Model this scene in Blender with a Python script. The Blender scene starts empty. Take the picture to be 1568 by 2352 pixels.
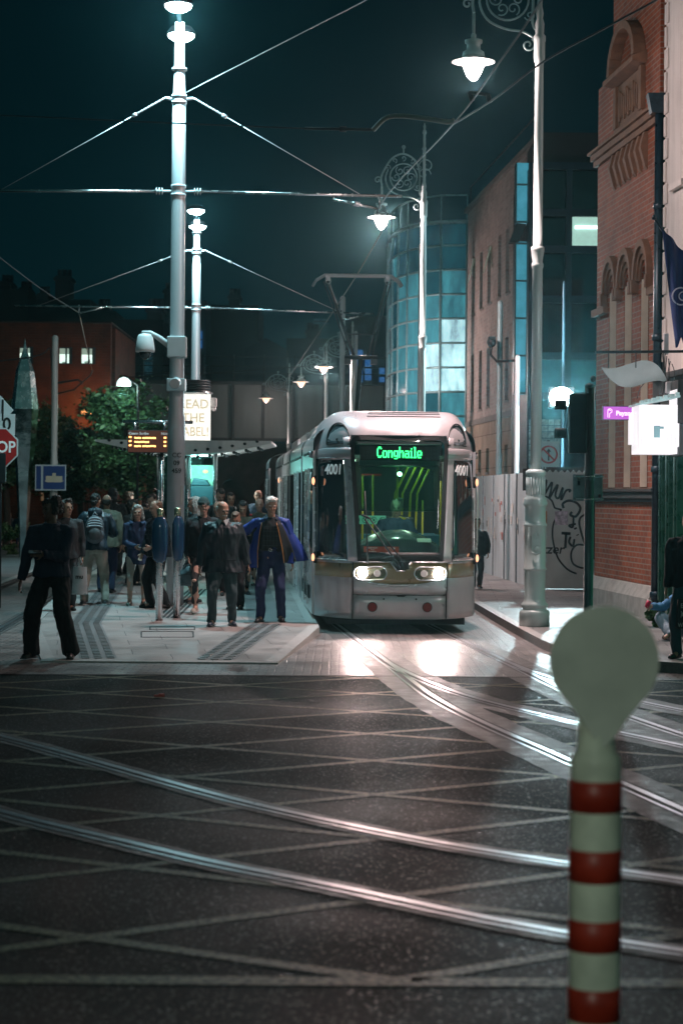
import bpy, math, random
from mathutils import Vector, Matrix, noise
R = math.radians
sc = bpy.context.scene
COL = sc.collection
rnd = random.Random(7)

# ---------------------------------------------------------------- camera
F, CX, YH, CAMH, ROLL = 4600.0, 784.0, 1140.0, 1.95, R(0.5)
RV = Vector((math.cos(ROLL), 0, math.sin(ROLL)))
UV = Vector((-math.sin(ROLL), 0, math.cos(ROLL)))
def ray(x, y):
    return Vector((0, F, 0)) + RV * (x - CX) + UV * (YH - y)
def at(x, y, Y):
    d = ray(x, y)
    return Vector((0, 0, CAMH)) + d * (Y / d.y)
def gnd(x, y, z=0.0):
    d = ray(x, y)
    return Vector((0, 0, CAMH)) + d * ((z - CAMH) / d.z)
def pz(Y):
    return 0.02 + 0.26 * min(1, max(0, (Y - 23.6) / 12.4))
def plat(x, y):
    z = .1
    for _ in range(25):
        p = gnd(x, y, z); z = .5 * z + .5 * pz(p.y)
    return gnd(x, y, pz(p.y))
cam = bpy.data.cameras.new('camera')
camo = bpy.data.objects.new('camera', cam); COL.objects.link(camo)
camo.matrix_world = Matrix(((RV.x, UV.x, 0, 0), (0, 0, -1, 0), (RV.z, UV.z, 0, CAMH), (0, 0, 0, 1)))
cam.sensor_fit = 'VERTICAL'; cam.sensor_height = 36; cam.sensor_width = 24
cam.lens = F / 2352 * 36
cam.shift_y = -36.0 / 2352
cam.clip_start = .1; cam.clip_end = 2000
cam.dof.use_dof = True; cam.dof.focus_distance = 29.0; cam.dof.aperture_fstop = 2.7
sc.camera = camo

# ---------------------------------------------------------------- object tree
ORI = {}
def tag(o, label=None, cat=None, group=None, kind=None):
    if label: o['label'] = label
    if cat: o['category'] = cat
    if group: o['group'] = group
    if kind: o['kind'] = kind
    return o
def thing(name, label, cat, loc=(0, 0, 0), group=None):
    o = bpy.data.objects.new(name, None); COL.objects.link(o)
    o.location = loc; o.empty_display_size = .2
    ORI[o.name] = Vector(loc)
    return tag(o, label, cat, group)
def copy_tree(o, parent=None):
    c = o.copy(); COL.objects.link(c); c.parent = parent
    for ch in list(o.children): copy_tree(ch, c)
    return c

class MB:
    def __init__(s): s.v = []; s.f = []; s.m = []; s.s = []
    def add(s, vs, fs, mi=0, sm=False):
        b = len(s.v); s.v += [Vector(v) for v in vs]
        for f in fs: s.f.append([b + i for i in f]); s.m.append(mi); s.s.append(sm)
        return s
    def box(s, c, d, rz=0.0, mi=0, M=None):
        hx, hy, hz = d[0] / 2, d[1] / 2, d[2] / 2
        vs = [Vector((x, y, z)) for x in (-hx, hx) for y in (-hy, hy) for z in (-hz, hz)]
        if M is None: M = Matrix.Rotation(rz, 3, 'Z')
        vs = [M @ v + Vector(c) for v in vs]
        return s.add(vs, [(0, 1, 3, 2), (4, 6, 7, 5), (0, 4, 5, 1), (2, 3, 7, 6), (0, 2, 6, 4), (1, 5, 7, 3)], mi)
    def box2(s, a, b, mi=0):
        return s.box([(a[i] + b[i]) / 2 for i in range(3)], [abs(b[i] - a[i]) for i in range(3)], mi=mi)
    def bar(s, p0, p1, w, h, mi=0, up=(0, 0, 1)):
        p0, p1 = Vector(p0), Vector(p1); d = (p1 - p0); L = d.length; d.normalize()
        up = Vector(up)
        if abs(d.dot(up)) > .98: up = Vector((1, 0, 0))
        x = d.cross(up).normalized(); z = x.cross(d)
        M = Matrix((x, d, z)).transposed()
        return s.box((p0 + p1) / 2, (w, L, h), M=M, mi=mi)
    def tube(s, pts, r, n=8, closed=False, mi=0, cap=True, sx=1.0):
        pts = [Vector(p) for p in pts]; N = len(pts)
        rs = r if isinstance(r, (list, tuple)) else [r] * N
        vs = []; fs = []; prev = None
        for i, p in enumerate(pts):
            if closed: t = pts[(i + 1) % N] - pts[i - 1]
            else: t = pts[min(i + 1, N - 1)] - pts[max(i - 1, 0)]
            if t.length < 1e-9: t = Vector((0, 0, 1))
            t.normalize()
            if prev is None:
                a = Vector((0, 0, 1)) if abs(t.z) < .9 else Vector((1, 0, 0))
                u = t.cross(a).normalized()
            else:
                u = (prev - t * prev.dot(t)); u = u.normalized() if u.length > 1e-6 else t.orthogonal().normalized()
            prev = u; w = t.cross(u)
            for k in range(n):
                a = 2 * math.pi * k / n
                vs.append(p + (u * math.cos(a) * sx + w * math.sin(a)) * rs[i])
        m = N if closed else N - 1
        for i in range(m):
            j = (i + 1) % N
            for k in range(n):
                l = (k + 1) % n
                fs.append((i * n + k, i * n + l, j * n + l, j * n + k))
        s.add(vs, fs, mi, True)
        if cap and not closed:
            b = len(s.v) - len(vs)
            s.f.append([b + k for k in range(n)][::-1]); s.m.append(mi); s.s.append(False)
            s.f.append([b + (N - 1) * n + k for k in range(n)]); s.m.append(mi); s.s.append(False)
        return s
    def cyl(s, p0, p1, r0, r1=None, n=20, mi=0):
        return s.tube([p0, p1], [r0, r0 if r1 is None else r1], n, mi=mi)
    def lathe(s, prof, c=(0, 0, 0), n=24, mi=0, flat=None):
        c = Vector(c); vs = []; fs = []
        for r, z in prof:
            for k in range(n):
                a = 2 * math.pi * k / n
                vs.append(c + Vector((r * math.cos(a), r * math.sin(a), z)))
        for i in range(len(prof) - 1):
            for k in range(n):
                l = (k + 1) % n
                fs.append((i * n + k, i * n + l, (i + 1) * n + l, (i + 1) * n + k))
        s.add(vs, fs, mi, True)
        b = len(s.v) - len(vs)
        s.f.append([b + k for k in range(n)][::-1]); s.m.append(mi); s.s.append(False)
        s.f.append([b + (len(prof) - 1) * n + k for k in range(n)]); s.m.append(mi); s.s.append(False)
        return s
    def ell(s, c, r, n=14, m=9, mi=0, M=None):
        c = Vector(c); vs = []; fs = []
        if not isinstance(r, (tuple, list)): r = (r, r, r)
        for i in range(m + 1):
            th = math.pi * i / m
            for k in range(n):
                a = 2 * math.pi * k / n
                v = Vector((r[0] * math.sin(th) * math.cos(a), r[1] * math.sin(th) * math.sin(a), r[2] * math.cos(th)))
                vs.append(c + (M @ v if M else v))
        for i in range(m):
            for k in range(n):
                l = (k + 1) % n
                fs.append((i * n + k, (i + 1) * n + k, (i + 1) * n + l, i * n + l))
        return s.add(vs, fs, mi, True)
    def prism(s, pts, ext, mi=0):
        pts = [Vector(p) for p in pts]; e = Vector(ext); n = len(pts)
        fs = [list(range(n))[::-1], list(range(n, 2 * n))]
        fs += [(i, (i + 1) % n, n + (i + 1) % n, n + i) for i in range(n)]
        return s.add(pts + [p + e for p in pts], fs, mi)
    def grid(s, fn, nu, nv, mi=0, sm=True, th=None):
        P = [[Vector(fn(i / nu, j / nv)) for j in range(nv + 1)] for i in range(nu + 1)]
        vs = [p for r in P for p in r]; w = nv + 1
        fs = [(i * w + j, (i + 1) * w + j, (i + 1) * w + j + 1, i * w + j + 1) for i in range(nu) for j in range(nv)]
        if th is not None:
            th = Vector(th); k = len(vs); vs = vs + [v + th for v in vs]
            fs2 = [tuple(k + q for q in reversed(f)) for f in fs]
            edge = [(0, j) for j in range(nv + 1)] + [(i, nv) for i in range(1, nu + 1)] + [(nu, j) for j in range(nv - 1, -1, -1)] + [(i, 0) for i in range(nu - 1, 0, -1)]
            idx = [i * w + j for i, j in edge]
            fs3 = [(idx[q], idx[(q + 1) % len(idx)], k + idx[(q + 1) % len(idx)], k + idx[q]) for q in range(len(idx))]
            fs = fs + fs2 + fs3
        return s.add(vs, fs, mi, sm)
    def build(s, name, mats, parent=None, bevel=0, label=None, solid=0, auto=True, subd=0):
        me = bpy.data.meshes.new(name)
        o0 = Vector((0, 0, 0))
        if parent is not None:
            q = parent
            while q.parent is not None: q = q.parent
            o0 = ORI.get(q.name, o0)
        me.from_pydata([tuple(v - o0) for v in s.v], [], s.f)
        if not isinstance(mats, (list, tuple)): mats = [mats]
        for m in mats: me.materials.append(m)
        me.polygons.foreach_set('material_index', s.m)
        me.polygons.foreach_set('use_smooth', s.s)
        me.validate(); me.update()
        o = bpy.data.objects.new(name, me); COL.objects.link(o)
        if parent is not None: o.parent = parent
        else: ORI[o.name] = Vector((0, 0, 0))
        if bevel:
            b = o.modifiers.new('bevel', 'BEVEL'); b.width = bevel; b.segments = 2; b.limit_method = 'ANGLE'; b.angle_limit = R(40)
        if solid:
            b = o.modifiers.new('solid', 'SOLIDIFY'); b.thickness = solid; b.offset = 0
        if subd:
            b = o.modifiers.new('sub', 'SUBSURF'); b.levels = b.render_levels = subd
        if label: o['label'] = label
        return o

def build_each(mb, name, mats, parent=None, **k):
    """one object per connected piece"""
    par = list(range(len(mb.v)))
    def find(a):
        while par[a] != a: par[a] = par[par[a]]; a = par[a]
        return a
    for f in mb.f:
        r = find(f[0])
        for i in f[1:]: par[find(i)] = r
    gr = {}
    for q, f in enumerate(mb.f): gr.setdefault(find(f[0]), []).append(q)
    out = []
    for r, fs in gr.items():
        m = MB(); ids = sorted({i for q in fs for i in mb.f[q]}); mp = {i: j for j, i in enumerate(ids)}
        m.v = [mb.v[i] for i in ids]; m.f = [[mp[i] for i in mb.f[q]] for q in fs]; m.m = [mb.m[q] for q in fs]; m.s = [mb.s[q] for q in fs]
        out.append(m.build(name, mats, parent, **k))
    return out

def smooth(pts, k=6):
    P = [Vector(p) for p in pts]; out = []
    for i in range(len(P) - 1):
        a, b, c, d = P[max(i - 1, 0)], P[i], P[i + 1], P[min(i + 2, len(P) - 1)]
        for j in range(k):
            t = j / k
            out.append(.5 * ((2 * b) + (c - a) * t + (2 * a - 5 * b + 4 * c - d) * t * t + (3 * b - a - 3 * c + d) * t ** 3))
    out.append(P[-1]); return out
def offset2(pts, d):
    out = []
    for i, p in enumerate(pts):
        t = pts[min(i + 1, len(pts) - 1)] - pts[max(i - 1, 0)]
        t.z = 0; t.normalize()
        out.append(p + Vector((t.y, -t.x, 0)) * d)
    return out
def ribbon(mb, pts, d0, d1, z, mi=0):
    a = offset2(pts, d0); b = offset2(pts, d1); n = len(pts)
    vs = [Vector((p.x, p.y, z)) for p in a] + [Vector((p.x, p.y, z)) for p in b]
    s = 1 if d1 > d0 else -1
    fs = [(i, i + 1, n + i + 1, n + i) if s < 0 else (i, n + i, n + i + 1, i + 1) for i in range(n - 1)]
    mb.add(vs, fs, mi)

FB = None
def text(s, name, size, mat, parent, M, align='CENTER', ext=.002, sx=1.0, bold=0.0, shear=0.0):
    """lettering: text lies in local XY of M (x right, y up)"""
    cu = bpy.data.curves.new('t', 'FONT'); cu.body = s; cu.size = size; cu.align_x = align; cu.align_y = 'CENTER'
    cu.extrude = ext; cu.offset = bold; cu.resolution_u = 3; cu.shear = shear
    to = bpy.data.objects.new('t', cu); COL.objects.link(to)
    dg = bpy.context.evaluated_depsgraph_get()
    me = bpy.data.meshes.new_from_object(to.evaluated_get(dg))
    bpy.data.objects.remove(to); bpy.data.curves.remove(cu)
    o0 = Vector((0, 0, 0))
    if parent is not None:
        q = parent
        while q.parent is not None: q = q.parent
        o0 = ORI.get(q.name, o0)
    me.transform(Matrix.Translation(-o0) @ M @ Matrix.Diagonal((sx, 1, 1, 1)))
    me.materials.clear(); me.materials.append(mat)
    me.name = name
    o = bpy.data.objects.new(name, me); COL.objects.link(o)
    if parent is not None: o.parent = parent
    return o
def face_cam(p, rz=0.0, tilt=0.0):
    """matrix whose XY plane is a vertical sign facing -Y, turned by rz"""
    return Matrix.Translation(Vector(p)) @ Matrix.Rotation(rz, 4, 'Z') @ Matrix.Rotation(R(90), 4, 'X')

# ---------------------------------------------------------------- materials
MC = {}
def nodes(name):
    m = bpy.data.materials.new(name); m.use_nodes = True
    nt = m.node_tree; b = nt.nodes['Principled BSDF']
    return m, nt, b
def N(nt, t, **k):
    n = nt.nodes.new(t)
    for a, v in k.items(): setattr(n, a, v)
    return n
def mat(name, col, rough=.6, metal=0.0, var=.25, scale=6.0, bump=0.0, bscale=40.0, emit=None, es=0.0, rvar=.1, coat=0.0, spec=.5, streak=False, aniso=None):
    if name in MC: return MC[name]
    m, nt, b = nodes(name); L = nt.links.new
    tc = N(nt, 'ShaderNodeTexCoord')
    b.inputs['Roughness'].default_value = rough; b.inputs['Metallic'].default_value = metal
    b.inputs['Specular IOR Level'].default_value = spec
    if coat: b.inputs['Coat Weight'].default_value = coat; b.inputs['Coat Roughness'].default_value = .08
    vec = tc.outputs['Object']
    if streak:
        mp = N(nt, 'ShaderNodeMapping'); mp.inputs['Scale'].default_value = (1, 1, .15); L(vec, mp.inputs['Vector']); vec = mp.outputs[0]
    if var:
        no = N(nt, 'ShaderNodeTexNoise'); no.inputs['Scale'].default_value = scale; no.inputs['Detail'].default_value = 6
        L(vec, no.inputs['Vector'])
        mr = N(nt, 'ShaderNodeMapRange'); mr.inputs[1].default_value = .3; mr.inputs[2].default_value = .7
        mr.inputs[3].default_value = 1 - var; mr.inputs[4].default_value = 1 + var
        L(no.outputs['Fac'], mr.inputs[0])
        mx = N(nt, 'ShaderNodeVectorMath', operation='SCALE'); mx.inputs[0].default_value = col[:3]
        L(mr.outputs[0], mx.inputs['Scale']); L(mx.outputs[0], b.inputs['Base Color'])
        if rvar:
            m2 = N(nt, 'ShaderNodeMapRange'); m2.inputs[1].default_value = .3; m2.inputs[2].default_value = .7
            m2.inputs[3].default_value = max(0, rough - rvar); m2.inputs[4].default_value = min(1, rough + rvar)
            L(no.outputs['Fac'], m2.inputs[0]); L(m2.outputs[0], b.inputs['Roughness'])
    else: b.inputs['Base Color'].default_value = (*col[:3], 1)
    if bump:
        n2 = N(nt, 'ShaderNodeTexNoise'); n2.inputs['Scale'].default_value = bscale; n2.inputs['Detail'].default_value = 4
        L(tc.outputs['Object'], n2.inputs['Vector'])
        bp = N(nt, 'ShaderNodeBump'); bp.inputs['Strength'].default_value = bump; bp.inputs['Distance'].default_value = .02
        L(n2.outputs['Fac'], bp.inputs['Height']); L(bp.outputs[0], b.inputs['Normal'])
    if emit:
        b.inputs['Emission Color'].default_value = (*emit, 1); b.inputs['Emission Strength'].default_value = es
    MC[name] = m; return m
def glass(name, tint=(.75, .9, .88), refl=.9, rough=.02, alpha_t=1.0):
    """thin pane: transparent, with a fresnel mirror"""
    if name in MC: return MC[name]
    m = bpy.data.materials.new(name); m.use_nodes = True; nt = m.node_tree; nt.nodes.clear(); L = nt.links.new
    out = N(nt, 'ShaderNodeOutputMaterial'); tr = N(nt, 'ShaderNodeBsdfTransparent'); tr.inputs[0].default_value = (*tint, 1)
    gl = N(nt, 'ShaderNodeBsdfGlossy'); gl.inputs['Roughness'].default_value = rough; gl.inputs[0].default_value = (refl, refl, refl, 1)
    fr = N(nt, 'ShaderNodeFresnel'); fr.inputs[0].default_value = 1.52
    mx = N(nt, 'ShaderNodeMixShader'); L(fr.outputs[0], mx.inputs[0]); L(tr.outputs[0], mx.inputs[1]); L(gl.outputs[0], mx.inputs[2])
    L(mx.outputs[0], out.inputs[0]); MC[name] = m; return m
def emis(name, col, s):
    return mat(name, (.02, .02, .02), var=0, emit=col, es=s, rough=.4)
def facade_mat(name, c1, c2, mortar, bw=.225, bh=.075, ms=.008, rough=.8, scale_noise=1.5, dirt=.35, bump=.4):
    """brick in object x (along) and z (up)"""
    if name in MC: return MC[name]
    m, nt, b = nodes(name); L = nt.links.new
    tc = N(nt, 'ShaderNodeTexCoord'); sp = N(nt, 'ShaderNodeSeparateXYZ'); L(tc.outputs['Object'], sp.inputs[0])
    ad = N(nt, 'ShaderNodeMath', operation='ADD'); L(sp.outputs[0], ad.inputs[0]); L(sp.outputs[1], ad.inputs[1])
    cb = N(nt, 'ShaderNodeCombineXYZ'); L(ad.outputs[0], cb.inputs[0]); L(sp.outputs[2], cb.inputs[1])
    br = N(nt, 'ShaderNodeTexBrick'); br.inputs['Scale'].default_value = 1; br.inputs['Brick Width'].default_value = bw
    br.inputs['Row Height'].default_value = bh; br.inputs['Mortar Size'].default_value = ms
    br.inputs['Color1'].default_value = (*c1, 1); br.inputs['Color2'].default_value = (*c2, 1); br.inputs['Mortar'].default_value = (*mortar, 1)
    br.inputs['Mortar Smooth'].default_value = .2; br.inputs['Bias'].default_value = 0
    L(cb.outputs[0], br.inputs['Vector'])
    no = N(nt, 'ShaderNodeTexNoise'); no.inputs['Scale'].default_value = scale_noise; no.inputs['Detail'].default_value = 7; L(tc.outputs['Object'], no.inputs['Vector'])
    mr = N(nt, 'ShaderNodeMapRange'); mr.inputs[1].default_value = .3; mr.inputs[2].default_value = .7; mr.inputs[3].default_value = 1 - dirt; mr.inputs[4].default_value = 1 + dirt * .6
    L(no.outputs['Fac'], mr.inputs[0])
    mx = N(nt, 'ShaderNodeVectorMath', operation='SCALE'); L(br.outputs['Color'], mx.inputs[0]); L(mr.outputs[0], mx.inputs['Scale']); L(mx.outputs[0], b.inputs['Base Color'])
    b.inputs['Roughness'].default_value = rough
    bp = N(nt, 'ShaderNodeBump', invert=True); bp.inputs['Strength'].default_value = bump; bp.inputs['Distance'].default_value = .01
    L(br.outputs['Fac'], bp.inputs['Height']); L(bp.outputs[0], b.inputs['Normal'])
    MC[name] = m; return m
# ---------------------------------------------------------------- ground materials
def asphalt_mat():
    m, nt, b = nodes('asphalt'); L = nt.links.new
    tc = N(nt, 'ShaderNodeTexCoord')
    n1 = N(nt, 'ShaderNodeTexNoise'); n1.inputs['Scale'].default_value = 42; n1.inputs['Detail'].default_value = 5; n1.inputs['Roughness'].default_value = .85
    n2 = N(nt, 'ShaderNodeTexNoise'); n2.inputs['Scale'].default_value = .45; n2.inputs['Detail'].default_value = 6
    n3 = N(nt, 'ShaderNodeTexVoronoi'); n3.inputs['Scale'].default_value = 85
    for n in (n1, n2, n3): L(tc.outputs['Object'], n.inputs['Vector'])
    cr = N(nt, 'ShaderNodeValToRGB'); cr.color_ramp.elements[0].position = .42; cr.color_ramp.elements[0].color = (.003, .008, .008, 1)
    cr.color_ramp.elements[1].position = .66; cr.color_ramp.elements[1].color = (.010, .036, .035, 1)
    L(n1.outputs['Fac'], cr.inputs[0])
    mr = N(nt, 'ShaderNodeMapRange'); mr.inputs[1].default_value = .3; mr.inputs[2].default_value = .7; mr.inputs[3].default_value = .5; mr.inputs[4].default_value = 1.3
    L(n2.outputs['Fac'], mr.inputs[0])
    mx = N(nt, 'ShaderNodeVectorMath', operation='SCALE'); L(cr.outputs[0], mx.inputs[0]); L(mr.outputs[0], mx.inputs['Scale']); L(mx.outputs[0], b.inputs['Base Color'])
    m2 = N(nt, 'ShaderNodeMapRange'); m2.inputs[1].default_value = .35; m2.inputs[2].default_value = .65; m2.inputs[3].default_value = .52; m2.inputs[4].default_value = .74; b.inputs['Specular IOR Level'].default_value = .055; b.inputs['Specular Tint'].default_value = (.6, 1, 1, 1)
    L(n2.outputs['Fac'], m2.inputs[0]); L(m2.outputs[0], b.inputs['Roughness'])
    # sparse pale glossy stones in a matt dark binder
    gs = N(nt, 'ShaderNodeSeparateColor'); L(n3.outputs['Color'], gs.inputs[0])
    st = N(nt, 'ShaderNodeMapRange'); st.inputs[1].default_value = .90; st.inputs[2].default_value = .97; L(gs.outputs[0], st.inputs[0])
    rm = N(nt, 'ShaderNodeMix', data_type='FLOAT'); L(st.outputs[0], rm.inputs[0]); L(m2.outputs[0], rm.inputs[2]); rm.inputs[3].default_value = .28; L(rm.outputs[0], b.inputs['Roughness'])
    cm = N(nt, 'ShaderNodeMix', data_type='RGBA'); L(st.outputs[0], cm.inputs[0]); L(mx.outputs[0], cm.inputs[6]); cm.inputs[7].default_value = (.05, .08, .075, 1); L(cm.outputs[2], b.inputs['Base Color'])
    ad = N(nt, 'ShaderNodeMath', operation='ADD'); L(n1.outputs['Fac'], ad.inputs[0]); L(n3.outputs['Distance'], ad.inputs[1])
    bp = N(nt, 'ShaderNodeBump'); bp.inputs['Strength'].default_value = .8; bp.inputs['Distance'].default_value = .006
    L(ad.outputs[0], bp.inputs['Height']); L(bp.outputs[0], b.inputs['Normal'])
    return m
def paving_mat(name, c1, c2, mortar, bw, bh, ms, rz=0.0, rough=(.3, .6), dirt=.3, bump=.5, off=.5, wet=0.4):
    m, nt, b = nodes(name); L = nt.links.new
    tc = N(nt, 'ShaderNodeTexCoord'); mp = N(nt, 'ShaderNodeMapping'); mp.inputs['Rotation'].default_value = (0, 0, rz); L(tc.outputs['Object'], mp.inputs['Vector'])
    ns = N(nt, 'ShaderNodeTexNoise'); ns.inputs['Scale'].default_value = 3; L(mp.outputs[0], ns.inputs['Vector'])
    wv = N(nt, 'ShaderNodeVectorMath', operation='MULTIPLY_ADD'); wv.inputs[1].default_value = (.03, .03, 0); L(ns.outputs['Color'], wv.inputs[0]); L(mp.outputs[0], wv.inputs[2])
    br = N(nt, 'ShaderNodeTexBrick', offset=off); br.inputs['Scale'].default_value = 1; br.inputs['Brick Width'].default_value = bw; br.inputs['Row Height'].default_value = bh
    br.inputs['Mortar Size'].default_value = ms; br.inputs['Mortar Smooth'].default_value = .3
    br.inputs['Color1'].default_value = (*c1, 1); br.inputs['Color2'].default_value = (*c2, 1); br.inputs['Mortar'].default_value = (*mortar, 1)
    L(wv.outputs[0], br.inputs['Vector'])
    no = N(nt, 'ShaderNodeTexNoise'); no.inputs['Scale'].default_value = 1.3; no.inputs['Detail'].default_value = 8; no.inputs['Roughness'].default_value = .65; L(tc.outputs['Object'], no.inputs['Vector'])
    nf = N(nt, 'ShaderNodeTexNoise'); nf.inputs['Scale'].default_value = 60; nf.inputs['Detail'].default_value = 3; L(tc.outputs['Object'], nf.inputs['Vector'])
    mr = N(nt, 'ShaderNodeMapRange'); mr.inputs[1].default_value = .3; mr.inputs[2].default_value = .7; mr.inputs[3].default_value = 1 - dirt; mr.inputs[4].default_value = 1 + dirt
    L(no.outputs['Fac'], mr.inputs[0])
    mx = N(nt, 'ShaderNodeVectorMath', operation='SCALE'); L(br.outputs['Color'], mx.inputs[0]); L(mr.outputs[0], mx.inputs['Scale']); L(mx.outputs[0], b.inputs['Base Color'])
    m2 = N(nt, 'ShaderNodeMapRange'); m2.inputs[1].default_value = .35; m2.inputs[2].default_value = .65; m2.inputs[3].default_value = rough[0]; m2.inputs[4].default_value = rough[1]
    L(no.outputs['Fac'], m2.inputs[0]); L(m2.outputs[0], b.inputs['Roughness'])
    sb = N(nt, 'ShaderNodeMath', operation='MULTIPLY_ADD'); sb.inputs[1].default_value = .25; L(nf.outputs['Fac'], sb.inputs[0])
    iv = N(nt, 'ShaderNodeMath', operation='SUBTRACT'); iv.inputs[0].default_value = 1; L(br.outputs['Fac'], iv.inputs[1]); L(iv.outputs[0], sb.inputs[2])
    bp = N(nt, 'ShaderNodeBump'); bp.inputs['Strength'].default_value = bump; bp.inputs['Distance'].default_value = .012; L(sb.outputs[0], bp.inputs['Height']); L(bp.outputs[0], b.inputs['Normal'])
    return m
def worn_paint(name, col, under, wear=.45):
    m, nt, b = nodes(name); L = nt.links.new
    tc = N(nt, 'ShaderNodeTexCoord')
    n1 = N(nt, 'ShaderNodeTexNoise'); n1.inputs['Scale'].default_value = 26; n1.inputs['Detail'].default_value = 8; n1.inputs['Roughness'].default_value = .7; L(tc.outputs['Object'], n1.inputs['Vector'])
    cr = N(nt, 'ShaderNodeValToRGB'); cr.color_ramp.elements[0].position = wear - .06; cr.color_ramp.elements[0].color = (*under, 1)
    cr.color_ramp.elements[1].position = wear + .1; cr.color_ramp.elements[1].color = (*col, 1)
    L(n1.outputs['Fac'], cr.inputs[0]); L(cr.outputs[0], b.inputs['Base Color']); b.inputs['Roughness'].default_value = .5; b.inputs['Specular IOR Level'].default_value = .09
    bp = N(nt, 'ShaderNodeBump'); bp.inputs['Strength'].default_value = .4; bp.inputs['Distance'].default_value = .008; L(n1.outputs['Fac'], bp.inputs['Height']); L(bp.outputs[0], b.inputs['Normal'])
    return m
M_ASPH = asphalt_mat()
SD = R(3.5)                                   # the street runs 3.5 degrees left of the view
M_SETT = paving_mat('granite_setts', (.26, .22, .21), (.17, .15, .15), (.05, .05, .05), .2, .12, .012, rz=0, rough=(.28, .5), bump=.8)
M_SLAB = paving_mat('platform_slabs', (.34, .31, .30), (.27, .25, .245), (.05, .05, .05), .9, .62, .006, rz=R(-8), rough=(.35, .6), dirt=.22, bump=.35)
M_PAVE = paving_mat('footpath_slabs', (.22, .22, .22), (.15, .155, .16), (.03, .035, .04), .62, .42, .008, rz=R(3), rough=(.35, .6), dirt=.3, bump=.5)
M_KERB = mat('kerb_granite', (.38, .36, .35), .5, var=.2, scale=14, bump=.3)
M_BAND = mat('track_concrete', (.075, .07, .068), .5, var=.4, scale=7, bump=.6, bscale=60, rvar=.15)
M_RAIL = mat('rail_steel', (.32, .33, .35), .33, 1.0, var=.15, scale=20, bump=.05, rvar=.06)
M_GROOVE = mat('rail_groove', (.01, .01, .012), .7, var=0)
M_PAINT = worn_paint('box_paint', (.26, .24, .15), (.015, .022, .02), .46)
M_TACT = mat('tactile_grey', (.15, .15, .155), .5, var=.3, scale=9, bump=.4)

g = MB(); g.grid(lambda u, v: (-160 + 320 * u, -40 + 360 * v, 0), 8, 8, sm=False)
tag(g.build('ground', M_ASPH), 'dark asphalt road', kind='structure')

# granite setts over the tram street beyond the crossing
s = MB()
edge = [gnd(x, y, .003) for x, y in ((-120, 1547), (300, 1549), (700, 1551), (1000, 1553), (1270, 1556), (1500, 1562))]
edge = [Vector((p.x, p.y, .003)) for p in edge]
s.add(edge + [Vector((7, 22, .003)), Vector((6, 75, .003)), Vector((-16, 75, .003)), Vector((-10, 22.5, .003))], [list(range(10))])
tag(s.build('sett_paving', M_SETT), 'granite sett paving of the tram street', kind='structure')
s = MB()
pts = smooth([Vector((p.x, p.y, 0)) for p in edge], 4)
ribbon(s, pts, .02, .11, .006); 
tag(s.build('drain_channel', M_GROOVE), 'dark drain channel across the street', kind='structure')

# yellow box hatching (painted grid on the asphalt)
s = MB()
def yline(x0, y0, x1, y1, w=.10):
    d = Vector((x1 - x0, y1 - y0, 0)); L = d.length; d.normalize(); n = Vector((d.y, -d.x, 0)) * w / 2
    k = max(2, int(L / 1.0))
    for i in range(k):
        a = Vector((x0, y0, .008)) + d * L * i / k; b = Vector((x0, y0, .008)) + d * L * (i + 1) / k
        s.add([a - n, b - n, b + n, a + n], [(0, 1, 2, 3)])
def clipline(c, m):
    """y = c + m x clipped to the box"""
    X0, X1, Y0, Y1 = -4.6, 5.2, 8.05, 21.9
    pts = []
    for k in range(200):
        x = X0 + (X1 - X0) * k / 199; y = c + m * x
        if Y0 <= y <= Y1: pts.append((x, y))
    if len(pts) > 3: yline(pts[0][0], pts[0][1], pts[-1][0], pts[-1][1])
P = 1.68
for k in range(-8, 8):
    yc = 17.2 + P * k
    clipline(yc - .55 * 1.1, -.55); clipline(yc + .70 * 1.1, .70)
yline(-5, 21.95, 5.4, 21.7, .14); yline(-4.8, 8.0, 5.4, 8.1, .14)
def fixn(o):
    import bmesh
    bm = bmesh.new(); bm.from_mesh(o.data)
    for f in bm.faces:
        if f.normal.z < 0: f.normal_flip()
    bm.to_mesh(o.data); bm.free(); return o
# crossing lines lie on one level: lift each family by a fraction
for i, f in enumerate(s.f):
    pass
for v in s.v: v.z = .002
o = fixn(s.build('road_markings', M_PAINT))
for v in o.data.vertices: v.co.z += .0001 * ((v.index // 4) % 9)
tag(o, 'worn yellow box hatching', kind='structure')

# ---------------------------------------------------------------- tram tracks
def G(l):
    P_ = smooth([Vector((p.x, p.y, 0)) for p in (gnd(x, y) for x, y in l)], 8)
    for _ in range(60): P_ = [P_[0]] + [(P_[i - 1] + P_[i] * 2 + P_[i + 1]) / 4 for i in range(1, len(P_) - 1)] + [P_[-1]]
    return P_
T1 = [gnd(700, 1392), gnd(755, 1425)]
L1 = G([(655, 1352), (720, 1398), (796, 1453), (830, 1481), (875, 1514), (914, 1542), (964, 1587), (1015, 1618), (1082, 1652), (1166, 1691), (1250, 1724), (1323, 1761), (1429, 1803), (1568, 1867), (1700, 1925)])
L2 = offset2(L1, -1.435) if offset2(L1, -1.435)[0].x > L1[0].x else offset2(L1, 1.435)
B1 = G([(880, 1519), (914, 1540), (1000, 1578), (1082, 1606), (1166, 1626), (1340, 1668), (1418, 1684), (1568, 1716), (1700, 1745)])
B2 = offset2(B1, -1.435) if offset2(B1, -1.435)[3].x > B1[3].x else offset2(B1, 1.435)
C1 = G([(-250, 1640), (-120, 1665), (0, 1692), (276, 1768), (385, 1801), (572, 1851), (690, 1876), (858, 1912), (1082, 1956), (1306, 1988), (1568, 2026), (1800, 2060)])
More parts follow.
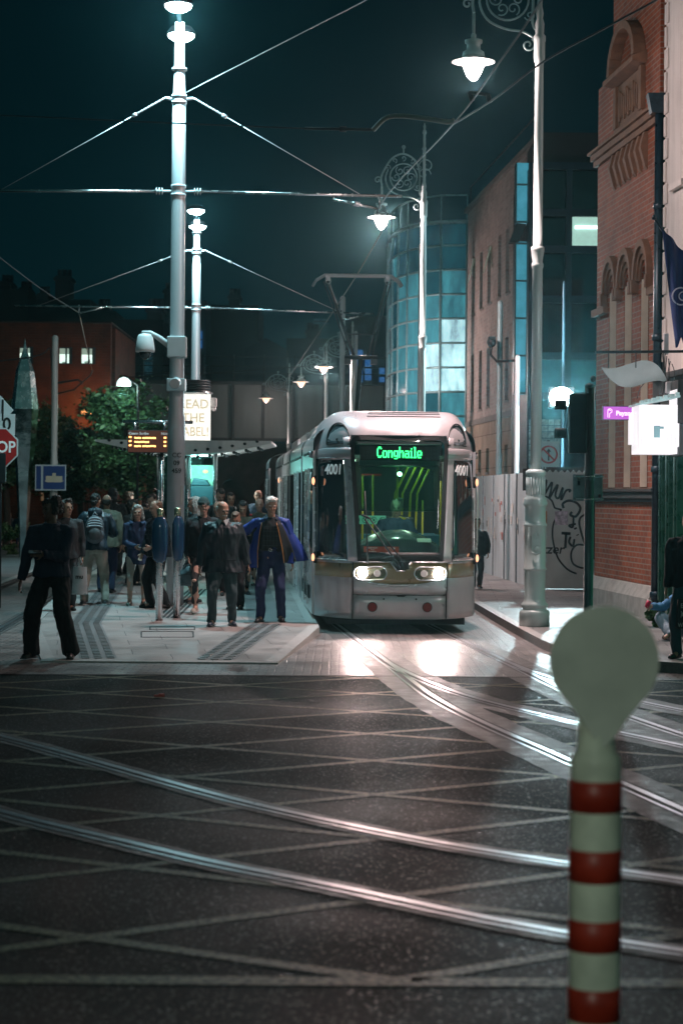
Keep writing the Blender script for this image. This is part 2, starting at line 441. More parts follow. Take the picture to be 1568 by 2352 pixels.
C2 = G([(-250, 1795), (-120, 1832), (0, 1869), (104, 1897), (260, 1931), (385, 1963), (520, 1994), (690, 2025), (875, 2063), (1082, 2111), (1306, 2152), (1568, 2192), (1800, 2225)])
D1 = G([(-160, 1530), (0, 1449), (84, 1398), (180, 1338), (280, 1275), (340, 1238)])
D2 = offset2(D1, -1.435) if offset2(D1, -1.435)[0].x < D1[0].x else offset2(D1, 1.435)
band = MB(); rails = MB(); groove = MB(); k = 0
for ln, bw in ((L1, .30), (L2, .30), (B1, .24), (B2, .24), (C1, .14), (C2, .14), (D1, .15), (D2, .15)):
    k += 1; dz = .00025 * k
    # ragged concrete infill either side of the rail
    a = []; b = []
    for i, p in enumerate(ln):
        a.append(bw + .025 * noise.noise(p * 2.3)); b.append(-bw - .025 * noise.noise(p * 2.1 + Vector((9, 0, 0))))
    oa = [offset2(ln, q)[i] for i, q in enumerate(a)]; ob = [offset2(ln, q)[i] for i, q in enumerate(b)]
    n = len(ln)
    band.add([Vector((p.x, p.y, .004 + dz)) for p in oa + ob], [(i, i + 1, n + i + 1, n + i) for i in range(n - 1)])
    ribbon(rails, ln, -.055, .0, .0105 + dz); ribbon(groove, ln, -.001, .05, .0072 + dz); ribbon(rails, ln, .049, .075, .0100 + dz)
    ribbon(groove, ln, -.085, -.054, .0078 + dz)
tag(fixn(band.build('track_concrete', M_BAND)), 'concrete infill beside the rails', kind='structure')
tag(fixn(groove.build('rail_grooves', M_GROOVE)), 'dark grooves beside the rails', kind='structure')
tag(fixn(rails.build('tram_rails', M_RAIL)), 'polished steel tram rails', kind='structure')

# ---------------------------------------------------------------- platform island
pn0, pn1 = plat(96, 1516), plat(640, 1518); pt0, pt1 = plat(62, 1430), plat(733, 1440)
YN = min(pn0.y, pn1.y)
def xl(Y): 
    return pn0.x + (pt0.x - pn0.x) * (Y - YN) / (pt0.y - YN) if Y < pt0.y else pt0.x - .061 * (Y - pt0.y)
def xr(Y):
    return pn1.x + (pt1.x - pn1.x) * (Y - YN) / (pt1.y - YN) if Y < pt1.y else pt1.x - .061 * (Y - pt1.y)
Ys = [YN + (60 - YN) * (i / 70) ** 1.35 for i in range(71)] + [pt0.y, pt1.y]; Ys.sort()
top = MB(); kb = MB()
for i in range(len(Ys) - 1):
    a, b = Ys[i], Ys[i + 1]
    la, ra, lb, rb = xl(a) + .16, xr(a) - .16, xl(b) + .16, xr(b) - .16
    top.add([(la, a, pz(a)), (ra, a, pz(a)), (rb, b, pz(b)), (lb, b, pz(b))], [(0, 1, 2, 3)])
    for q0, q1, r0, r1 in ((xl(a), xl(b), la, lb), (xr(a), xr(b), ra, rb)):
        e = .006
        kb.add([(q0, a, pz(a) + e), (r0, a, pz(a) + e), (r1, b, pz(b) + e), (q1, b, pz(b) + e), (q0, a, 0), (q1, b, 0)],
               [(0, 1, 2, 3) if r0 > q0 else (3, 2, 1, 0), (4, 0, 3, 5) if r0 < q0 else (5, 3, 0, 4)])
kb.box2((xl(YN), YN - .12, 0), (xr(YN), YN, pz(YN) + .004))
pl = thing('platform', 'raised tram platform', 'platform'); tag(pl, kind='structure'); del pl['category']; pl['kind'] = 'structure'
top.build('platform_surface', M_SLAB, pl); kb.build('platform_kerb', M_KERB, pl)
# tactile strips with raised ribs
tm = MB(); ribs = MB()
def strip(path, w, cols=3, step=.19):
    P_ = [Vector((q.x, q.y, 0)) for q in path]
    L = [P_[0]]
    for i in range(len(P_) - 1):
        n = max(1, int((P_[i + 1] - P_[i]).length / .3))
        for j in range(1, n + 1): L.append(P_[i].lerp(P_[i + 1], j / n))
    a = offset2(L, -w / 2); b = offset2(L, w / 2); n = len(L)
    vs = [(p.x, p.y, pz(p.y) + .004) for p in a + b]
    tm.add(vs, [(i, i + 1, n + i + 1, n + i) for i in range(n - 1)])
    acc = 0
    for i in range(n - 1):
        d = L[i + 1] - L[i]; l = d.length; d.normalize(); nn = Vector((d.y, -d.x, 0))
        while acc < l:
            c = L[i] + d * acc
            for q in range(cols):
                o_ = c + nn * w * ((q + .5) / cols - .5)
                if o_.y < 40: ribs.box((o_.x, o_.y, pz(o_.y) + .008), (w / cols * .62, .075, .012), rz=math.atan2(nn.y, nn.x))
            acc += step
        acc -= l
strip([plat(226, 1512), plat(197, 1432), plat(236, 1376), plat(330, 1282)], .44)
strip([plat(494, 1515), plat(612, 1433)], .46)
o = fixn(tm.build('tactile_strip', M_TACT, pl)); ribs.build('tactile_ribs', mat('tactile_rib', (.2, .2, .205), .45, var=.3), pl, bevel=.004)
tm = MB(); strip.__globals__['tm'] = tm
strip([plat(612, 1430), plat(592, 1366), plat(560, 1260)], .5, cols=0)
fixn(tm.build('dark_paving_strip', M_TACT, pl))
# slotted drain and inspection covers
dr = MB()
a, b = plat(384, 1420), plat(455, 1353)
for q in range(5):
    o_ = (q - 2) * .07
    d = (b - a); d.z = 0; d.normalize(); nn = Vector((d.y, -d.x, 0))
    ribbon(dr, [Vector((p.x, p.y, 0)) for p in (a.lerp(b, t / 10) for t in range(11))], o_ - .022, o_ + .022, 0)
vs = [Vector((v.x, v.y, pz(v.y) + .005)) for v in dr.v]; dr.v = vs
fixn(dr.build('slot_drain', M_GROOVE, pl))
cv = MB()
for x0, x1, y0, y1 in ((325, 444, 1451, 1464), (345, 447, 1440, 1447)):
    q = [plat(x0, y1), plat(x1, y1), plat(x1, y0), plat(x0, y0)]
    for i in range(4):
        e0, e1 = q[i], q[(i + 1) % 4]
        cv.bar(e0 + Vector((0, 0, .004)), e1 + Vector((0, 0, .004)), .018, .006)
cv.build('inspection_cover', M_GROOVE, pl)

# ---------------------------------------------------------------- footpaths
rp = [(2.05, 75), (2.15, 45), (2.35, 34), (2.55, 27), (2.72, 24.6), (3.1, 23.2), (3.9, 22.3), (5.2, 21.9), (9, 21.7)]
sm = [Vector((x, y, 0)) for x, y in rp]; sm = smooth(sm, 5)
fp = MB(); fp.prism([(p.x, p.y, 0) for p in sm] + [(9, 75, 0)], (0, 0, .118))
o = fp.build('footpath', M_PAVE); tag(o, 'slab footpath', kind='structure')
k_ = MB(); 
a = offset2(sm, .0); b = offset2(sm, -.14)
n = len(sm)
sgn = 1 if b[0].x > a[0].x else -1
b = offset2(sm, -.14 * sgn)
k_.add([(p.x, p.y, .124) for p in a] + [(p.x, p.y, .124) for p in b] + [(p.x, p.y, 0) for p in a], [(i, i + 1, n + i + 1, n + i) for i in range(n - 1)] + [(2 * n + i, 2 * n + i + 1, i + 1, i) for i in range(n - 1)])
o = k_.build('kerb', M_KERB); tag(o, 'granite kerb of the footpath', kind='structure')
tl = MB()
for i in range(14):
    for j in range(7):
        tl.box((4.05 + i * .16, 22.55 + j * .09 + .1, .125), (.1, .035, .012), rz=R(8))
tag(tl.build('tactile_paving', M_TACT), 'ribbed tactile paving at the crossing', kind='structure')
lf = [gnd(-60, 1375), gnd(0, 1350), gnd(80, 1318), gnd(150, 1291), gnd(230, 1255), gnd(300, 1225)]
lf = [Vector((p.x, p.y, 0)) for p in lf]
fp = MB(); fp.prism([tuple(p) for p in lf] + [(-14, 110, 0), (-40, 110, 0), (-40, lf[0].y, 0)], (0, 0, .12))
o = fp.build('square_paving', M_PAVE, bevel=.02); tag(o, 'paved square across the street', kind='structure')
lb = MB(); ribbon(lb, smooth(lf, 4), -.02, .14, .124); tag(fixn(lb.build('square_kerb', M_KERB)), 'kerb of the square', kind='structure')
# small litter: a red scrap on the crossing
lt = MB(); p = gnd(366, 1603)
lt.box((p.x, p.y, .02), (.10, .05, .02), rz=.3); lt.box((p.x + .02, p.y + .02, .03), (.06, .04, .02), rz=.9)
tag(lt.build('litter_scrap', mat('red_litter', (.5, .05, .03), .5), bevel=.008), 'small crumpled red wrapper lying on the box hatching', 'litter')
# ---------------------------------------------------------------- tram (local: front at y=0, y runs back, x right)
M_SILV = mat('tram_silver', (.58, .54, .57), .32, .35, var=.12, scale=2.2, rvar=.05, coat=.5)
M_SILV2 = mat('tram_silver_trim', (.75, .75, .77), .25, .5, var=.04, coat=.3)
M_BLK = mat('black_rubber', (.012, .013, .014), .6, var=.2)
M_DGL = mat('dark_glass', (.006, .012, .014), .04, 0, var=0, spec=.9)
M_STR = mat('tram_stripe', (.30, .225, .11), .35, .2, var=.1)
M_YEL = mat('grab_pole_yellow', (.95, .60, .03), .35, var=.05)
M_WGL = glass('windscreen_glass', (.74, .90, .82), .9)
M_SGL = glass('side_glass', (.35, .6, .58), 1.0)
M_WHT = mat('white_lettering', (.85, .85, .85), .5, var=0, emit=(.9, .9, .9), es=.12)
M_IND = emis('indicator_amber', (1, .42, .22), 2.2)
M_HL = emis('headlight_glow', (1, .9, .86), 90)
HW = 1.17
tram = thing('tram', 'long silver tram with lit headlights and a green destination display, standing at the platform', 'tram')
def hw(z): return HW
def lean(z):
    if z < .62: return .05 + .1 * (.62 - z)
    if z < 1.05: return .02
    if z < 2.72: return .02 + (z - 1.05) * .17
    t = min(1, (z - 2.72) / .5); return .304 + .9 * (1 - math.sqrt(max(0, 1 - t * t)))
def fy(x, z):
    t = min(1, abs(x) / HW)
    return lean(z) + .13 * t * t + .85 * max(0, (t - .42) / .58) ** 2.3
def P3(x, z, o=0.0):
    """point of the front skin, pushed out along a rough normal by o"""
    e = .01; p = Vector((x, fy(x, z), z))
    if o:
        dx = Vector((2 * e, fy(x + e, z) - fy(x - e, z), 0)); dz = Vector((0, fy(x, z + e) - fy(x, z - e), 2 * e))
        n = dx.cross(dz); n.normalize()
        if n.y > 0: n = -n
        p += n * o
    return p
def patch(mb, lf, rf, z0, z1, nu, nv, o=0.0, mi=0, th=.02):
    def fn(u, v):
        z = z0 + (z1 - z0) * v; a, b = lf(z), rf(z)
        return P3(a + (b - a) * u, z, o)
    mb.grid(fn, nu, nv, mi=mi, th=(0, th, 0))
wsL = lambda z: -(.60 + .10 * (z - 1.02) / 1.7)      # windscreen edge: narrower below
bodyf = MB()
c1 = lambda z: -.66; c2 = lambda z: .66; e1 = lambda z: -HW; e2 = lambda z: HW
patch(bodyf, c1, c2, .56, 1.03, 14, 4, 0, th=.04); patch(bodyf, c1, c2, .21, .548, 14, 3, 0, th=.04)
for a, b in ((e1, lambda z: -.672), (lambda z: .672, e2)): patch(bodyf, a, b, .21, 1.03, 10, 8, 0, th=.04)
# pillars either side of the windscreen, and the band over the windows
pw = lambda z: -(.60 + .10 * (z - 1.02) / 1.7) - .13 + .04 * (z - 1.02) / 1.7
patch(bodyf, pw, wsL, 1.03, 2.80, 4, 20, .012, th=.05)
patch(bodyf, lambda z: -wsL(z), lambda z: -pw(z), 1.03, 2.80, 4, 20, .012, th=.05)
bodyf.build('front_panel', M_SILV, tram)
# roof cap and crown: rounded in plan and in section
cap = MB()
def capfn(u, v):
    x = -HW + 2 * HW * u
    t = abs(x) / HW
    side = .36 * max(0, (t - .62) / .38) ** 2.6        # shoulders fall away at the sides
    if v < .5:
        z = 2.56 + (v / .5) * .62; ztop = z
    else: z = 3.18
    zz = 2.56 + (3.2 - 2.56) * math.sin(min(1, v / .55) * math.pi / 2)
    p = Vector((x, fy(x, min(2.72, zz)) + (0 if zz < 2.72 else .9 * (1 - math.sqrt(max(0, 1 - ((zz - 2.72) / .5) ** 2)))) + max(0, v - .55) * 2.6, zz))
    p.z -= side * max(0, (zz - 2.56) / .64)
    p.x *= 1 + .0 * v
    return p
hd = MB()
def sect(lo, hi, nu):
    def fn(u, v):
        uu = lo + (hi - lo) * u
        return capfn(uu, v)
    return fn
cap.grid(sect(0, 1, 0), 44, 26, th=(0, .03, -.02))
# cells covering the top of the windscreen are opened
wl = .70
keep = []
for f in range(len(cap.f)):
    c = sum((cap.v[i] for i in cap.f[f]), Vector()) / 4
    hole = abs(c.x) < wl - .0 and c.z < 2.80 and c.y < fy(c.x, min(c.z, 2.72)) + .12
    low = c.z < 2.60 + .0 and abs(c.x) > 2
    if not hole: keep.append(f)
cap.f = [cap.f[i] for i in keep]; cap.m = [0] * len(keep); cap.s = [True] * len(keep)
cap.build('roof_cap', M_SILV, tram)
vs = MB()
for i in range(3): 
    zz = 3.165 + i * .0105
    for x0, x1 in ((-.45, .1), (-.1, .62)):
        xa = x0 + i * .02
        pts = [Vector((xa + (x1 - xa) * t / 8, 0, 0)) for t in range(9)]
        for p in pts:
            q = capfn((p.x + HW) / (2 * HW), (.36 + .045 * i))
            p.y, p.z = q.y - .004, q.z + .006
        vs.tube(pts, .006, 6)
build_each(vs, 'roof_vent', M_BLK, tram)
# shoulder lamp housings at the two upper corners
def side_of(s):
    o = MB(); x = s * .93
    prof = []
    def fn(u, v):
        a = u * math.pi; r = v
        px = s * (.86 + .17 * -math.cos(a) * r * .9) ; pz_ = 2.70 + .30 * math.sin(a) * r
        y = fy(min(HW, abs(px)), 2.6) + (pz_ - 2.6) * .5 - .05
        return Vector((px, y, pz_))
    o.grid(fn, 14, 5, th=(0, .05, 0)); w = o.build('upper_lamp', mat('smoked_lens', (.12, .14, .16), .08, .1, var=0, coat=.6), tram)
    d = MB(); d.cyl((s * .88, fn(.5, .4).y - .012, 2.77), (s * .88, fn(.5, .4).y + .03, 2.77), .018); d.build('lens_dot', M_BLK, w)
    r = MB(); pts = [fn(i / 20, 1.04) + Vector((0, -.012, 0)) for i in range(21)]; r.tube(pts + [pts[0]], .011, 6); r.build('lamp_rim', M_BLK, w)
    # side eyebrow pod below
    e = MB()
    def f2(u, v):
        px = s * (.70 + .52 * u); y = fy(min(HW, abs(px)), 2.6) - .05 + (.12 * max(0, u - .85) / .15)
        r_ = .085 * (1 - .5 * max(0, (u - .6) / .4) ** 2)
        a = v * 2 * math.pi
        return Vector((px + (.03 if u > .95 else 0) * s, y - .03 * math.cos(a) + .02, 2.565 + r_ * math.sin(a)))
    e.grid(f2, 14, 12); e.build('camera_pod', M_SILV, tram)
for s_ in (-1, 1): side_of(s_)
# windscreen, frit border and glass
ws = MB(); patch(ws, lambda z: wsL(z) + .035, lambda z: -wsL(z) - .035, 1.09, 2.76, 16, 20, -.004, th=.006); ws.build('windscreen', M_WGL, tram)
fr = MB()
def rr(o_):
    pts = []
    zb, zt = 1.03 + o_, 2.815 - o_
    def edge(z): return -(wsL(min(z, 2.75))) - o_
    r_ = .12 - o_ * .5
    for i in range(13): z = zb + (zt - r_ - zb) * i / 12; pts.append((edge(z), z))
    for i in range(1, 7): a = i / 6 * math.pi / 2; pts.append((edge(zt - r_) - r_ + r_ * math.cos(a), zt - r_ + r_ * math.sin(a)))
    pts += [(-x, z) for x, z in pts[::-1]]
    return pts
oo, ii = rr(0), rr(.055); n = len(oo)
A = [P3(x, z, .02) for x, z in oo]; B = [P3(x, z, .016) for x, z in ii]
fr.add(A + B + [p + Vector((0, .05, 0)) for p in A] + [p + Vector((0, .05, 0)) for p in B],
       [(i, (i + 1) % n, n + (i + 1) % n, n + i) for i in range(n)] + [(2 * n + i, 2 * n + (i + 1) % n, (i + 1) % n, i) for i in range(n)] + [(n + i, n + (i + 1) % n, 3 * n + (i + 1) % n, 3 * n + i) for i in range(n)])
fr.build('windscreen_frame', M_BLK, tram)
sil = MB()                                           # lower black area of the windscreen
patch(sil, lambda z: wsL(z) + .04, lambda z: -wsL(z) - .04, 1.06, 1.16, 12, 2, .008, th=.02); sil.build('windscreen_base', M_BLK, tram)
# front corner windows
for s in (-1, 1):
    q = MB()
    la = (lambda z: pw(z) - .015) if s < 0 else (lambda z: -pw(z) + .015)
    lb = (lambda z: -HW + .012) if s < 0 else (lambda z: HW - .012)
    patch(q, la, lb, 1.05, 2.50, 10, 12, .006, th=.01); w = q.build('corner_window', M_DGL if s < 0 else M_DGL, tram)
    r = MB(); 
    z_ = [1.05, 2.5]
    pts = [P3(la(1.05), 1.05, .012), P3(lb(1.05), 1.05, .012)]
    L_ = [P3(la(1.05) + (lb(1.05) - la(1.05)) * t / 10, 1.045, .012) for t in range(11)]; r.tube(L_, .009, 6)
    L_ = [P3(la(2.5) + (lb(2.5) - la(2.5)) * t / 10, 2.505, .012) for t in range(11)]; r.tube(L_, .009, 6)
    L_ = [P3(lb(1.05 + 1.45 * t / 10), 1.05 + 1.45 * t / 10, .012) for t in range(11)]; r.tube(L_, .012, 6)
    r.build('window_trim', M_SILV2, w)
    # fleet number
    xn = s * .95; p = P3(xn, 2.34, .05)
    o = text('4001', 'fleet_number', .21, M_WHT, tram, Matrix.Identity(4), sx=.62, bold=.003, ext=.003, shear=.12)
    for v_ in o.data.vertices: v_.co = P3(xn - .03 * s + v_.co.x * (.85 if s < 0 else .95), 2.33 + v_.co.y, .016 + v_.co.z)
    # seam of the inner reveal
# amber stripe with the cut-out belt
st = MB()
patch(st, c1, c2, .70, 1.015, 14, 3, .006, th=.01)
keep = [i for i in range(len(st.f))]
for a, b in ((lambda z: -HW + .01, lambda z: -.672), (lambda z: .672, lambda z: HW - .01)): patch(st, a, b, .80, 1.0, 10, 2, .006, th=.01)
st.build('amber_stripe', M_STR, tram)
lip = MB()
pts = [P3(x, .70 + .13 * (abs(x) / .66) ** 3, .012) for x in [(-.66 + 1.32 * i / 24) for i in range(25)]]; lip.tube(pts, .012, 6)
pts = [P3(x, 1.025, .014) for x in [(-.66 + 1.32 * i / 24) for i in range(25)] if abs(x) > .14]
lip.tube([p for p in pts if p.x < 0], .008, 6); lip.tube([p for p in pts if p.x > 0], .008, 6)
v = [P3(-.15, 1.025, .016), P3(-.05, .90, .02), P3(.05, .90, .02), P3(.15, 1.025, .016)]; lip.tube(v, .012, 6)
lip.build('belt_trim', M_SILV2, tram)
lw = MB()
def fn(u, v):
    x = -.66 + 1.32 * u; zt = .70 + .13 * (abs(x) / .66) ** 3; z = .58 + (zt - .58) * v
    return P3(x, z, .0085)
lw.grid(fn, 24, 4, th=(0, .006, 0)); lw.build('chin_panel', M_SILV, tram)
# V-shaped wiper well
wl_ = MB(); wl_.prism([P3(-.14, 1.03, .02), P3(-.045, .91, .02), P3(.045, .91, .02), P3(.14, 1.03, .02)], (0, .03, 0)); wl_.build('wiper_well', M_BLK, tram)
wp = MB()
a = P3(.02, .93, .05); b = P3(-.50, 1.62, .06); wp.tube([a, b], .012, 8)
a2 = P3(.09, .96, .05); b2 = P3(-.46, 1.66, .06); wp.tube([a2, b2], .010, 8)
wp.tube([P3(-.50, 2.02, .035), P3(-.485, 1.64, .045), P3(-.46, 1.0, .035)], .010, 8); wp.tube([P3(-.54, 1.68, .05), P3(-.42, 1.63, .05)], .016, 8)
wp.box(P3(.03, .94, .05), (.09, .03, .06)); wp.box(P3(.08, .96, .05), (.07, .03, .07), rz=.2); wp.build('windscreen_wiper', M_BLK, tram)
# headlights
for s in (-1, 1):
    h = MB()
    pts = []
    for k in range(28):
        a = 2 * math.pi * k / 28; cx = s * (.42) + (.13 if math.cos(a) > 0 else -.13); r_ = .095
        pts.append((cx + r_ * math.cos(a), .865 + r_ * math.sin(a)))
    h.prism([P3(x, z, .028) for x, z in pts], (0, .05, 0)); hd = h.build('headlight', mat('lamp_reflector', (.35, .3, .22), .15, .8, var=0), tram)
    r = MB(); r.tube([P3(x, z, .03) for x, z in pts], .008, 6, closed=True); r.build('bezel', M_SILV2, hd)
    for xx, m_, rr_ in ((s * .53, M_HL, .068), (s * .33, emis('sidelight_glow', (1, .85, .8), .3), .05)):
        l = MB(); c = P3(xx, .865, .036); l.ell(c, (rr_, .02, rr_)); l.build('lamp_lens', m_, hd)
# lower bumper details
bp = MB()
for s in (-1, 1): 
    c = P3(s * .39, .385, .01); bp.cyl(c, c + Vector((0, .05, 0)), .072)
build_each(bp, 'tail_light_housing', M_BLK, tram)
for s in (-1, 1):
    c = P3(s * .39, .385, .022); l = MB(); l.cyl(c, c + Vector((0, .03, 0)), .06); l.build('tail_light', mat('red_lens', (.22, .015, .015), .2, var=0, coat=.5), tram)
nb = MB()
for s in (-1, 1):
    c = P3(s * .23, .50, .01); nb.cyl(c, c + Vector((0, .03, 0)), .014)
nb.prism([P3(-.62, .552, .012), P3(-.06, .552, .012), P3(-.03, .535, .012), P3(.06, .535, .012), P3(.09, .552, .012), P3(.64, .552, .012), P3(.64, .562, .012), P3(-.62, .562, .012)], (0, .02, 0))
nb.build('bumper_seam', M_BLK, tram)
sk = MB()
for s in (-1, 1):
    pts = [P3(s * .665, .22 + i * .05, .008) for i in range(17)]; sk.tube(pts, .006, 6)
sk.build('panel_seam', M_BLK, tram)
# destination display
dp = MB(); dp.box((0, .30, 2.57), (1.14, .03, .20)); disp = dp.build('destination_display', mat('display_black', (.006, .012, .01), .5, var=0), tram)
GL = {'C': ["..####.", ".##..##", "##.....", "##.....", "##.....", "##.....", "##.....", ".##..##", "..####.", "......."],
 'o': [".......", ".......", ".......", ".#####.", "##...##", "##...##", "##...##", "##...##", ".#####.", "......."],
 'n': [".......", ".......", ".......", "##.###.", "###..##", "##...##", "##...##", "##...##", "##...##", "......."],
 'g': [".......", ".......", ".......", ".######", "##...##", "##...##", "##...##", ".######", ".....##", ".#####."],
 'h': ["##.....", "##.....", "##.....", "##.###.", "###..##", "##...##", "##...##", "##...##", "##...##", "......."],
 'a': [".......", ".......", ".......", ".#####.", ".....##", ".######", "##...##", "##...##", ".######", "......."],
 'i': ["....", ".##.", "....", "###.", ".##.", ".##.", ".##.", ".##.", "####", "...."],
 'l': ["###.", ".##.", ".##.", ".##.", ".##.", ".##.", ".##.", ".##.", "####", "...."],
 'e': [".......", ".......", ".......", ".#####.", "##...##", "##...##", "#######", "##.....", ".#####.", "......."]}
led = MB(); cur = 0; wd = "Conghaile"; tot = sum(len(GL[c][0]) + 1 for c in wd) - 1; px = .645 / tot
for c in wd:
    for r_, row in enumerate(GL[c]):
        for k, q in enumerate(row):
            if q == '#': led.box((-.325 + (cur + k) * px, .278, 2.655 - r_ * .0175), (px * .98, .006, .017))
    cur += len(GL[c][0]) + 1
led.build('led_text', emis('led_green', (.04, 1, .22), 3.2), disp)
dm = MB()
for i in range(56):
    for j in range(9):
        x = -.55 + i * 1.1 / 55
        if abs(x + .0) > .36: dm.box((x, .281, 2.655 - j * .0195), (.006, .004, .006))
dm.build('led_dots', mat('led_off', (.05, .12, .1), .4, var=0), disp)
hdr = MB(); hdr.box((0, .34, 2.44), (1.16, .06, .07)); hdr.box((0, .5, 2.72), (1.2, .4, .03)); hdr.build('display_housing', mat('grey_trim', (.12, .14, .14), .5, var=0), tram)
bl = MB(); bl.grid(lambda u, v: (-.56 + 1.12 * u, .30 - .09 * v, 2.40 - .66 * v), 4, 8, th=(0, .004, 0)); bl.build('sun_blind', glass('tinted_blind', (.42, .68, .6), .3, .3), tram)
rl = MB(); 
for i in range(26): 
    if rnd.random() < .75: rl.box((-.545 + i * .0118, .325, 2.265 + rnd.uniform(-.004, .004)), (.008, .004, .02))
rl.build('red_led_line', emis('led_red', (1, .03, .03), 1.5), tram)
# interior
M_INT = mat('interior_grey', (.16, .19, .18), .6, var=.1); M_FLR = mat('interior_floor', (.05, .06, .06), .6, var=.2)
i_ = MB(); i_.box2((-.6, .35, .33), (.6, 1.2, .37)); i_.box2((-1.05, 1.21, .33), (1.05, 24, .37)); i_.build('floor', M_FLR, tram)
i_ = MB(); i_.box2((-1.0, 1.1, 2.52), (1.0, 24, 2.56)); i_.build('ceiling', M_INT, tram)
i_ = MB(); i_.box2((-1.0, 11.0, .37), (1.0, 11.05, 2.5)); i_.build('rear_bulkhead', mat('bulkhead', (.03, .05, .05), .7, var=0), tram)
i_ = MB()
for x in (-.55, .55): i_.box2((x - .06, 2.4, 2.49), (x + .06, 10.5, 2.515))
build_each(i_, 'ceiling_light', emis('saloon_light', (.85, 1.0, .82), 9), tram)
c_ = MB(); c_.ell((.03, .62, 2.28), (.035, .035, .03)); c_.build('cab_lamp', emis('cab_lamp_glow', (1, .93, .86), 45), tram)
dsh = MB()
def fn(u, v):
    x = -.58 + 1.16 * u; t = x / .58
    if v < .5: return Vector((x, .16 + .3 * v, 1.10 + .50 * v * (1 - .45 * t * t) ))
    return Vector((x, .31 + .9 * (v - .5), 1.10 + .25 * (1 - .45 * t * t) + .13 * math.sin((v - .5) * math.pi) * (1 - .7 * t * t)))
dsh.grid(fn, 20, 14, th=(0, .02, -.05)); dsh.build('dashboard', mat('dash_grey', (.07, .10, .10), .25, var=0, coat=.4), tram)
ww = MB(); ww.box((-.27, .085, 1.20), (.50, .006, .085)); wn = ww.build('warning_label', mat('warning_red', (.55, .06, .03), .5, var=0, emit=(.8, .08, .04), es=.12), tram)
for tx, ss, xx, zz in (('RABHADH:', .030, -.395, 1.222), ('Péint', .024, -.395, 1.196), ('fritreaptha', .024, -.395, 1.172), ('WARNING:', .030, -.145, 1.222), ('Anti-climb', .024, -.145, 1.196), ('paint', .024, -.145, 1.172)):
    text(tx, 'warning_text', ss, M_WHT, wn, face_cam((xx, .079, zz)))
pp = MB(); pp.box((.36, .30, 1.33), (.2, .12, .006), M=Matrix.Rotation(R(25), 3, 'X')); pp.build('paper_sheet', mat('paper', (.6, .65, .55), .7, var=0), tram)
gb = MB()
for x, zb, zt, k in ((.13, 1.2, 2.45, 1), (.24, 1.1, 2.45, 1), (.36, 1.0, 2.45, 1), (.46, .9, 2.45, 1), (-.56, .6, 2.3, 0), (-.36, .6, 2.3, 0), (-.25, .6, 2.3, 0), (-.14, .6, 2.3, 0), (.52, .6, 1.9, 0)):
    yy = 2.6 + abs(x) * 2
    if k: gb.tube([(x * 1.25 + .20, yy, 2.42), (x * 1.25 - .0, yy, 2.0), (x * 1.25 - .03, yy, 1.2), (x * 1.25 - .03, yy, .4)], .018, 8)
    else: gb.tube([(x * 1.3, yy, .4), (x * 1.3, yy, zt)], .016, 8)
gb.tube([(.14 + .2 * math.cos(a), 2.2, 1.5 + .14 * math.sin(a)) for a in [math.pi * i / 12 for i in range(13)]], .017, 8)
gb.tube([(.14, 2.2, 1.64), (.14, 2.2, 2.4)], .018, 8)
gb.tube([(.5, 2.3, 1.15), (1.0, 2.3, 1.15)], .016, 8); gb.tube([(-.8, 2.6, .5), (-.8, 2.6, 2.2)], .016, 8); gb.tube([(.85, 2.6, .5), (.85, 2.6, 2.2)], .016, 8)
build_each(gb, 'grab_pole', M_YEL, tram)
st_ = MB()
for x, y in ((-.75, 3.2), (-.3, 3.4), (.4, 3.3), (.8, 3.1), (.75, 4.4), (-.75, 4.4)):
    st_.box((x, y, 1.05), (.42, .08, .62)); st_.box((x, y + .2, .78), (.42, .4, .08))
build_each(st_, 'seat', mat('seat_blue', (.04, .14, .22), .7), tram, bevel=.02)
nt_ = MB(); nt_.box((-.38, 1.75, 1.60), (.62, .01, .13)); no_ = nt_.build('notice_strip', mat('notice_green', (.2, .55, .42), .5, var=0, emit=(.25, .8, .6), es=.12), tram)
ic = MB()
for i in range(5):
    cx = -.64 + i * .13
    ic.tube([(cx + .042 * math.cos(a), 1.742, 1.6 + .042 * math.sin(a)) for a in [2 * math.pi * k / 16 for k in range(16)]], .006, 5, closed=True)
    ic.tube([(cx - .03, 1.742, 1.63), (cx + .03, 1.742, 1.57)], .005, 5); ic.box((cx, 1.742, 1.6), (.03, .004, .035))
ic.build('notice_icons', mat('icon_dark', (.02, .1, .08), .5, var=0), no_)
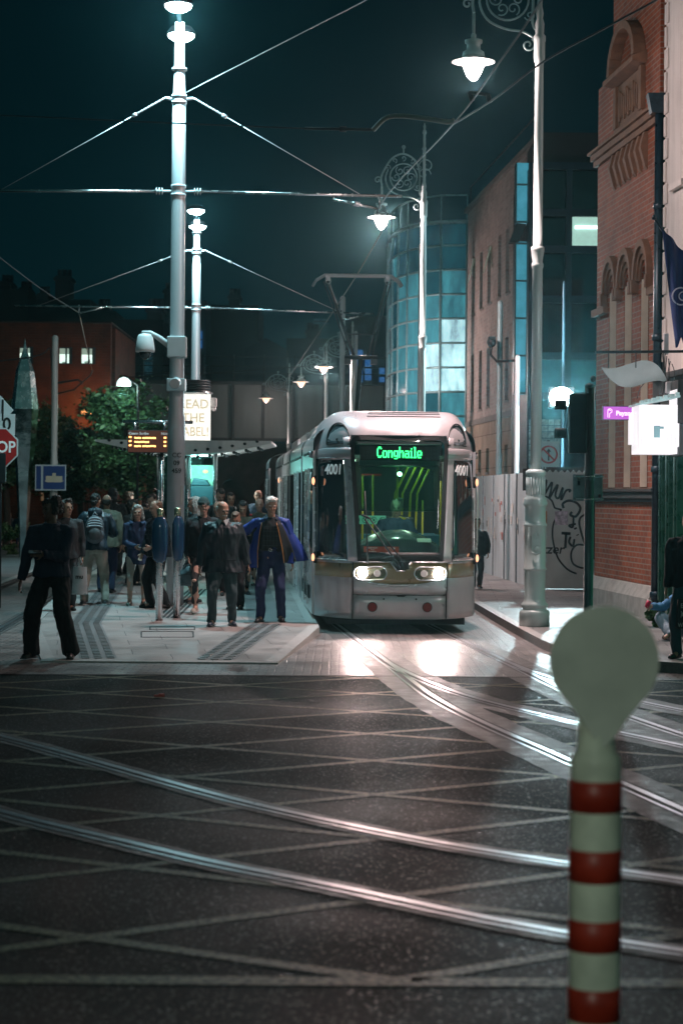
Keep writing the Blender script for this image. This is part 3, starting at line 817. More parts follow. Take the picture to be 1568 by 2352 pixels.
# ---- side walls: modules with windows, doors and gangways
TL = 23.0
side = MB(); win = {}; 
def curvex(y):      # the rear cars lean into the bend
    return 0 if y < 17 else -.006 * (y - 17) ** 2
mods = [(1.15, 4.9), (5.4, 10.6), (11.1, 14.9), (15.4, 20.2), (20.7, 23.6)]
for mi_, (y0, y1) in enumerate(mods):
    rf = MB()
    cx = curvex((y0 + y1) / 2)
    for s in (-1, 1):
        bd = MB(); X = s * 1.2 + cx
        bd.box2((X - s * .04, y0, .22), (X, y1, 1.0)); bd.box2((X - s * .04, y0, 2.36), (X, y1, 2.62))
        k = max(2, round((y1 - y0) / 1.25)); dy = (y1 - y0) / k
        for i in range(k + 1):
            bd.box2((X - s * .04, y0 + i * dy - (.04 if i else 0), 1.0), (X - s * .002, y0 + i * dy + (.04 if i < k else 0), 2.36))
        body = bd.build('car_body', M_SILV, tram)
    for s in (-1, 1):
        X = s * 1.2 + cx
        k = max(2, round((y1 - y0) / 1.25)); dy = (y1 - y0) / k
        for i in range(k):
            a, b = y0 + i * dy, y0 + (i + 1) * dy
            if (i % 3 == 1):
                q = MB(); q.box2((X - s * .01, a + .06, .34), (X + s * .012, b - .06, 2.34)); d_ = q.build('door', M_DGL, tram)
                q = MB(); q.box2((X, (a + b) / 2 - .02, .34), (X + s * .02, (a + b) / 2 + .02, 2.34))
                for yy in (a + .05, b - .05): q.box2((X, yy - .022, .3), (X + s * .022, yy + .022, 2.38))
                q.build('door_frame', M_SILV2, d_)
            else:
                q = MB(); q.box2((X - s * .02, a + .05, 1.02), (X + s * .004, b - .05, 2.34)); q.build('side_window', M_SGL if mi_ < 1 else M_DGL, tram)
    # rounded roof
    def fn(u, v):
        a = math.pi * u; x = -1.2 * math.copysign(abs(math.cos(a)) ** .55, math.cos(a)); z = 2.62 + .42 * abs(math.sin(a)) ** .6
        yy = y0 + (y1 - y0) * v
        return Vector((x + cx, yy, z))
    rf.grid(fn, 24, 4); rf.build('roof', M_SILV, tram)
    p = MB()
    for s in (-1, 1):
        for i in range(int((y1 - y0) / 1.0)): p.box((cx + s * 1.21, y0 + .4 + i * 1.0, 2.60), (.03, .78, .03))
    build_each(p, 'gutter_trim', M_BLK, body)
    if mi_ in (1, 2, 3):
        p = MB(); p.box(((cx), (y0 + y1) / 2, 3.1), (1.7, (y1 - y0) * .75, .24)); p.build('roof_equipment', M_SILV, tram, bevel=.06)
gw = MB()
for (a, b), (c, d) in zip(mods[:-1], mods[1:]):
    cx = (curvex((a + b) / 2) + curvex((c + d) / 2)) / 2
    n_ = 6
    for i in range(n_):
        yy = b + (c - b) * (i + .5) / n_; gw.box((cx, yy, 1.5), (2.26 if i % 2 else 2.16, (c - b) / n_ * .98, 2.7))
build_each(gw, 'gangway_bellows', M_BLK, tram)
# interior shell behind the first car stops the view
ub = MB(); ub.box2((-1.0, .7, .1), (1.0, 23, .26)); ub.build('underframe', M_BLK, tram)
bg_ = MB()
for y in (2.2, 3.8, 12.2, 13.6, 18.6):
    for s in (-1, 1): bg_.cyl((s * .78, y, .29), (s * .70, y, .29), .28)
build_each(bg_, 'wheel', M_RAIL, tram)
ap = MB()
for s in (-1, 1):
    for y in (1.7, 2.6, 3.6): ap.box2((s * 1.205, y, .42), (s * 1.222, y + .6, .62))
build_each(ap, 'side_hatch', M_BLK, tram)
# amber marker lamps on the flanks
for s in (-1, 1):
    for y, z in ((.98, 2.17), (.88, 1.06), (17.0, 2.30)):
        X = s * (HW + .03) if y < 2 else s * 1.22
        l = MB(); l.ell((X, y, z), (.024, .04, .055)); ml = l.build('marker_lamp', M_IND, tram)
        h = MB(); h.box((X - s * .03, y + .03, z), (.04, .09, .17)); h.build('lamp_mount', M_BLK, ml, bevel=.01)
for s in (-1, 1):
    hb = MB(); hb.tube([(s * 1.22, 1.25, 1.0), (s * 1.245, 1.25, 1.3), (s * 1.245, 1.25, 2.0), (s * 1.22, 1.25, 2.3)], .014, 8); hb.build('grab_rail', M_SILV2, tram)
# pantograph
PY = 8.9
pgb = MB(); pgb.box((0, PY + .6, 3.2), (1.0, 1.0, .08)); pgb.cyl((0, PY + .9, 3.2), (0, PY - .5, 4.5), .045); 
for s in (-1, 1): pgb.cyl((s * .35, PY + .9, 3.1), (s * .35, PY + .9, 3.24), .05)
pan = pgb.build('pantograph', M_BLK, tram)
ua = MB()
for s in (-1, 1):
    ua.tube([(s * .12, PY - .5, 4.5), (s * .56, PY + .6, 6.0)], .030, 8); ua.tube([(s * .2, PY - .5, 4.5), (s * .63, PY + .62, 6.0)], .015, 6)
ua.tube([(-.26, PY - .2, 4.95), (.26, PY - .2, 4.95)], .015, 6); ua.tube([(-.3, PY - .5, 4.5), (.3, PY - .5, 4.5)], .04, 8)
for s in (-1, 1): ua.box((s * .24, PY - .5, 4.42), (.12, .1, .1))
ua.build('upper_arm', mat('arm_metal', (.05, .055, .06), .35, .6, var=0), pan)
bow = MB()
for dy in (-.14, .14):
    bow.tube([(-.84, PY + .6 + dy, 5.92), (-.78, PY + .6 + dy, 6.02), (-.62, PY + .6 + dy, 6.12), (.62, PY + .6 + dy, 6.12), (.78, PY + .6 + dy, 6.02), (.84, PY + .6 + dy, 5.92)], .022, 8)
for s in (-1, 1): bow.box((s * .56, PY + .6, 6.07), (.08, .3, .1)); bow.tube([(s * .56 + .05 * math.cos(a), PY + .45, 6.0 + .06 * math.sin(a)) for a in [k / 10 * 2 * math.pi for k in range(10)]], .008, 5, closed=True)
bow.build('collector_bow', mat('bow_grey', (.25, .26, .27), .4, .6, var=.1), pan)
TRAM_O = Vector((.845, 28.35, 0)); TRAM_R = R(3.5)
tram.location = TRAM_O; tram.rotation_euler = (0, 0, TRAM_R)
TM = Matrix.Translation(TRAM_O) @ Matrix.Rotation(TRAM_R, 4, 'Z')
def tw(x, y, z): return TM @ Vector((x, y, z))
# ---------------------------------------------------------------- street furniture
M_POLE = mat('painted_steel_pole', (.50, .50, .52), .45, .3, var=.08, scale=2, streak=True)
M_LAMPP = mat('lamp_post_paint', (.42, .50, .50), .4, .2, var=.12, scale=5, streak=True)
M_STEEL = mat('brushed_stainless', (.55, .56, .57), .25, 1.0, var=.06)
M_DARK = mat('dark_metal', (.02, .025, .028), .5, .4, var=.2)
M_GREYP = mat('grey_plastic', (.4, .42, .43), .4, var=.05)
M_LAMPG = emis('lamp_globe_glow', (1, .80, .76), 70)
M_FLOODG = emis('floodlight_glow', (.80, .96, 1), 45)
M_CORD = mat('wire_black', (.05, .055, .06), .5, .3, var=0)
M_SPANW = mat('span_wire', (.5, .5, .52), .4, .5, var=0)

def spiral(c, r0, r1, a0, a1, n=26, y=0):
    return [Vector((c[0] + (r0 + (r1 - r0) * i / n) * math.cos(a0 + (a1 - a0) * i / n), y, c[1] + (r0 + (r1 - r0) * i / n) * math.sin(a0 + (a1 - a0) * i / n))) for i in range(n + 1)]
def make_lamp():
    t = thing('street_lamp', 'tall ornate street lamp', 'street lamp')
    b = MB(); b.lathe([(.215, 0), (.215, .20), (.205, .225), (.17, .24), (.17, .26), (.195, .29), (.195, .31), (.175, .335), (.16, .36), (.15, .40), (.15, .78), (.155, .80), (.17, .81), (.17, .825), (.155, .84), (.155, 1.42), (.165, 1.43), (.17, 1.45), (.155, 1.47), (.15, 1.50), (.15, 1.70), (.165, 1.72), (.18, 1.75), (.16, 1.80), (.165, 1.82), (.13, 1.86), (.13, 2.15), (.145, 2.17), (.145, 2.21), (.10, 2.24)], n=32)
    b.build('base', M_LAMPP, t)
    fl = MB()
    for k in range(20):
        a = 2 * math.pi * k / 20; fl.tube([(.128 * math.cos(a), .128 * math.sin(a), 1.88), (.128 * math.cos(a), .128 * math.sin(a), 2.13)], .012, 6)
    fl.build('fluting', M_LAMPP, t)
    cr = MB(); cr.box((0, -.158, 1.17), (.13, .012, .24)); 
    for q in range(3): cr.box((-.04 + .04 * q, -.166, 1.30), (.022, .012, .05 + .03 * (q == 1)))
    cr.box((0, -.166, 1.20), (.10, .012, .08)); cr.tube([(-.07, -.166, 1.06), (0, -.168, 1.03), (.07, -.166, 1.06)], .012, 6); cr.ell((0, -.166, 1.11), (.045, .01, .04))
    cr.build('coat_of_arms', M_LAMPP, t, bevel=.004)
    s = MB(); s.lathe([(.078, 2.2), (.072, 5.1), (.085, 5.13), (.085, 5.17), (.07, 5.20), (.095, 5.36), (.095, 5.41), (.068, 5.43), (.060, 8.05), (.075, 8.06), (.08, 8.12), (.08, 8.34), (.088, 8.36), (.088, 8.42), (.06, 8.46), (.068, 8.60), (.045, 8.68), (.055, 8.75), (.036, 8.85), (.032, 9.55), (.05, 9.58), (.03, 9.64), (.028, 9.9), (.045, 9.93), (.04, 9.98), (.02, 10.02), (.03, 10.08), (.004, 10.16)], n=24)
    s.build('shaft', M_LAMPP, t)
    br = MB()
    # main scroll arch from the post up and out to the lamp
    arch = [Vector((-.03, 0, 8.5)), Vector((-.1, 0, 8.62)), Vector((-.10, 0, 9.05)), Vector((-.2, 0, 9.32)), Vector((-.46, 0, 9.47)), Vector((-.72, 0, 9.36)), Vector((-.9, 0, 9.08)), Vector((-.96, 0, 8.92)), Vector((-.94, 0, 8.75))]
    br.tube(smooth(arch, 5), .022, 6)
    br.tube(smooth([Vector((-.02, 0, 8.35)), Vector((-.22, 0, 8.48)), Vector((-.5, 0, 8.53)), Vector((-.75, 0, 8.66)), Vector((-.86, 0, 8.9)), Vector((-.80, 0, 9.12))], 5), .018, 6)
    br.tube(spiral((-.16, 8.30), .10, .02, R(60), R(-420)), .014, 6)
    br.tube(spiral((-1.03, 8.88), .08, .015, R(20), R(420)), .016, 6)
    br.tube(spiral((-.46, 8.95), .30, .30, 0, 2 * math.pi), .016, 6)
    for k in range(6):
        a = k * math.pi / 3
        br.tube(spiral((-.46 + .16 * math.cos(a), 8.95 + .16 * math.sin(a)), .10, .02, a, a + R(430), 18), .011, 5)
    for k in range(5):
        a = R(30 + 30 * k); br.tube(spiral((-.46 + .40 * math.cos(a), 8.97 + .40 * math.sin(a)), .06, .015, a + 3, a + 9, 12), .01, 5)
    br.tube(spiral((.05, 9.2), .17, .03, R(180), R(-260)), .014, 6); br.tube(spiral((.0, 9.02), .15, .02, R(0), R(400)), .012, 6)
    br.tube(spiral((-.14, 8.72), .08, .02, R(200), R(600)), .011, 5)
    br.tube([(-.46, 0, 9.48), (-.46, 0, 9.62)], .02, 6); br.ell((-.46, 0, 9.62), .045, 8, 6)
    br.build('scroll_bracket', mat('bracket_paint', (.28, .40, .41), .45, .2, var=.2), t)
    h = MB(); h.cyl((-.94, 0, 8.74), (-.94, 0, 8.42), .022); h.lathe([(.035, 8.36), (.035, 8.44), (.02, 8.46)], (-.94, 0, 0)); h.build('hanger', M_LAMPP, t)
    hd = MB(); hd.lathe([(.13, 8.12), (.17, 8.10), (.15, 8.19), (.10, 8.22), (.095, 8.30), (.125, 8.32), (.125, 8.36), (.05, 8.38)], (-.94, 0, 0)); hd.build('lamp_housing', M_LAMPP, t)
    sh = MB(); sh.lathe([(.15, 8.12), (.20, 8.09), (.31, 8.055), (.31, 8.045), (.20, 8.07), (.14, 8.08)], (-.94, 0, 0), 32); sh.build('shade', mat('shade_metal', (.6, .58, .58), .4, .2, var=0), t)
    gl = MB(); gl.lathe([(.005, 7.78), (.05, 7.80), (.10, 7.87), (.14, 7.97), (.155, 8.05), (.15, 8.08)], (-.94, 0, 0), 24); gl.build('lamp_globe', M_LAMPG, t)
    return t
lamp0 = make_lamp()
LG = 'ornate lamps lining the street'
LAMPS = [((2.76, 28.6), 1.0, 0, 'nearest ornate silver-green lamp post, its whole base visible on the right footpath'),
         ((1.88, 44.6), 1.0, 0, 'ornate lamp post rising behind the tram, standing in front of the glass tower'),
         ((-.35 , 76), .83, 0, 'highest of the three small distant ornate lamps above the tram roof'),
         ((.2, 90), .84, 0, 'middle one of the three small distant ornate lamps above the tram roof'),
         ((-2.3, 108), .84, 0, 'farthest and leftmost of the three small distant ornate lamps')]
LP = []
for i, ((x, y), sc_, rz, lab) in enumerate(LAMPS):
    o = lamp0 if i == 0 else copy_tree(lamp0)
    o.location = (x, y, .12); o.scale = (sc_, sc_, sc_); o['label'] = lab; o['group'] = LG; LP.append((x - .94 * sc_, y, .12 + 8.0 * sc_))
def warm_globe(o, i):
    if i < 2: return
    for ch in o.children:
        if ch.name.startswith('lamp_globe'):
            ch.data = ch.data.copy(); ch.data.materials[0] = emis('warm_globe_glow', (1, .60, .38), 2.2)
def place(o, px, Y, z=0): p = at(px, YH, Y); o.location = (p.x, Y, z)
for i, (px, Y, sc_) in enumerate(((1229, 28.6, 1.0), (967, 44.6, 1.0), (806, 76, .835), (747, 86, .835), (662, 94, .795))):
    o = [c for c in COL.objects if c.name.startswith('street_lamp') and c.parent is None][i]
    p = at(px, YH, Y); o.location.x = p.x; o.location.y = Y; hs = 1.0 if i < 2 else 1.15; warm_globe(o, i); o.scale = (hs, hs, sc_); LP[i] = (p.x - .94 * hs, Y, .12 + 8.0 * sc_)

# ---- catenary poles
def cat_pole(px, Y, z0, top_z, bar_z, barL, barR, name_lab, wide=1.0):
    p = at(px, YH, Y); x = p.x
    t = thing('catenary_pole', name_lab, 'pole', (x, Y, z0), 'floodlit catenary poles on the platform')
    b = MB(); H = top_z
    b.lathe([(.14, z0), (.14, 2.9 + z0), (.135, 2.98 + z0), (.118, 3.05 + z0), (.112, bar_z - .02), (.108, H - 1.4), (.098, H - 1.38), (.085, H - .9), (.08, H - .25)], (x, Y, 0), 28)
    b.build('mast', M_POLE, t)
    c = MB()
    for z in (bar_z + .08, bar_z - .06, bar_z + 1.42, bar_z + 1.52, bar_z + 1.95): c.lathe([(.114, z - .02), (.122, z - .018), (.122, z + .018), (.114, z + .02)], (x, Y, 0), 20)
    build_each(c, 'clamp_band', M_POLE, t)
    # lamp heads: two floods at the top
    for k, (dy, dz, rz) in enumerate(((-.34, .0, 0), (.30, -.32, 0))):
        h = MB(); cy = Y + dy
        h.lathe([(.02, H + .10 + dz), (.16, H + .07 + dz), (.23, H - .02 + dz), (.23, H - .06 + dz)], (x, cy, 0), 20)
        h.bar((x, Y, H - .3), (x, cy, H - .02 + dz), .06, .05)
        hd = h.build('floodlight', M_DARK, t)
        g_ = MB(); g_.lathe([(.215, H - .06 + dz), (.205, H - .10 + dz), (.13, H - .15 + dz), (.02, H - .17 + dz)], (x, cy, 0), 20); g_.build('lens', M_FLOODG, hd)
    a0, a1 = at(barL[0], barL[1], Y), at(barR[0], barR[1], Y)
    for q, (e0, e1, s) in enumerate((((x - .35, Y, bar_z), a0, -1), ((x + .35, Y, bar_z), a1, 1))):
        m = MB(); m.tube([e0, e1], .024, 8); arm = m.build('cross_arm', M_STEEL, t)
        i_ = MB()
        for k in range(3): i_.lathe([(.02, -.012), (.06, 0), (.02, .012)], (0, 0, 0), 12)
        i_.v = []; i_.f = []; i_.m = []; i_.s = []
        for k in range(3):
            cx = x + s * (.26 + k * .045)
            i_.tube([(cx - .012, Y, bar_z), (cx, Y, bar_z), (cx + .012, Y, bar_z)], [.03, .065, .03], 12)
        i_.tube([(x + s * .10, Y, bar_z), (x + s * .36, Y, bar_z)], .02, 8)
        i_.build('insulator', M_GREYP, arm)
        # stay wire with its turnbuckle
        f = .80 if s > 0 else .86
        end = Vector(e0).lerp(Vector(e1), 1.0 if (s < 0 and abs(e1[0] - x) < 2.6) else f)
        top = Vector((x + s * .11, Y, bar_z + 1.47)); k1 = top + Vector((s * .12, 0, .02))
        w_ = MB(); w_.tube([top, k1], .025, 8); k2 = k1.lerp(end, .17); w_.tube([k1 + (k2 - k1) * i / 16 for i in range(17)], [.012 + .008 * (i % 2) for i in range(17)], 6)
        w_.tube([k2, k2 + (end - k2) * .03], .03, 8); w_.tube([k2, end], .007, 5); w_.build('stay_wire', M_SPANW, arm)
    return t, x
z1 = pz(32)
pole1, px1 = cat_pole(404, 32, z1, 9.75, 6.80, (-60, 438), (923, 451), 'near thick floodlit pole on the platform, stencilled 459, with a dome camera')
pole2, px2 = cat_pole(447, 52, pz(52), 9.35, 6.81, (33, 702), (858, 721), 'farther thinner floodlit pole rising behind the lit advert drum')
# fittings on the near pole
x1 = px1
t_ = MB(); t_.lathe([(.141, 1.98), (.145, 2.0), (.145, 2.0)], (x1, 32, 0)); 
for i, s_ in enumerate(('CC', '09', '459')):
    text(s_, 'stencil_number', .105, mat('stencil_black', (.02, .02, .02), .6, var=0), pole1, face_cam((x1 + .02, 31.855, 2.58 - i * .125)), ext=.004, bold=.001)
cb = MB(); zc = 4.36
cb.tube([(x1 - .08, 31.95, zc - .05), (x1 - .3, 31.9, zc + .1), (x1 - .42, 31.9, zc + .17), (x1 - .56, 31.9, zc + .17)], [.06, .045, .035, .03], 10)
cb.box((x1, 32, zc - .05), (.30, .30, .34)); cm = cb.build('camera_arm', M_GREYP, pole1, bevel=.02)
h_ = MB(); h_.lathe([(.15, zc - .14), (.155, zc - .10), (.125, zc + .10), (.10, zc + .14), (.03, zc + .16)], (x1 - .50, 31.9, 0)); h_.build('camera_housing', mat('camera_white', (.6, .58, .58), .4, var=0), cm)
h_ = MB(); h_.ell((x1 - .50, 31.9, zc - .14), (.10, .10, .12)); h_.build('camera_dome', M_DGL, cm)
sp = MB(); sp.cyl((x1 + .01, 31.8, 3.73), (x1 + .01, 31.45, 3.70), .085); sp.box((x1, 31.97, 3.70), (.29, .3, .2)); sp.build('loudspeaker', M_GREYP, pole1, bevel=.01)
lb_ = MB(); lb_.box((x1 + .10, 31.89, 1.95), (.02, .03, .30)); lb_.build('side_sticker', mat('sticker_white', (.5, .5, .45), .6, var=0), pole1)

# ---- overhead wires
def wire(lab, pts, r=.011, name='overhead_wire', m=M_CORD, group='overhead wires above the street'):
    w = MB(); w.tube(smooth(pts, 5), r, 5); o = w.build(name, m); return tag(o, lab, 'wire', group)
J = at(1040, 285, 23.9)
pant = tw(0, 9.5, 6.15)
A_ = at(868, 478, 32)
wire('dark contact wire rising from the pantograph to the top edge beside the big lamp', [at(700, 1000, 120) + Vector((-2, 0, 2)), pant, A_, J, at(1130, 165, 20), at(1250, -12, 17.6), at(1420, -330, 14)])
wire('second dark contact wire splitting off under the lamp and rising right across the brick gable', [J, at(1130, 230, 21.5), at(1250, 140, 20.2), at(1400, 58, 18.9), at(1568, -40, 17.4), at(1900, -300, 14)])
wire('thin dark wire crossing the sky from the left edge to the curved arm', [at(-60, 262, 27), at(400, 283, 25.6), at(700, 295, 25), at(860, 297, 24.6)], .010)
wire('pale stay wire climbing right from the near pole to the top edge', [Vector((x1 + .1, 31.9, 8.35)), at(700, 72, 29), at(850, -5, 27.6), at(1100, -140, 25)], .008, m=M_SPANW)
wire('faint sagging wire at far left meeting the far cross arm', [at(-40, 560, 44), at(90, 660, 48), at(182, 718, 51.9)], .014)
wire('faint wire dropping from the far cross arm toward the left brick house', [at(182, 718, 51.9), at(200, 800, 60), at(212, 850, 66)], .012)
wire('far overhead wire sloping across the view above the railway bridge', [at(230, 868, 80), at(400, 862, 78), at(640, 846, 76), at(750, 838, 75)], .02, m=M_DARK)
wh = MB(); wh.tube([at(700, 295, 25), at(856, 298, 24.6)], .018, 8); wh.tube([at(780, 296, 24.8), at(795, 297, 24.8)], .035, 8); o = wh.build('wire_insulator', M_DARK); tag(o, 'dark rod insulator in the line left of the curved arm', 'insulator')
ar = MB(); ar.tube(smooth([at(857, 298, 24.6), at(893, 268, 24.4), at(960, 270, 24.2), at(1025, 280, 24), at(1043, 276, 23.95)], 4), .03, 8, sx=1); o = ar.build('registration_arm', mat('arm_olive', (.12, .13, .10), .5, .3, var=0)); tag(o, 'curved olive steady arm holding the contact wires below the big lamp', 'wire arm')
hg = MB(); hg.tube([at(1078, 212, 22), at(1122, 218, 21.8)], .018, 8); hg.tube([at(1078, 212, 22), at(1084, 232, 22)], .028, 8); hg.tube([at(1120, 218, 21.8), at(1124, 236, 21.8)], .028, 8); o = hg.build('wire_spacer', M_DARK); tag(o, 'small dark spacer bar clamped between the two contact wires', 'wire clamp')
sa = MB(); sa.tube([at(765, 458, 32), at(866, 479, 32)], .022, 8); sa.tube([at(808, 466, 32), at(826, 470, 32)], .04, 10); sa.tube([at(870, 448, 32), at(871, 480, 32)], .02, 8); sa.tube([at(765, 449, 32), at(766, 458, 32)], .02, 8); o = sa.build('steady_arm', M_STEEL); tag(o, 'short steel steady arm under the right end of the near cross arm', 'wire arm')
sa = MB(); sa.tube([at(783, 712, 52), at(784, 736, 52)], .02, 8); sa.tube([at(784, 736, 52), at(834, 724, 52)], .022, 8); o = sa.build('steady_arm', M_STEEL); tag(o, 'short steady arm under the right end of the far cross arm', 'wire arm')
sa = MB(); sa.tube([at(182, 700, 52), at(182, 718, 52)], .02, 8); sa.tube([at(184, 719, 52), at(246, 704, 52)], .022, 8); o = sa.build('steady_arm', M_STEEL); tag(o, 'short steady arm under the left end of the far cross arm', 'wire arm')

# ---- plain poles behind
def plain_pole(px, y0, y1, Y, r, lab, m=None, z0=0):
    p = at(px, YH, Y); t = at(px, y0, Y); 
    o = MB(); o.lathe([(r, z0), (r, z0 + (t.z - z0) * .45), (r * .86, z0 + (t.z - z0) * .46), (r * .86, t.z - .05), (r * .4, t.z)], (p.x, Y, 0), 18)
    o = o.build('pole', m or M_POLE); return tag(o, lab, 'pole')
lpole = plain_pole(124, 770, 0, 56, .105, 'plain grey pole carrying the blue tram-stop sign', mat('pole_grey', (.4, .4, .38), .5, .1, var=.15, streak=True))
plain_pole(783, 680, 0, 64, .10, 'plain grey pole standing behind the tram left of the pantograph mast')
plain_pole(814, 760, 0, 70, .07, 'slim pale pole behind the tram beside the pantograph')
plain_pole(961, 560, 0, 60, .075, 'dull grey pole just left of the second ornate lamp post')
plain_pole(1144, 690, 0, 47, .075, 'grey pole standing behind the hoarding in front of the brick office wall', mat('pole_dull', (.14, .19, .2), .5, .2, var=.15))
plain_pole(1185, 815, 0, 46, .065, 'short pale grey pole behind the hoarding near the brick office corner')
plain_pole(1290, 645, 0, 46, .035, 'thin blue-grey pole behind the graffiti panel', mat('pole_blue', (.12, .25, .34), .4, .2, var=0))
cc = MB(); p = at(1128, 792, 46.8); cc.tube([p, at(1126, 815, 46.8), at(1140, 830, 46.8), at(1185, 828, 46.5)], .03, 8); cc.ell(at(1128, 786, 46.8), (.11, .2, .12)); cc.box(at(1128, 778, 46.8), (.16, .4, .07)); o = cc.build('security_camera', M_DARK); tag(o, 'dark bullet camera on an arm between two grey poles', 'security camera')
# blue tram-stop sign, route arms
pl_ = at(117, 1097, 55.8)
sg = thing('tram_stop_sign', 'blue sign with a tram symbol fixed low on the plain grey pole', 'sign', pl_)
q = MB(); q.box(pl_, (.86, .04, .72)); q.build('sign_panel', mat('sign_border', (.35, .4, .42), .5, var=0), sg)
q = MB(); q.box(pl_ + Vector((.1, -.024, 0)), (.60, .012, .64)); q.box(pl_ + Vector((-.33, -.024, 0)), (.13, .012, .64)); q.build('sign_face', mat('sign_blue', (.01, .035, .14), .4, var=0), sg)
q = MB(); c = pl_ + Vector((.1, -.034, 0)); q.box(c + Vector((0, 0, -.02)), (.46, .01, .13)); q.box(c + Vector((0, 0, .08)), (.10, .01, .10)); q.prism([c + Vector((-.28, 0, -.085)), c + Vector((.28, 0, -.085)), c + Vector((.2, 0, -.13)), c + Vector((-.2, 0, -.13))], (0, .008, 0)); q.build('tram_symbol', mat('sign_pale', (.45, .4, .3), .5, var=0), sg)
ra = MB(); ra.tube([at(128, 905, 56), at(170, 895, 56), at(208, 862, 56), at(214, 850, 56)], .022, 8); ra.tube([at(128, 880, 56), at(180, 872, 56), at(190, 880, 56)], .03, 8); o = ra.build('wire_bracket', M_DARK); tag(o, 'dark wire bracket reaching right from the tram-stop pole', 'wire arm')
ra = MB(); ra.tube(smooth([at(-30, 832, 56), at(60, 822, 56), at(100, 812, 56), at(116, 800, 56), at(119, 850, 56)], 4), .022, 8); o = ra.build('hanging_cable', M_DARK); tag(o, 'drooping black cable from the left edge to the tram-stop pole', 'cable')
# ---- stop sign cluster at the left edge
sx = at(8, 1028, 34)
ss = thing('road_sign', 'stop sign, white 10 plate and diamond plate sharing one pole at the left edge', 'road sign', (sx.x, 34, 0))
q = MB(); q.cyl((sx.x - .05, 34, 0), (sx.x - .05, 34, 3.6), .035); q.build('post', M_DARK, ss)
oc = MB(); pts = [(sx.x - .07 + .36 * math.cos(R(22.5 + 45 * k)), 33.93, sx.z + .36 * math.sin(R(22.5 + 45 * k))) for k in range(8)]; oc.prism(pts, (0, .015, 0)); a_ = oc.build('stop_plate', mat('sign_white', (.7, .7, .7), .4, var=0), ss)
oc = MB(); pts = [(sx.x - .07 + .335 * math.cos(R(22.5 + 45 * k)), 33.925, sx.z + .335 * math.sin(R(22.5 + 45 * k))) for k in range(8)]; oc.prism(pts, (0, .004, 0)); oc.build('stop_face', mat('stop_red', (.5, .02, .02), .35, var=0), a_)
text('STOP', 'stop_lettering', .27, M_WHT, a_, face_cam((sx.x - .07, 33.92, sx.z)), sx=.9, bold=.006)
q = MB(); c = at(4, 975, 33.95); q.box(c, (.46, .02, .36)); a_ = q.build('speed_plate', MC['sign_white'], ss); text('10', 'plate_number', .3, mat('sign_black', (.01, .01, .01), .5, var=0), a_, face_cam(c + Vector((.02, -.014, 0))), bold=.004)
c = at(-5, 942, 33.95); q = MB(); q.prism([c + Vector((-.27, 0, 0)), c + Vector((0, 0, .29)), c + Vector((.27, 0, 0)), c + Vector((0, 0, -.29))], (0, .02, 0)); a_ = q.build('diamond_plate', MC['sign_white'], ss)
q = MB(); q.box(c + Vector((.09, -.006, 0)), (.03, .01, .36)); q.build('diamond_mark', MC['sign_black'], a_)
q = MB(); q.box((sx.x - .02, 33.95, at(0, 1075, 34).z), (.16, .08, .5)); q.build('control_box', M_DARK, ss, bevel=.01)

# ---- spire sculpture
def spire():
    p = at(55, YH, 58); s = 4600 / 58
    o = thing('spire_sculpture', 'tall faceted mirror-steel needle sculpture in the square', 'sculpture', (p.x, 58, .1))
    zt = at(55, 778, 58).z; zm = at(55, 940, 58).z
    prof = [(.12, .1), (.16, 1.2), (.26, 2.7), (.33, zm - 1.1), (.42, zm), (.28, zm + 1.1), (.05, zt - .3), (.005, zt)]
    for nm, rng, m_ in (('lower_facets', prof[:5], mat('spire_mirror', (.5, .6, .65), .12, 1, var=.4, scale=2, bump=.4, bscale=3)), ('upper_facets', prof[4:], mat('spire_satin', (.4, .5, .5), .25, .9, var=.1))):
        q = MB(); n = 5; vs = [(p.x + r * math.cos(2 * math.pi * k / n + .4), 58 + r * math.sin(2 * math.pi * k / n + .4), z) for r, z in rng for k in range(n)]
        fs = [(i * n + k, i * n + (k + 1) % n, (i + 1) * n + (k + 1) % n, (i + 1) * n + k) for i in range(len(rng) - 1) for k in range(n)]
        q.add(vs, fs); q.build(nm, m_, o)
spire()
# ---- concrete planter balls, benches
for i, (px, py, r) in enumerate(((22, 1225, .42), (72, 1214, .4))):
    p = gnd(px, py + 14, .12); b = MB(); b.lathe([(r * .6, .12), (r * .98, .3), (r, .5), (r * .9, .72), (r * .6, .80), (.02, .8)], (p.x, p.y, 0), 20)
    o = b.build('round_bollard', mat('bollard_brown', (.10, .085, .075), .7, var=.3)); tag(o, ('brown squat round bollard nearer the left edge', 'brown squat round bollard right of its twin, below the sculpture')[i], 'bollard', 'squat round bollards in the square')
p = gnd(60, 1228, .12); b = MB(); b.box((p.x - 2, p.y + 3, .62), (9, .6, .14)); b.box((p.x - 2, p.y + 3.1, .34), (8.7, .4, .44)); o = b.build('stone_bench', mat('bench_stone', (.17, .17, .16), .7, var=.2), bevel=.02); tag(o, 'long low stone bench behind the round bollards', 'bench')

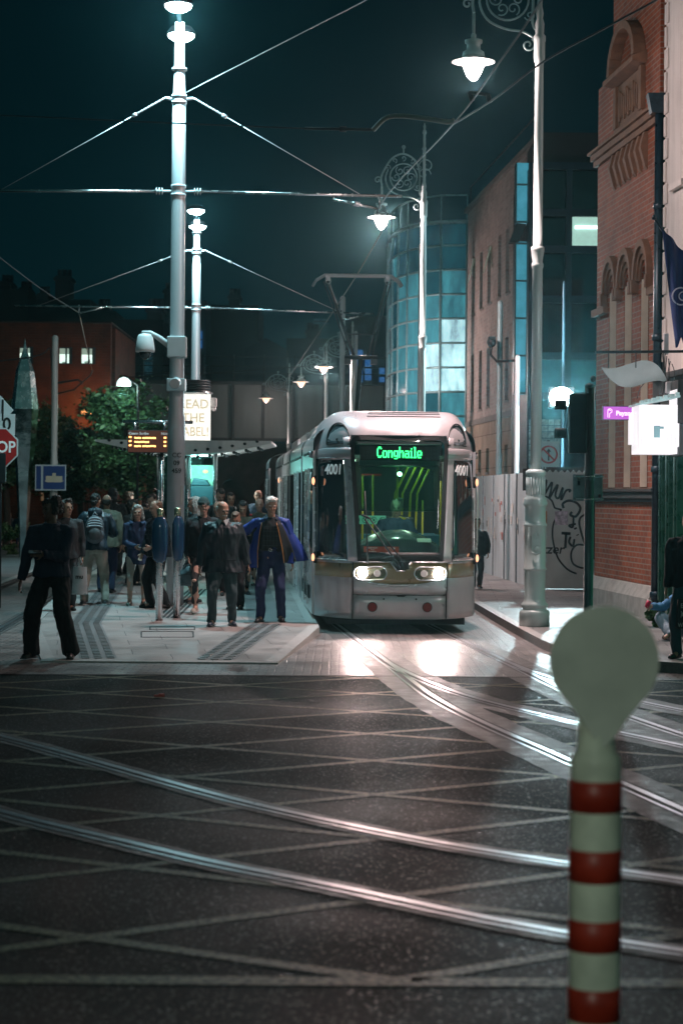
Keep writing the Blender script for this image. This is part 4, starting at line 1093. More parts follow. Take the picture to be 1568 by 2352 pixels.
# ---- smart-card validators
def validator():
    t = thing('card_validator', 'v', 'card reader')
    q = MB(); q.lathe([(.052, 0), (.052, .98), (.05, 1.0)], n=20); q.build('post', M_STEEL, t)
    q = MB()
    def fn(u, v):
        prof = [(.02, .80), (.09, .88), (.115, 1.0), (.12, 1.2), (.115, 1.38), (.07, 1.48), (.04, 1.50)]
        k = v * (len(prof) - 1); i = min(int(k), len(prof) - 2); f = k - i
        r = prof[i][0] * (1 - f) + prof[i + 1][0] * f; z = prof[i][1] * (1 - f) + prof[i + 1][1] * f
        a = 2 * math.pi * u
        return Vector((r * math.cos(a) * .98, r * math.sin(a) * .55 - .02, z))
    q.grid(fn, 20, 24); q.build('reader_shell', mat('shell_blue', (.018, .06, .13), .22, .2, var=0, coat=.6), t)
    q = MB(); q.lathe([(.045, 1.49), (.05, 1.52), (.05, 1.60), (.035, 1.62)], n=16); q.build('cap', mat('brass_cap', (.55, .5, .35), .25, .9, var=0), t)
    return t
v0 = validator(); v1 = copy_tree(v0)
for o, (px, py), lab in ((v0, (366, 1425), 'blue pod card reader on a steel post, left of the pair by the near pole'), (v1, (406, 1419), 'blue pod card reader on a steel post, right of the pair by the near pole')):
    p = plat(px, py); o.location = p; o['label'] = lab; o['group'] = 'card readers on the platform'
v1.rotation_euler.z = .9

# ---- shelter, info screen, advert drum
shx = lambda px, Y=42: at(px, YH, Y).x
SH = thing('tram_shelter', 'glass tram shelter with a thin winged canopy on steel columns', 'shelter', (shx(435), 42, .28))
def fn(u, v):
    a, b = at(238, 1030, 42), at(628, 1036, 42); x = a.x + (b.x - a.x) * u
    return Vector((x, 40.6 + 3.4 * v, 3.02 - .26 * (1 - abs(2 * u - 1) ** 1.6)))
q = MB(); q.prism([fn(i / 24, 0) for i in range(25)] + [fn(1, 0) + Vector((0, 0, .04)), fn(0, 0) + Vector((0, 0, .04))], (0, 3.4, 0)); q.build('canopy', mat('canopy_pale', (.75, .72, .72), .4, .1, var=.1), SH)
q = MB()
for i in range(13):
    x = fn(.08 + i * .84 / 12, 0).x; zz = fn(.08 + i * .84 / 12, 0).z; q.ell((x, 40.58, zz + .09), (.035, .02, .03), 8, 5)
    for yy in (41.2, 42, 43): q.ell((x, yy, fn(.08 + i * .84 / 12, .5).z - .03), .035, 8, 5)
q.build('canopy_fixing', M_DARK, SH)
for px in (369, 376, 435, 497):
    q = MB(); q.cyl((shx(px), 41.6, .28), (shx(px), 41.6, 2.9), .06 if px == 435 else .045); q.build('column', M_STEEL, SH)
q = MB()
for a_, b_ in ((380, 430), (440, 492)):
    q.box2((shx(a_), 41.7, .6), (shx(b_), 41.715, 2.75))
q.build('glass_screen', M_SGL, SH)
cs = MB(); cs.box((shx(455), 43.2, 2.22), (.56, .1, .75)); o = cs.build('lit_poster', mat('poster_lit', (.7, .8, .65), .5, var=.3, scale=4, emit=(.75, 1, .75), es=1.1)); tag(o, 'brightly lit poster panel inside the shelter', 'poster')
cs = MB(); cs.box((shx(425), 43.2, 2.3), (.1, .1, .35)); cs.box((shx(425), 43.2, 1.9), (.1, .1, .2)); o = cs.build('ticket_machine_screen', mat('poster_lit', (.7, .8, .65)), None); tag(o, 'narrow lit ticket machine screen seen right behind the near pole', 'screen')
q = MB(); q.box((shx(450), 42.8, 1.5), (.7, .35, 1.3)); q.prism([(shx(432), 42.6, 2.15), (shx(478), 42.6, 2.15), (shx(470), 42.6, 2.28), (shx(440), 42.6, 2.32)], (0, .3, 0)); o = q.build('ticket_machine', mat('machine_blue', (.08, .12, .16), .4, var=.1), bevel=.02); tag(o, 'grey-blue ticket machine under the shelter', 'ticket machine')
for px, y in ((380, 1072), (470, 1090)):
    q = MB(); q.ell(at(px if px > 400 else 472, 1083, 42.4), (.06, .06, .04)); o = q.build('ceiling_spotlight', emis('warm_spot', (1, .45, .2), 9)); tag(o, 'small warm spotlight glowing in the shelter roof', 'light'); break
# info screen
IS = thing('departure_board', 'black departure board with amber lines hanging from a steel rail', 'information board', at(338, 1014, 33.5))
c = at(345, 1014, 33.5)
q = MB(); q.box(c, (.74, .12, .38)); q.build('casing', M_BLK, IS, bevel=.008)
sf = Vector((c.x, c.y - .064, c.z))
q = MB(); q.box(sf, (.72, .008, .36)); scn = q.build('screen', mat('screen_brown', (.03, .012, .01), .3, var=0, emit=(.05, .012, .006), es=1), IS)
q = MB()
for i, (n1, n2) in enumerate(((17, 1), (12, 1), (17, 3))):
    z = c.z + .062 - i * .068
    for k in range(n1 + 3):
        if k in (2, 3) or (i != 1 and k == 9): continue
        q.box((c.x - .335 + k * .0225, sf.y - .008, z - (.006 if k > 2 else -.008) + rnd.uniform(-.003, .003)), (.019, .006, .028))
    for k in range(2): q.box((c.x + .245 + k * .022, sf.y - .008, z), (.019, .006, .03))
q.build('amber_text', emis('led_amber', (1, .46, .13), 4), scn)
text('Ceann Scríbe', 'board_heading', .062, M_WHT, scn, face_cam((c.x - .35, sf.y - .008, c.z + .13)), align='LEFT', bold=.001)
text('Nóim', 'board_heading', .062, M_WHT, scn, face_cam((c.x + .19, sf.y - .008, c.z + .13)), align='LEFT', bold=.001)
q = MB(); a_, b_ = at(283, 968, 33.5), at(443, 970, 33.5); q.cyl(a_, b_, .028); q.cyl(at(310, 970, 33.5), at(310, 989, 33.5), .03); q.cyl(at(378, 970, 33.5), at(378, 989, 33.5), .03)
q.cyl(at(372, 1040, 33.5), (at(372, 1040, 33.5).x, 33.5, pz(33.5)), .028); q.build('support_rail', M_STEEL, IS)
# advert drum
AD = thing('advert_drum', 'lit advert drum reading READ THE LABEL! under a dark slatted cap', 'advertising column', (shx(455, 44), 44, .28))
xc = shx(446, 44); q = MB()
q.lathe([(.36, 3.05), (.39, 3.06), (.39, 3.12), (.37, 3.14)], (xc, 44, 0), 32); q.lathe([(.37, 4.16), (.39, 4.17), (.39, 4.2), (.36, 4.22)], (xc, 44, 0), 32); q.cyl((xc, 44, .28), (xc, 44, 3.1), .2); q.build('drum_frame', M_STEEL, AD)
q = MB()
for k in range(5): q.lathe([(.30, 4.20 + k * .055), (.345, 4.21 + k * .055), (.345, 4.24 + k * .055), (.30, 4.25 + k * .055)], (xc, 44, 0), 32)
q.build('slatted_cap', M_DARK, AD)
q = MB(); q.box((xc + .0, 43.6, 3.64), (.74, .05, 1.02)); pn = q.build('lit_panel', mat('panel_white', (.8, .8, .74), .5, var=0, emit=(1, .99, .9), es=.95), AD)
for i, s_ in enumerate(('READ', 'THE', 'LABEL!')):
    text(s_, 'advert_lettering', .28, mat('pale_print', (.7, .65, .5), .6, var=0, emit=(.80, .70, .48), es=.6), pn, face_cam((xc + .0, 43.57, 3.92 - i * .30)), sx=.95 if i < 2 else .82, bold=.004)
q = MB(); q.box((xc + .43, 43.8, 3.98), (.12, .2, .2)); q.ell((xc + .43, 43.8, 3.84), (.06, .06, .05)); q.build('camera', MC['camera_white'], AD, bevel=.02)

# ---- right foreground marker post
DP = 6.6
mp_ = at(1373, YH, DP)
mk = thing('marker_post', 'out-of-focus red and white banded marker post topped by a round disc, close to the viewer', 'marker post', (mp_.x, DP, 0))
zt = lambda y: at(1373, y, DP).z
q = MB(); r = .083
bands = [(0, 0)]; ys = [(1790, 1862), (1948, 2022), (2108, 2180), (2264, 2340), (2420, 2492), (2576, 2650), (2732, 2806)]
q.lathe([(.16, 0), (.16, .03), (.10, .06), (r, .10), (r, zt(1752)), (r * .93, zt(1735)), (.062, zt(1722)), (.058, zt(1640))], (mp_.x, DP, 0), 40)
q.build('tube', mat('post_white', (.80, .74, .58), .5, var=.22, scale=7), mk)
for a_, b_ in ys:
    q = MB(); z0, z1_ = zt(b_), zt(a_)
    q.lathe([(r, z0), (r + .0035, z0 + .002), (r + .0035, z1_ - .002), (r, z1_)], (mp_.x, DP, 0), 40); q.build('red_band', mat('band_red', (.45, .035, .015), .4, var=.25, scale=9), mk)
dc = at(1387, 1518, DP - .06); q = MB(); pts = []
for k in range(64):
    a = 2 * math.pi * k / 64; rr_ = .179; x, z = rr_ * math.cos(a), rr_ * math.sin(a)
    if z < -.10: z *= 1 + .6 * ((-z - .10) / .079) ** 2 * max(0, 1 - abs(x) / .15); 
    pts.append((dc.x + x, dc.y, dc.z + z))
q.prism(pts, (0, .012, 0)); q.build('disc', mat('disc_grey', (.72, .66, .56), .5, var=.14, scale=5), mk)
q = MB(); q.box((dc.x - .01, DP - .02, zt(1680)), (.075, .05, .12)); q.build('disc_bracket', MC['disc_grey'], mk, bevel=.01)

# ---- traffic signal on the right footpath
TX = at(1352, YH, 24); tx = TX.x
ts = thing('traffic_signal', 'traffic signal seen from behind on a dark steel pole, glaring white to the left', 'traffic light', (tx, 24, .12))
q = MB(); q.lathe([(.09, .12), (.09, .14), (.057, .16), (.057, 3.27), (.062, 3.27), (.062, 3.31), (.02, 3.33)], (tx, 24, 0), 24); q.build('pole', mat('galvanised', (.09, .12, .13), .45, .5, var=.35, scale=12, streak=True), ts)
sz = lambda y: at(1325, y, 24).z
q = MB(); q.box((tx - .16, 23.9, (sz(905) + sz(1042)) / 2), (.21, .14, sz(905) - sz(1042))); hd = q.build('signal_head', M_BLK, ts, bevel=.015)
for k, y in enumerate((935, 1000)):
    q = MB(); c = Vector((tx - .27, 23.95, sz(y)))
    q.grid(lambda u, v: c + Vector((-.02 - .13 * v, .085 * math.cos(R(-20 + 220 * u)), .085 * math.sin(R(-20 + 220 * u)))), 14, 3, th=(0, 0, -.004)); q.build('signal_hood', M_BLK, hd)
FLP = at(1288, 912, 45.4); q = MB(); q.ell(FLP, (.27, .05, .22)); fo = thing('floodlight', 'glaring blue-white floodlight on the thin blue pole behind the traffic signal', 'floodlight', FLP); q.build('lens', emis('flood_glare', (.8, .96, 1), 160), fo); q = MB(); q.box(FLP + Vector((.02, .14, 0)), (.58, .16, .48)); q.bar(FLP + Vector((0, .2, 0)), FLP + Vector((-.02, .5, -.2)), .05, .05); q.build('housing', M_DARK, fo, bevel=.02)  # lens enlarged so its shape stands in for the spread of glare
q = MB(); q.tube([(tx - .03, 23.93, 3.2), (tx - .1, 23.9, 3.22), (tx - .13, 23.9, 3.12), (tx - .05, 23.93, 3.1)], .006, 5); q.ell((tx + .03, 23.95, 3.38), (.035, .035, .04)); q.build('cable_loop', M_DARK, ts)
q = MB()
for s, x0 in ((-1, -.16), (1, .11)):
    q.box((tx + (-.105 if s < 0 else .115), 24.05, at(1350, 1120, 24).z), (.17 if s < 0 else .10, .012, .32))
sp_ = q.build('sign_back', mat('alu_back', (.2, .25, .27), .45, .4, var=.3, scale=9), ts, bevel=.01)
q = MB()
for y in (1094, 1146):
    z = at(1350, y, 24).z; q.box((tx, 24.03, z), (.36, .012, .012)); q.lathe([(.058, z - .008), (.064, z), (.058, z + .008)], (tx, 24, 0), 16)
q.build('sign_clip', M_STEEL, sp_)
q = MB()
for k in range(6): q.box((tx + rnd.choice((-.15, -.12, .11, .13)) , 24.04, at(1350, rnd.uniform(1100, 1140), 24).z), (.03, .004, .045), mi=k % 3)
q.build('sticker', [mat('sticker_pink', (.5, .12, .2), .6, var=.5, scale=40), MC['sticker_white'], mat('sticker_dark', (.03, .04, .05), .6, var=.2)], sp_)

# a further lamp of the same row stands behind the viewer
o = copy_tree(lamp0); o.location = (-2.0, -7, .05); o['label'] = 'ornate lamp post standing behind the viewer across the junction'; o['group'] = LG
# ---- no-straight-ahead sign behind the hoarding
c = at(1259, 1044, 42.6)
ns = thing('prohibition_sign', 'round red-ringed no-straight-ahead sign on a pale square board behind the lamp post', 'road sign', c)
q = MB(); q.box(c + Vector((0, .02, -.03)), (.46, .02, .62)); q.build('board', mat('board_pale', (.5, .55, .55), .5, var=.1), ns)
q = MB(); q.tube([(c.x + .175 * math.cos(a), c.y, c.z + .175 * math.sin(a)) for a in [2 * math.pi * k / 32 for k in range(32)]], .022, 6, closed=True); q.bar(c + Vector((-.12, -.01, .12)), c + Vector((.12, -.01, -.12)), .035, .012, up=(0, 1, 0)); q.build('red_ring', mat('ring_red', (.5, .05, .05), .5, var=0), ns)
q = MB(); q.box(c + Vector((0, .003, -.03)), (.03, .006, .2)); q.prism([c + Vector((-.05, 0, .06)), c + Vector((.05, 0, .06)), c + Vector((0, 0, .13))], (0, .006, 0)); q.build('arrow', MC['sign_black'], ns)
q = MB(); q.cyl((c.x, c.y + .06, .12), (c.x, c.y + .06, c.z + .3), .03); q.build('post', M_DARK, ns)
# ---- square-side furniture: finger post, small yellow sign, shelter lamp
c = at(322, 1108, 62); q = MB(); q.box(at(325, 1109, 62), (.34, .03, .55)); q.cyl(at(322, 1125, 62.05), (at(322, 1125, 62.05).x, 62.05, .12), .05); q.prism([at(313, 1080, 62), at(334, 1080, 62), at(324, 1095, 62)], (0, .02, 0)); o = q.build('small_sign', mat('sign_orange', (.45, .22, .12), .5, var=.2)); tag(o, 'small orange plate sign on a thin post under the big tree', 'sign')
q = MB(); c = at(285, 886, 59.5); q.lathe([(.22, c.z), (.21, c.z + .12), (.13, c.z + .22), (.02, c.z + .26)], (c.x, 59.5, 0), 20); k = len(q.f); q.tube([c + Vector((0, 0, .3)), at(300, 872, 59.5), at(318, 885, 59.5), (at(318, 885, 59.5).x, 59.5, .1)], .04, 6); q.m = [0] * k + [1] * (len(q.f) - k); o = q.build('tree_lamp', [mat('globe_white', (.6, .8, .75), .5, var=0, emit=(.75, 1, .95), es=1.5), M_DARK]); tag(o, 'white dome street lantern glowing above the tree', 'street lamp')
# ---------------------------------------------------------------- buildings
def frame(o, P, Q, z=0.0):
    """local x runs from P to Q along the facade, -y faces the street"""
    d = Vector((Q[0] - P[0], Q[1] - P[1])); o.location = (P[0], P[1], z); o.rotation_euler = (0, 0, math.atan2(d.y, d.x)); return d.length
def arch_wall(mb, s0, s1, c, w, z0, z1, zb, zt, y0, y1, mi=0):
    e = (0, y1 - y0, 0)
    if z0 > zb: mb.prism([(s0, y0, zb), (s1, y0, zb), (s1, y0, z0), (s0, y0, z0)], e, mi)
    arc = [(c - w * math.cos(a), y0, z1 + w * math.sin(a)) for a in [math.pi / 2 * k / 8 for k in range(9)]]
    mb.prism([(s0, y0, z0), (c - w, y0, z0)] + arc + [(c, y0, zt), (s0, y0, zt)], e, mi)
    arc = [(c + w * math.sin(a), y0, z1 + w * math.cos(a)) for a in [math.pi / 2 * k / 8 for k in range(9)]]
    mb.prism([(c, y0, zt)] + arc + [(c + w, y0, z0), (s1, y0, z0), (s1, y0, zt)], e, mi)
M_BRA = facade_mat('gable_brick', (.30, .068, .025), (.20, .045, .018), (.25, .18, .14), .24, .085, .010, dirt=.35)
M_BRO = facade_mat('office_brick', (.56, .46, .42), (.40, .31, .28), (.5, .45, .42), .28, .13, .02, dirt=.25)
M_STO = mat('brown_sandstone', (.17, .095, .06), .8, var=.3, scale=5, bump=.4)
M_PLI = mat('plinth_stone', (.26, .25, .23), .75, var=.25, scale=6, bump=.4)
M_CRM = mat('cream_frame', (.68, .62, .52), .5, var=.1)
M_BEI = facade_mat('beige_stone', (.50, .40, .30), (.42, .33, .25), (.12, .09, .07), 1.2, .6, .012, dirt=.25, bump=.3)
M_RND = mat('white_render', (.62, .58, .55), .75, var=.18, scale=4, bump=.3, streak=True)
M_DGR = mat('dark_green_paint', (.01, .05, .035), .3, var=.2, coat=.3)
M_PIPE = mat('pipe_navy', (.012, .03, .045), .35, .3, var=.3, scale=14)

# gothic gable
A = thing('gothic_building', 'red brick gable building with three tall arched lancet windows beside the white shop', 'building')
PF, PN = (4.40, 34.8), (4.80, 30.55)
LA = math.hypot(PN[0] - PF[0], PN[1] - PF[1])
w_ = MB(); cs = (1.22, 2.32, 3.42)
bnd = [0, 1.77, 2.87, LA]
for i, c in enumerate(cs): arch_wall(w_, bnd[i], bnd[i + 1], c, .27, 2.12, 5.35, .62, 7.75, 0, .4)
w_.box2((0, 0, 7.75), (LA, .4, 9.05)); w_.box2((1.1, 0, 9.05), (LA, .4, 11.4))
w_.box2((0.001, .41, 0), (LA, 5.8, 9.04)); w_.box2((1.1, .41, 9.05), (LA - .001, 5.8, 11.4)); w_.box2((.002, .03, .0), (LA - .002, .4, .615)); w_.build('wall', M_BRA, A)
pl_ = MB(); pl_.prism([(0, -.12, .12), (0, .02, .12), (0, .02, .62), (0, -.02, .60), (0, -.12, .42)], (LA, 0, 0)); pl_.prism([(-.12, -.12, .12), (-.12, 2, .12), (-.12, 2, .55), (-.12, -.12, .42)], (.11, 0, 0)); pl_.build('plinth', M_PLI, A)
b = MB(); b.box2((-.03, -.07, 1.96), (LA, .0, 2.06)); b.box2((-.03, -.04, 1.90), (LA, .0, 1.955)); b.box2((-.03, -.10, 2.065), (LA, .0, 2.11)); b.build('string_course', mat('dark_stone', (.05, .05, .05), .8, var=.3), A)
b = MB(); b.box2((-.08, -.12, 7.80), (LA, 0, 7.90)); b.box2((-.05, -.07, 7.70), (LA, 0, 7.795)); b.box2((-.12, -.17, 7.905), (LA, 0, 7.95))
b.build('cornice', M_STO, A); b = MB()
for k in range(7): b.prism([(1.25 + k * .36, 0, 7.1), (1.25 + k * .36, -.04, 7.15), (1.25 + k * .36, -.12, 7.45), (1.25 + k * .36, -.06, 7.69), (1.25 + k * .36, 0, 7.69)], (.13, 0, 0))
build_each(b, 'corbel', M_STO, A); b = MB(); b.box2((-.1, -.08, 5.10), (.85, 0, 5.22)); b.box2((3.8, -.08, 5.10), (LA, 0, 5.22)); build_each(b, 'impost_band', M_STO, A)
for i, c in enumerate(cs):
    h = MB()
    for rr_, dd, tt in ((.50, .10, .09), (.40, .06, .08), (.31, .03, .07)):
        n = 16; pts = []
        for k in range(n + 1):
            a = math.pi * k / n; pts.append((c - rr_ * math.cos(a), 5.40 + rr_ * 1.25 * math.sin(a)))
        pi_ = [(c + (x - c) * (rr_ - tt) / rr_, 5.40 + (z - 5.40) * (rr_ - tt) / rr_) for x, z in pts]
        for k in range(n): h.prism([(pts[k][0], -dd, pts[k][1]), (pts[k + 1][0], -dd, pts[k + 1][1]), (pi_[k + 1][0], -dd, pi_[k + 1][1]), (pi_[k][0], -dd, pi_[k][1])], (0, dd + .001, 0))
    for s in (-1, 1): h.box2((c + s * .46 - .05, -.12, 5.22), (c + s * .46 + .05, 0, 5.42))
    h.build('hood_mould', M_STO, A)
    g_ = MB(); g_.box2((c - .27, .22, 2.12), (c + .27, .24, 5.62)); wd_ = g_.build('window', M_DGL, A)
    f = MB(); f.box2((c - .27, .012, 2.14), (c - .235, .115, 5.42)); f.box2((c + .19, .14, 2.14), (c + .27, .21, 5.35)); f.box2((c - .03, .14, 2.14), (c + .02, .21, 5.55)); f.box2((c - .2, .14, 2.14), (c + .19, .2, 2.22)); f.box2((c - .2, .14, 3.7), (c + .19, .2, 3.77)); f.build('window_frame', M_CRM, wd_)
q = MB(); q.box2((1.45, -.06, 8.0), (3.35, 0, 8.08)); q.box2((1.45, -.08, 8.08), (1.62, 0, 8.78)); q.box2((3.18, -.08, 8.08), (3.35, 0, 8.78)); q.box2((1.62, -.03, 8.08), (3.18, 0, 8.78)); q.prism([(1.35, 0, 8.79), (1.35, -.24, 8.82), (1.35, -.24, 8.90), (1.35, 0, 9.0)], (2.1, 0, 0))
n = 14
for k in range(n):
    a, a2 = math.pi * k / n, math.pi * (k + 1) / n; c = 2.4
    P_ = lambda r, t: (c - r * math.cos(t), -.2, 8.95 + r * .75 * math.sin(t))
    q.prism([P_(.95, a), P_(.95, a2), P_(.78, a2), P_(.78, a)], (0, .2, 0))
for k in range(9): q.box2((1.75 + k * .15, -.06, 8.16 + .05 * (k % 2)), (1.82 + k * .15, -.03, 8.66 - .06 * (k % 3)))
q.build('carved_plaque', M_STO, A, bevel=.008)
frame(A, PF, PN)

# white shop building
E = thing('shop_building', 'white rendered shop building at the right edge with a dark green shopfront', 'building')
EP, EQ = (4.845, 30.3), (5.7, 21.5); 
q = MB(); q.box2((0, 0, 3.35), (8.8, 5, 11.5)); q.box2((0, .5, 0), (8.8, 5, 3.34)); q.build('wall', M_RND, E)
q = MB()
for k in range(22): q.box2((0, -.03, 3.9 + k * .34), (.10 + .09 * (k % 2), -.001, 4.2 + k * .34))
q.box2((0.5, -.08, 6.4), (1.2, 0, 6.5)); q.build('quoin_stones', M_RND, E, bevel=.01)
q = MB(); q.box2((.0, -.16, 3.36), (8.7, -.001, 3.6)); q.box2((.0, -.24, 3.6), (8.7, -.001, 3.68)); q.box2((.3, -.12, 2.95), (8.7, .5, 3.34)); q.build('fascia', mat('fascia_black', (.012, .016, .016), .5, var=.1), E)
q = MB()
for x in (0.05, .45, .9, 1.7, 2.6, 3.6, 4.6): q.box2((x, -.06, 0), (x + .14, .5, 2.95)); q.box2((x + .03, -.085, .3), (x + .11, -.06, 2.7))
q.box2((.2, .1, 0), (8.7, .5, .55)); q.build('shopfront', M_DGR, E, bevel=.01)
q = MB(); q.box2((.19, .3, .56), (8.7, .31, 2.94)); q.build('shop_window', mat('shop_lit', (.02, .2, .12), .1, var=.6, scale=2, emit=(.02, .55, .28), es=.55), E)
frame(E, EP, EQ, .12)
q = MB(); o_ = Vector((4.80, 30.42, 0)); q.tube([o_ + Vector((-.02, 0, .14)), o_ + Vector((-.02, 0, 7.8))], .075, 12)
for z in (.5, 2.4, 4.4, 6.4): q.lathe([(.075, z - .05), (.095, z - .04), (.095, z + .04), (.075, z + .05)], (o_.x - .02, o_.y, 0), 12)
q.prism([(o_.x - .16, o_.y - .12, 7.8), (o_.x + .14, o_.y - .12, 7.8), (o_.x + .2, o_.y - .12, 8.1), (o_.x - .22, o_.y - .12, 8.1)], (0, .24, 0)); o = q.build('drainpipe', M_PIPE); tag(o, 'dark navy drainpipe with a hopper head between the brick gable and white wall', 'drainpipe')
# hanging leaf-shaped sign
SY = 27.5
lsn = thing('hanging_sign', 'blank white leaf-shaped sign hanging from a black bar', 'sign', at(1455, 858, SY))
q = MB(); q.bar(at(1367, 809, SY), at(1700, 806, SY), .05, .035); 
for x in (1396, 1459): q.bar(at(x, 811, SY), at(x, 845, SY), .025, .012)
q.build('bracket_bar', M_DARK, lsn)
L_ = [(1381, 844), (1400, 846), (1420, 843), (1445, 835), (1470, 828), (1487, 828), (1505, 836), (1518, 850), (1530, 874), (1512, 874), (1495, 876), (1475, 882), (1455, 888), (1438, 889), (1420, 885), (1403, 873), (1390, 858)]
q = MB(); P_ = smooth([at(x, y, SY) for x, y in L_ + [L_[0]]], 3)[:-1]; q.prism(P_, (0, .05, 0)); q.build('leaf_board', mat('leaf_white', (.46, .50, .50), .5, var=.08), lsn)
# lit pay sign
PY_ = 28.0
c = at(1428, 949, PY_)
ps = thing('blade_sign', 'lit purple blade sign reading Payzone', 'sign', c)
q = MB(); q.box(c, (.56, .08, .20)); q.build('sign_frame', mat('frame_blue', (.02, .06, .10), .4, var=0), ps)
q = MB(); q.box(c + Vector((0, -.042, 0)), (.535, .012, .176)); fc = q.build('sign_face', mat('face_purple', (.3, .05, .35), .5, var=0, emit=(.50, .11, .60), es=.8), ps)
text('Payzone', 'sign_lettering', .088, mat('lit_white', (.9, .8, .9), .5, var=0, emit=(1, .75, 1), es=.9), fc, face_cam(c + Vector((.05, -.052, -.005))), bold=.003)
q = MB(); lx = c.x - .195; pts = [(lx - .015, -.06), (lx - .015, .01), (lx - .01, .05), (lx + .02, .06), (lx + .045, .04), (lx + .04, .01), (lx + .01, -.01), (lx + .01, -.06)]
q.tube([(x, c.y - .052, c.z + z) for x, z in pts], .005, 5, closed=True); q.tube([(lx - .01, c.y - .052, c.z + .05), (lx + .03, c.y - .052, c.z + .03)], .005, 5); q.build('leaf_logo', MC['lit_white'], fc)
# glaring white lightbox
WB = thing('lightbox_sign', 'glaring white lightbox sign projecting over the green shopfront', 'sign', at(1510, 980, 27.2))
a_ = at(1466, 1042, 27.2); b_ = at(1555, 930, 27.2); 
q = MB(); q.box2((a_.x, 27.2, a_.z), (b_.x, 27.9, b_.z)); q.build('box_face', mat('box_lit', (.3, .3, .3), .5, var=.1, scale=2, emit=(1, .93, .97), es=.8), WB)
q = MB(); q.box2((a_.x - .035, 27.5, a_.z + .14), (a_.x - .001, 28, b_.z - .1)); q.box2((b_.x, 27.3, a_.z + .1), (b_.x + .04, 27.9, b_.z + .22)); build_each(q, 'box_side', MC['box_lit'], WB)
q = MB()
q.box2((a_.x + .2, 27.17, a_.z + .22), (a_.x + .28, 27.199, a_.z + .38)); q.box2((a_.x + .23, 27.165, a_.z + .34), (a_.x + .33, 27.199, a_.z + .37)); q.build('dark_mark', mat('mark_teal', (.1, .25, .28), .5, var=0), WB)
q = MB()
for k in range(26): 
    x = a_.x + .03 + k * .0185
    if not (.19 < x - a_.x < .34): q.box2((x, 27.193, a_.z + .13 + rnd.uniform(-.02, .02)), (x + .006, 27.199, a_.z + .24 + rnd.uniform(-.02, .04)))
q.build('blurred_print', mat('print_grey', (.4, .4, .45), .5, var=0, emit=(.2, .22, .28), es=.6), WB)
q = MB(); q.prism([Vector((a_.x - .06, 27.1, b_.z - .02)), Vector((b_.x + .02, 27.1, b_.z + .10)), Vector((b_.x + .02, 27.1, b_.z + .13)), Vector((a_.x - .06, 27.1, b_.z + .01))], (0, .7, 0))
for k in range(7): q.box((a_.x + .02 + k * .08, 27.12, b_.z + .03 + k * .019), (.05, .1, .04), rz=.3 * (k % 2))
q.build('lamp_rail', mat('rail_teal', (.3, .45, .45), .4, var=.3, scale=9), WB)
q = MB(); q.box2((b_.x + .01, 27.25, a_.z + .42), (b_.x + .6, 28, b_.z + .35)); q.box2((b_.x + .045, 27.3, a_.z - .02), (b_.x + .6, 28, a_.z + .41)); o = q.build('shop_sign_cabinet', M_BLK, bevel=.01); tag(o, 'black sign cabinet at the right edge behind the glaring lightbox', 'sign cabinet')
q = MB()
for k in range(7):
    x0 = 1518 + k * 4; q.tube(smooth([at(x0, 800 + 6 * k, 28.2), at(x0 + rnd.uniform(-6, 8), 860, 28.1), at(x0 + rnd.uniform(-8, 4), 900, 28), at(x0 - 12 + rnd.uniform(-6, 6), 922, 27.9)], 4), .007, 5)
q.tube(smooth([at(1490, 870, 28), at(1470, 890, 27.9), at(1462, 915, 27.8)], 4), .008, 5); o = q.build('cable_bundle', M_DARK); tag(o, 'loose bundle of black cables above the glaring lightbox', 'cables')
q = MB(); c = at(1536, 890, 27.9); q.box(c, (.10, .08, .16)); q.box(at(1528, 790, 28.3), (.07, .06, .30)); o = q.build('junction_box', mat('jbox', (.5, .5, .52), .5, var=.2), bevel=.01); tag(o, 'grey junction boxes fixed to the white wall above the lightbox', 'junction box')
# flag
FY = 28.0
fl_ = thing('hanging_flag', 'dark blue flag with pale ring hanging limp from a slanted pole', 'flag', at(1568, 600, FY))
q = MB(); q.tube([at(1500, 500, FY), at(1600, 640, FY + .6)], .018, 8); q.lathe([(.03, -.03), (.035, 0), (.02, .04)], at(1501, 500, FY), 10); q.build('flag_pole', M_PIPE, fl_)
q = MB()
def fn(u, v):
    top = at(1516 + 84 * u, 520 + 92 * u, FY + .4 * u); bot = at(1548 + 60 * u, (560 if u < .05 else 792) - 30 * u + 10 * math.sin(u * 20), FY + .3 * u)
    p = top.lerp(bot, v); p.y += .06 * math.sin(u * 16 + v * 2); return p
q.grid(fn, 20, 12, th=(0, .006, 0)); fg = q.build('flag_cloth', mat('flag_blue', (.012, .03, .12), .8, var=.15), fl_)
q = MB(); q.tube(spiral((at(1563, 680, FY).x, at(1563, 680, FY).z), .12, .12, R(60), R(300), 16, y=FY + .02), .012, 6); q.tube(spiral((at(1568, 680, FY).x, at(1568, 680, FY).z), .06, .06, R(60), R(300), 16, y=FY + .01), .010, 6); q.build('ring_emblem', mat('flag_pale', (.35, .38, .5), .8, var=0), fg)

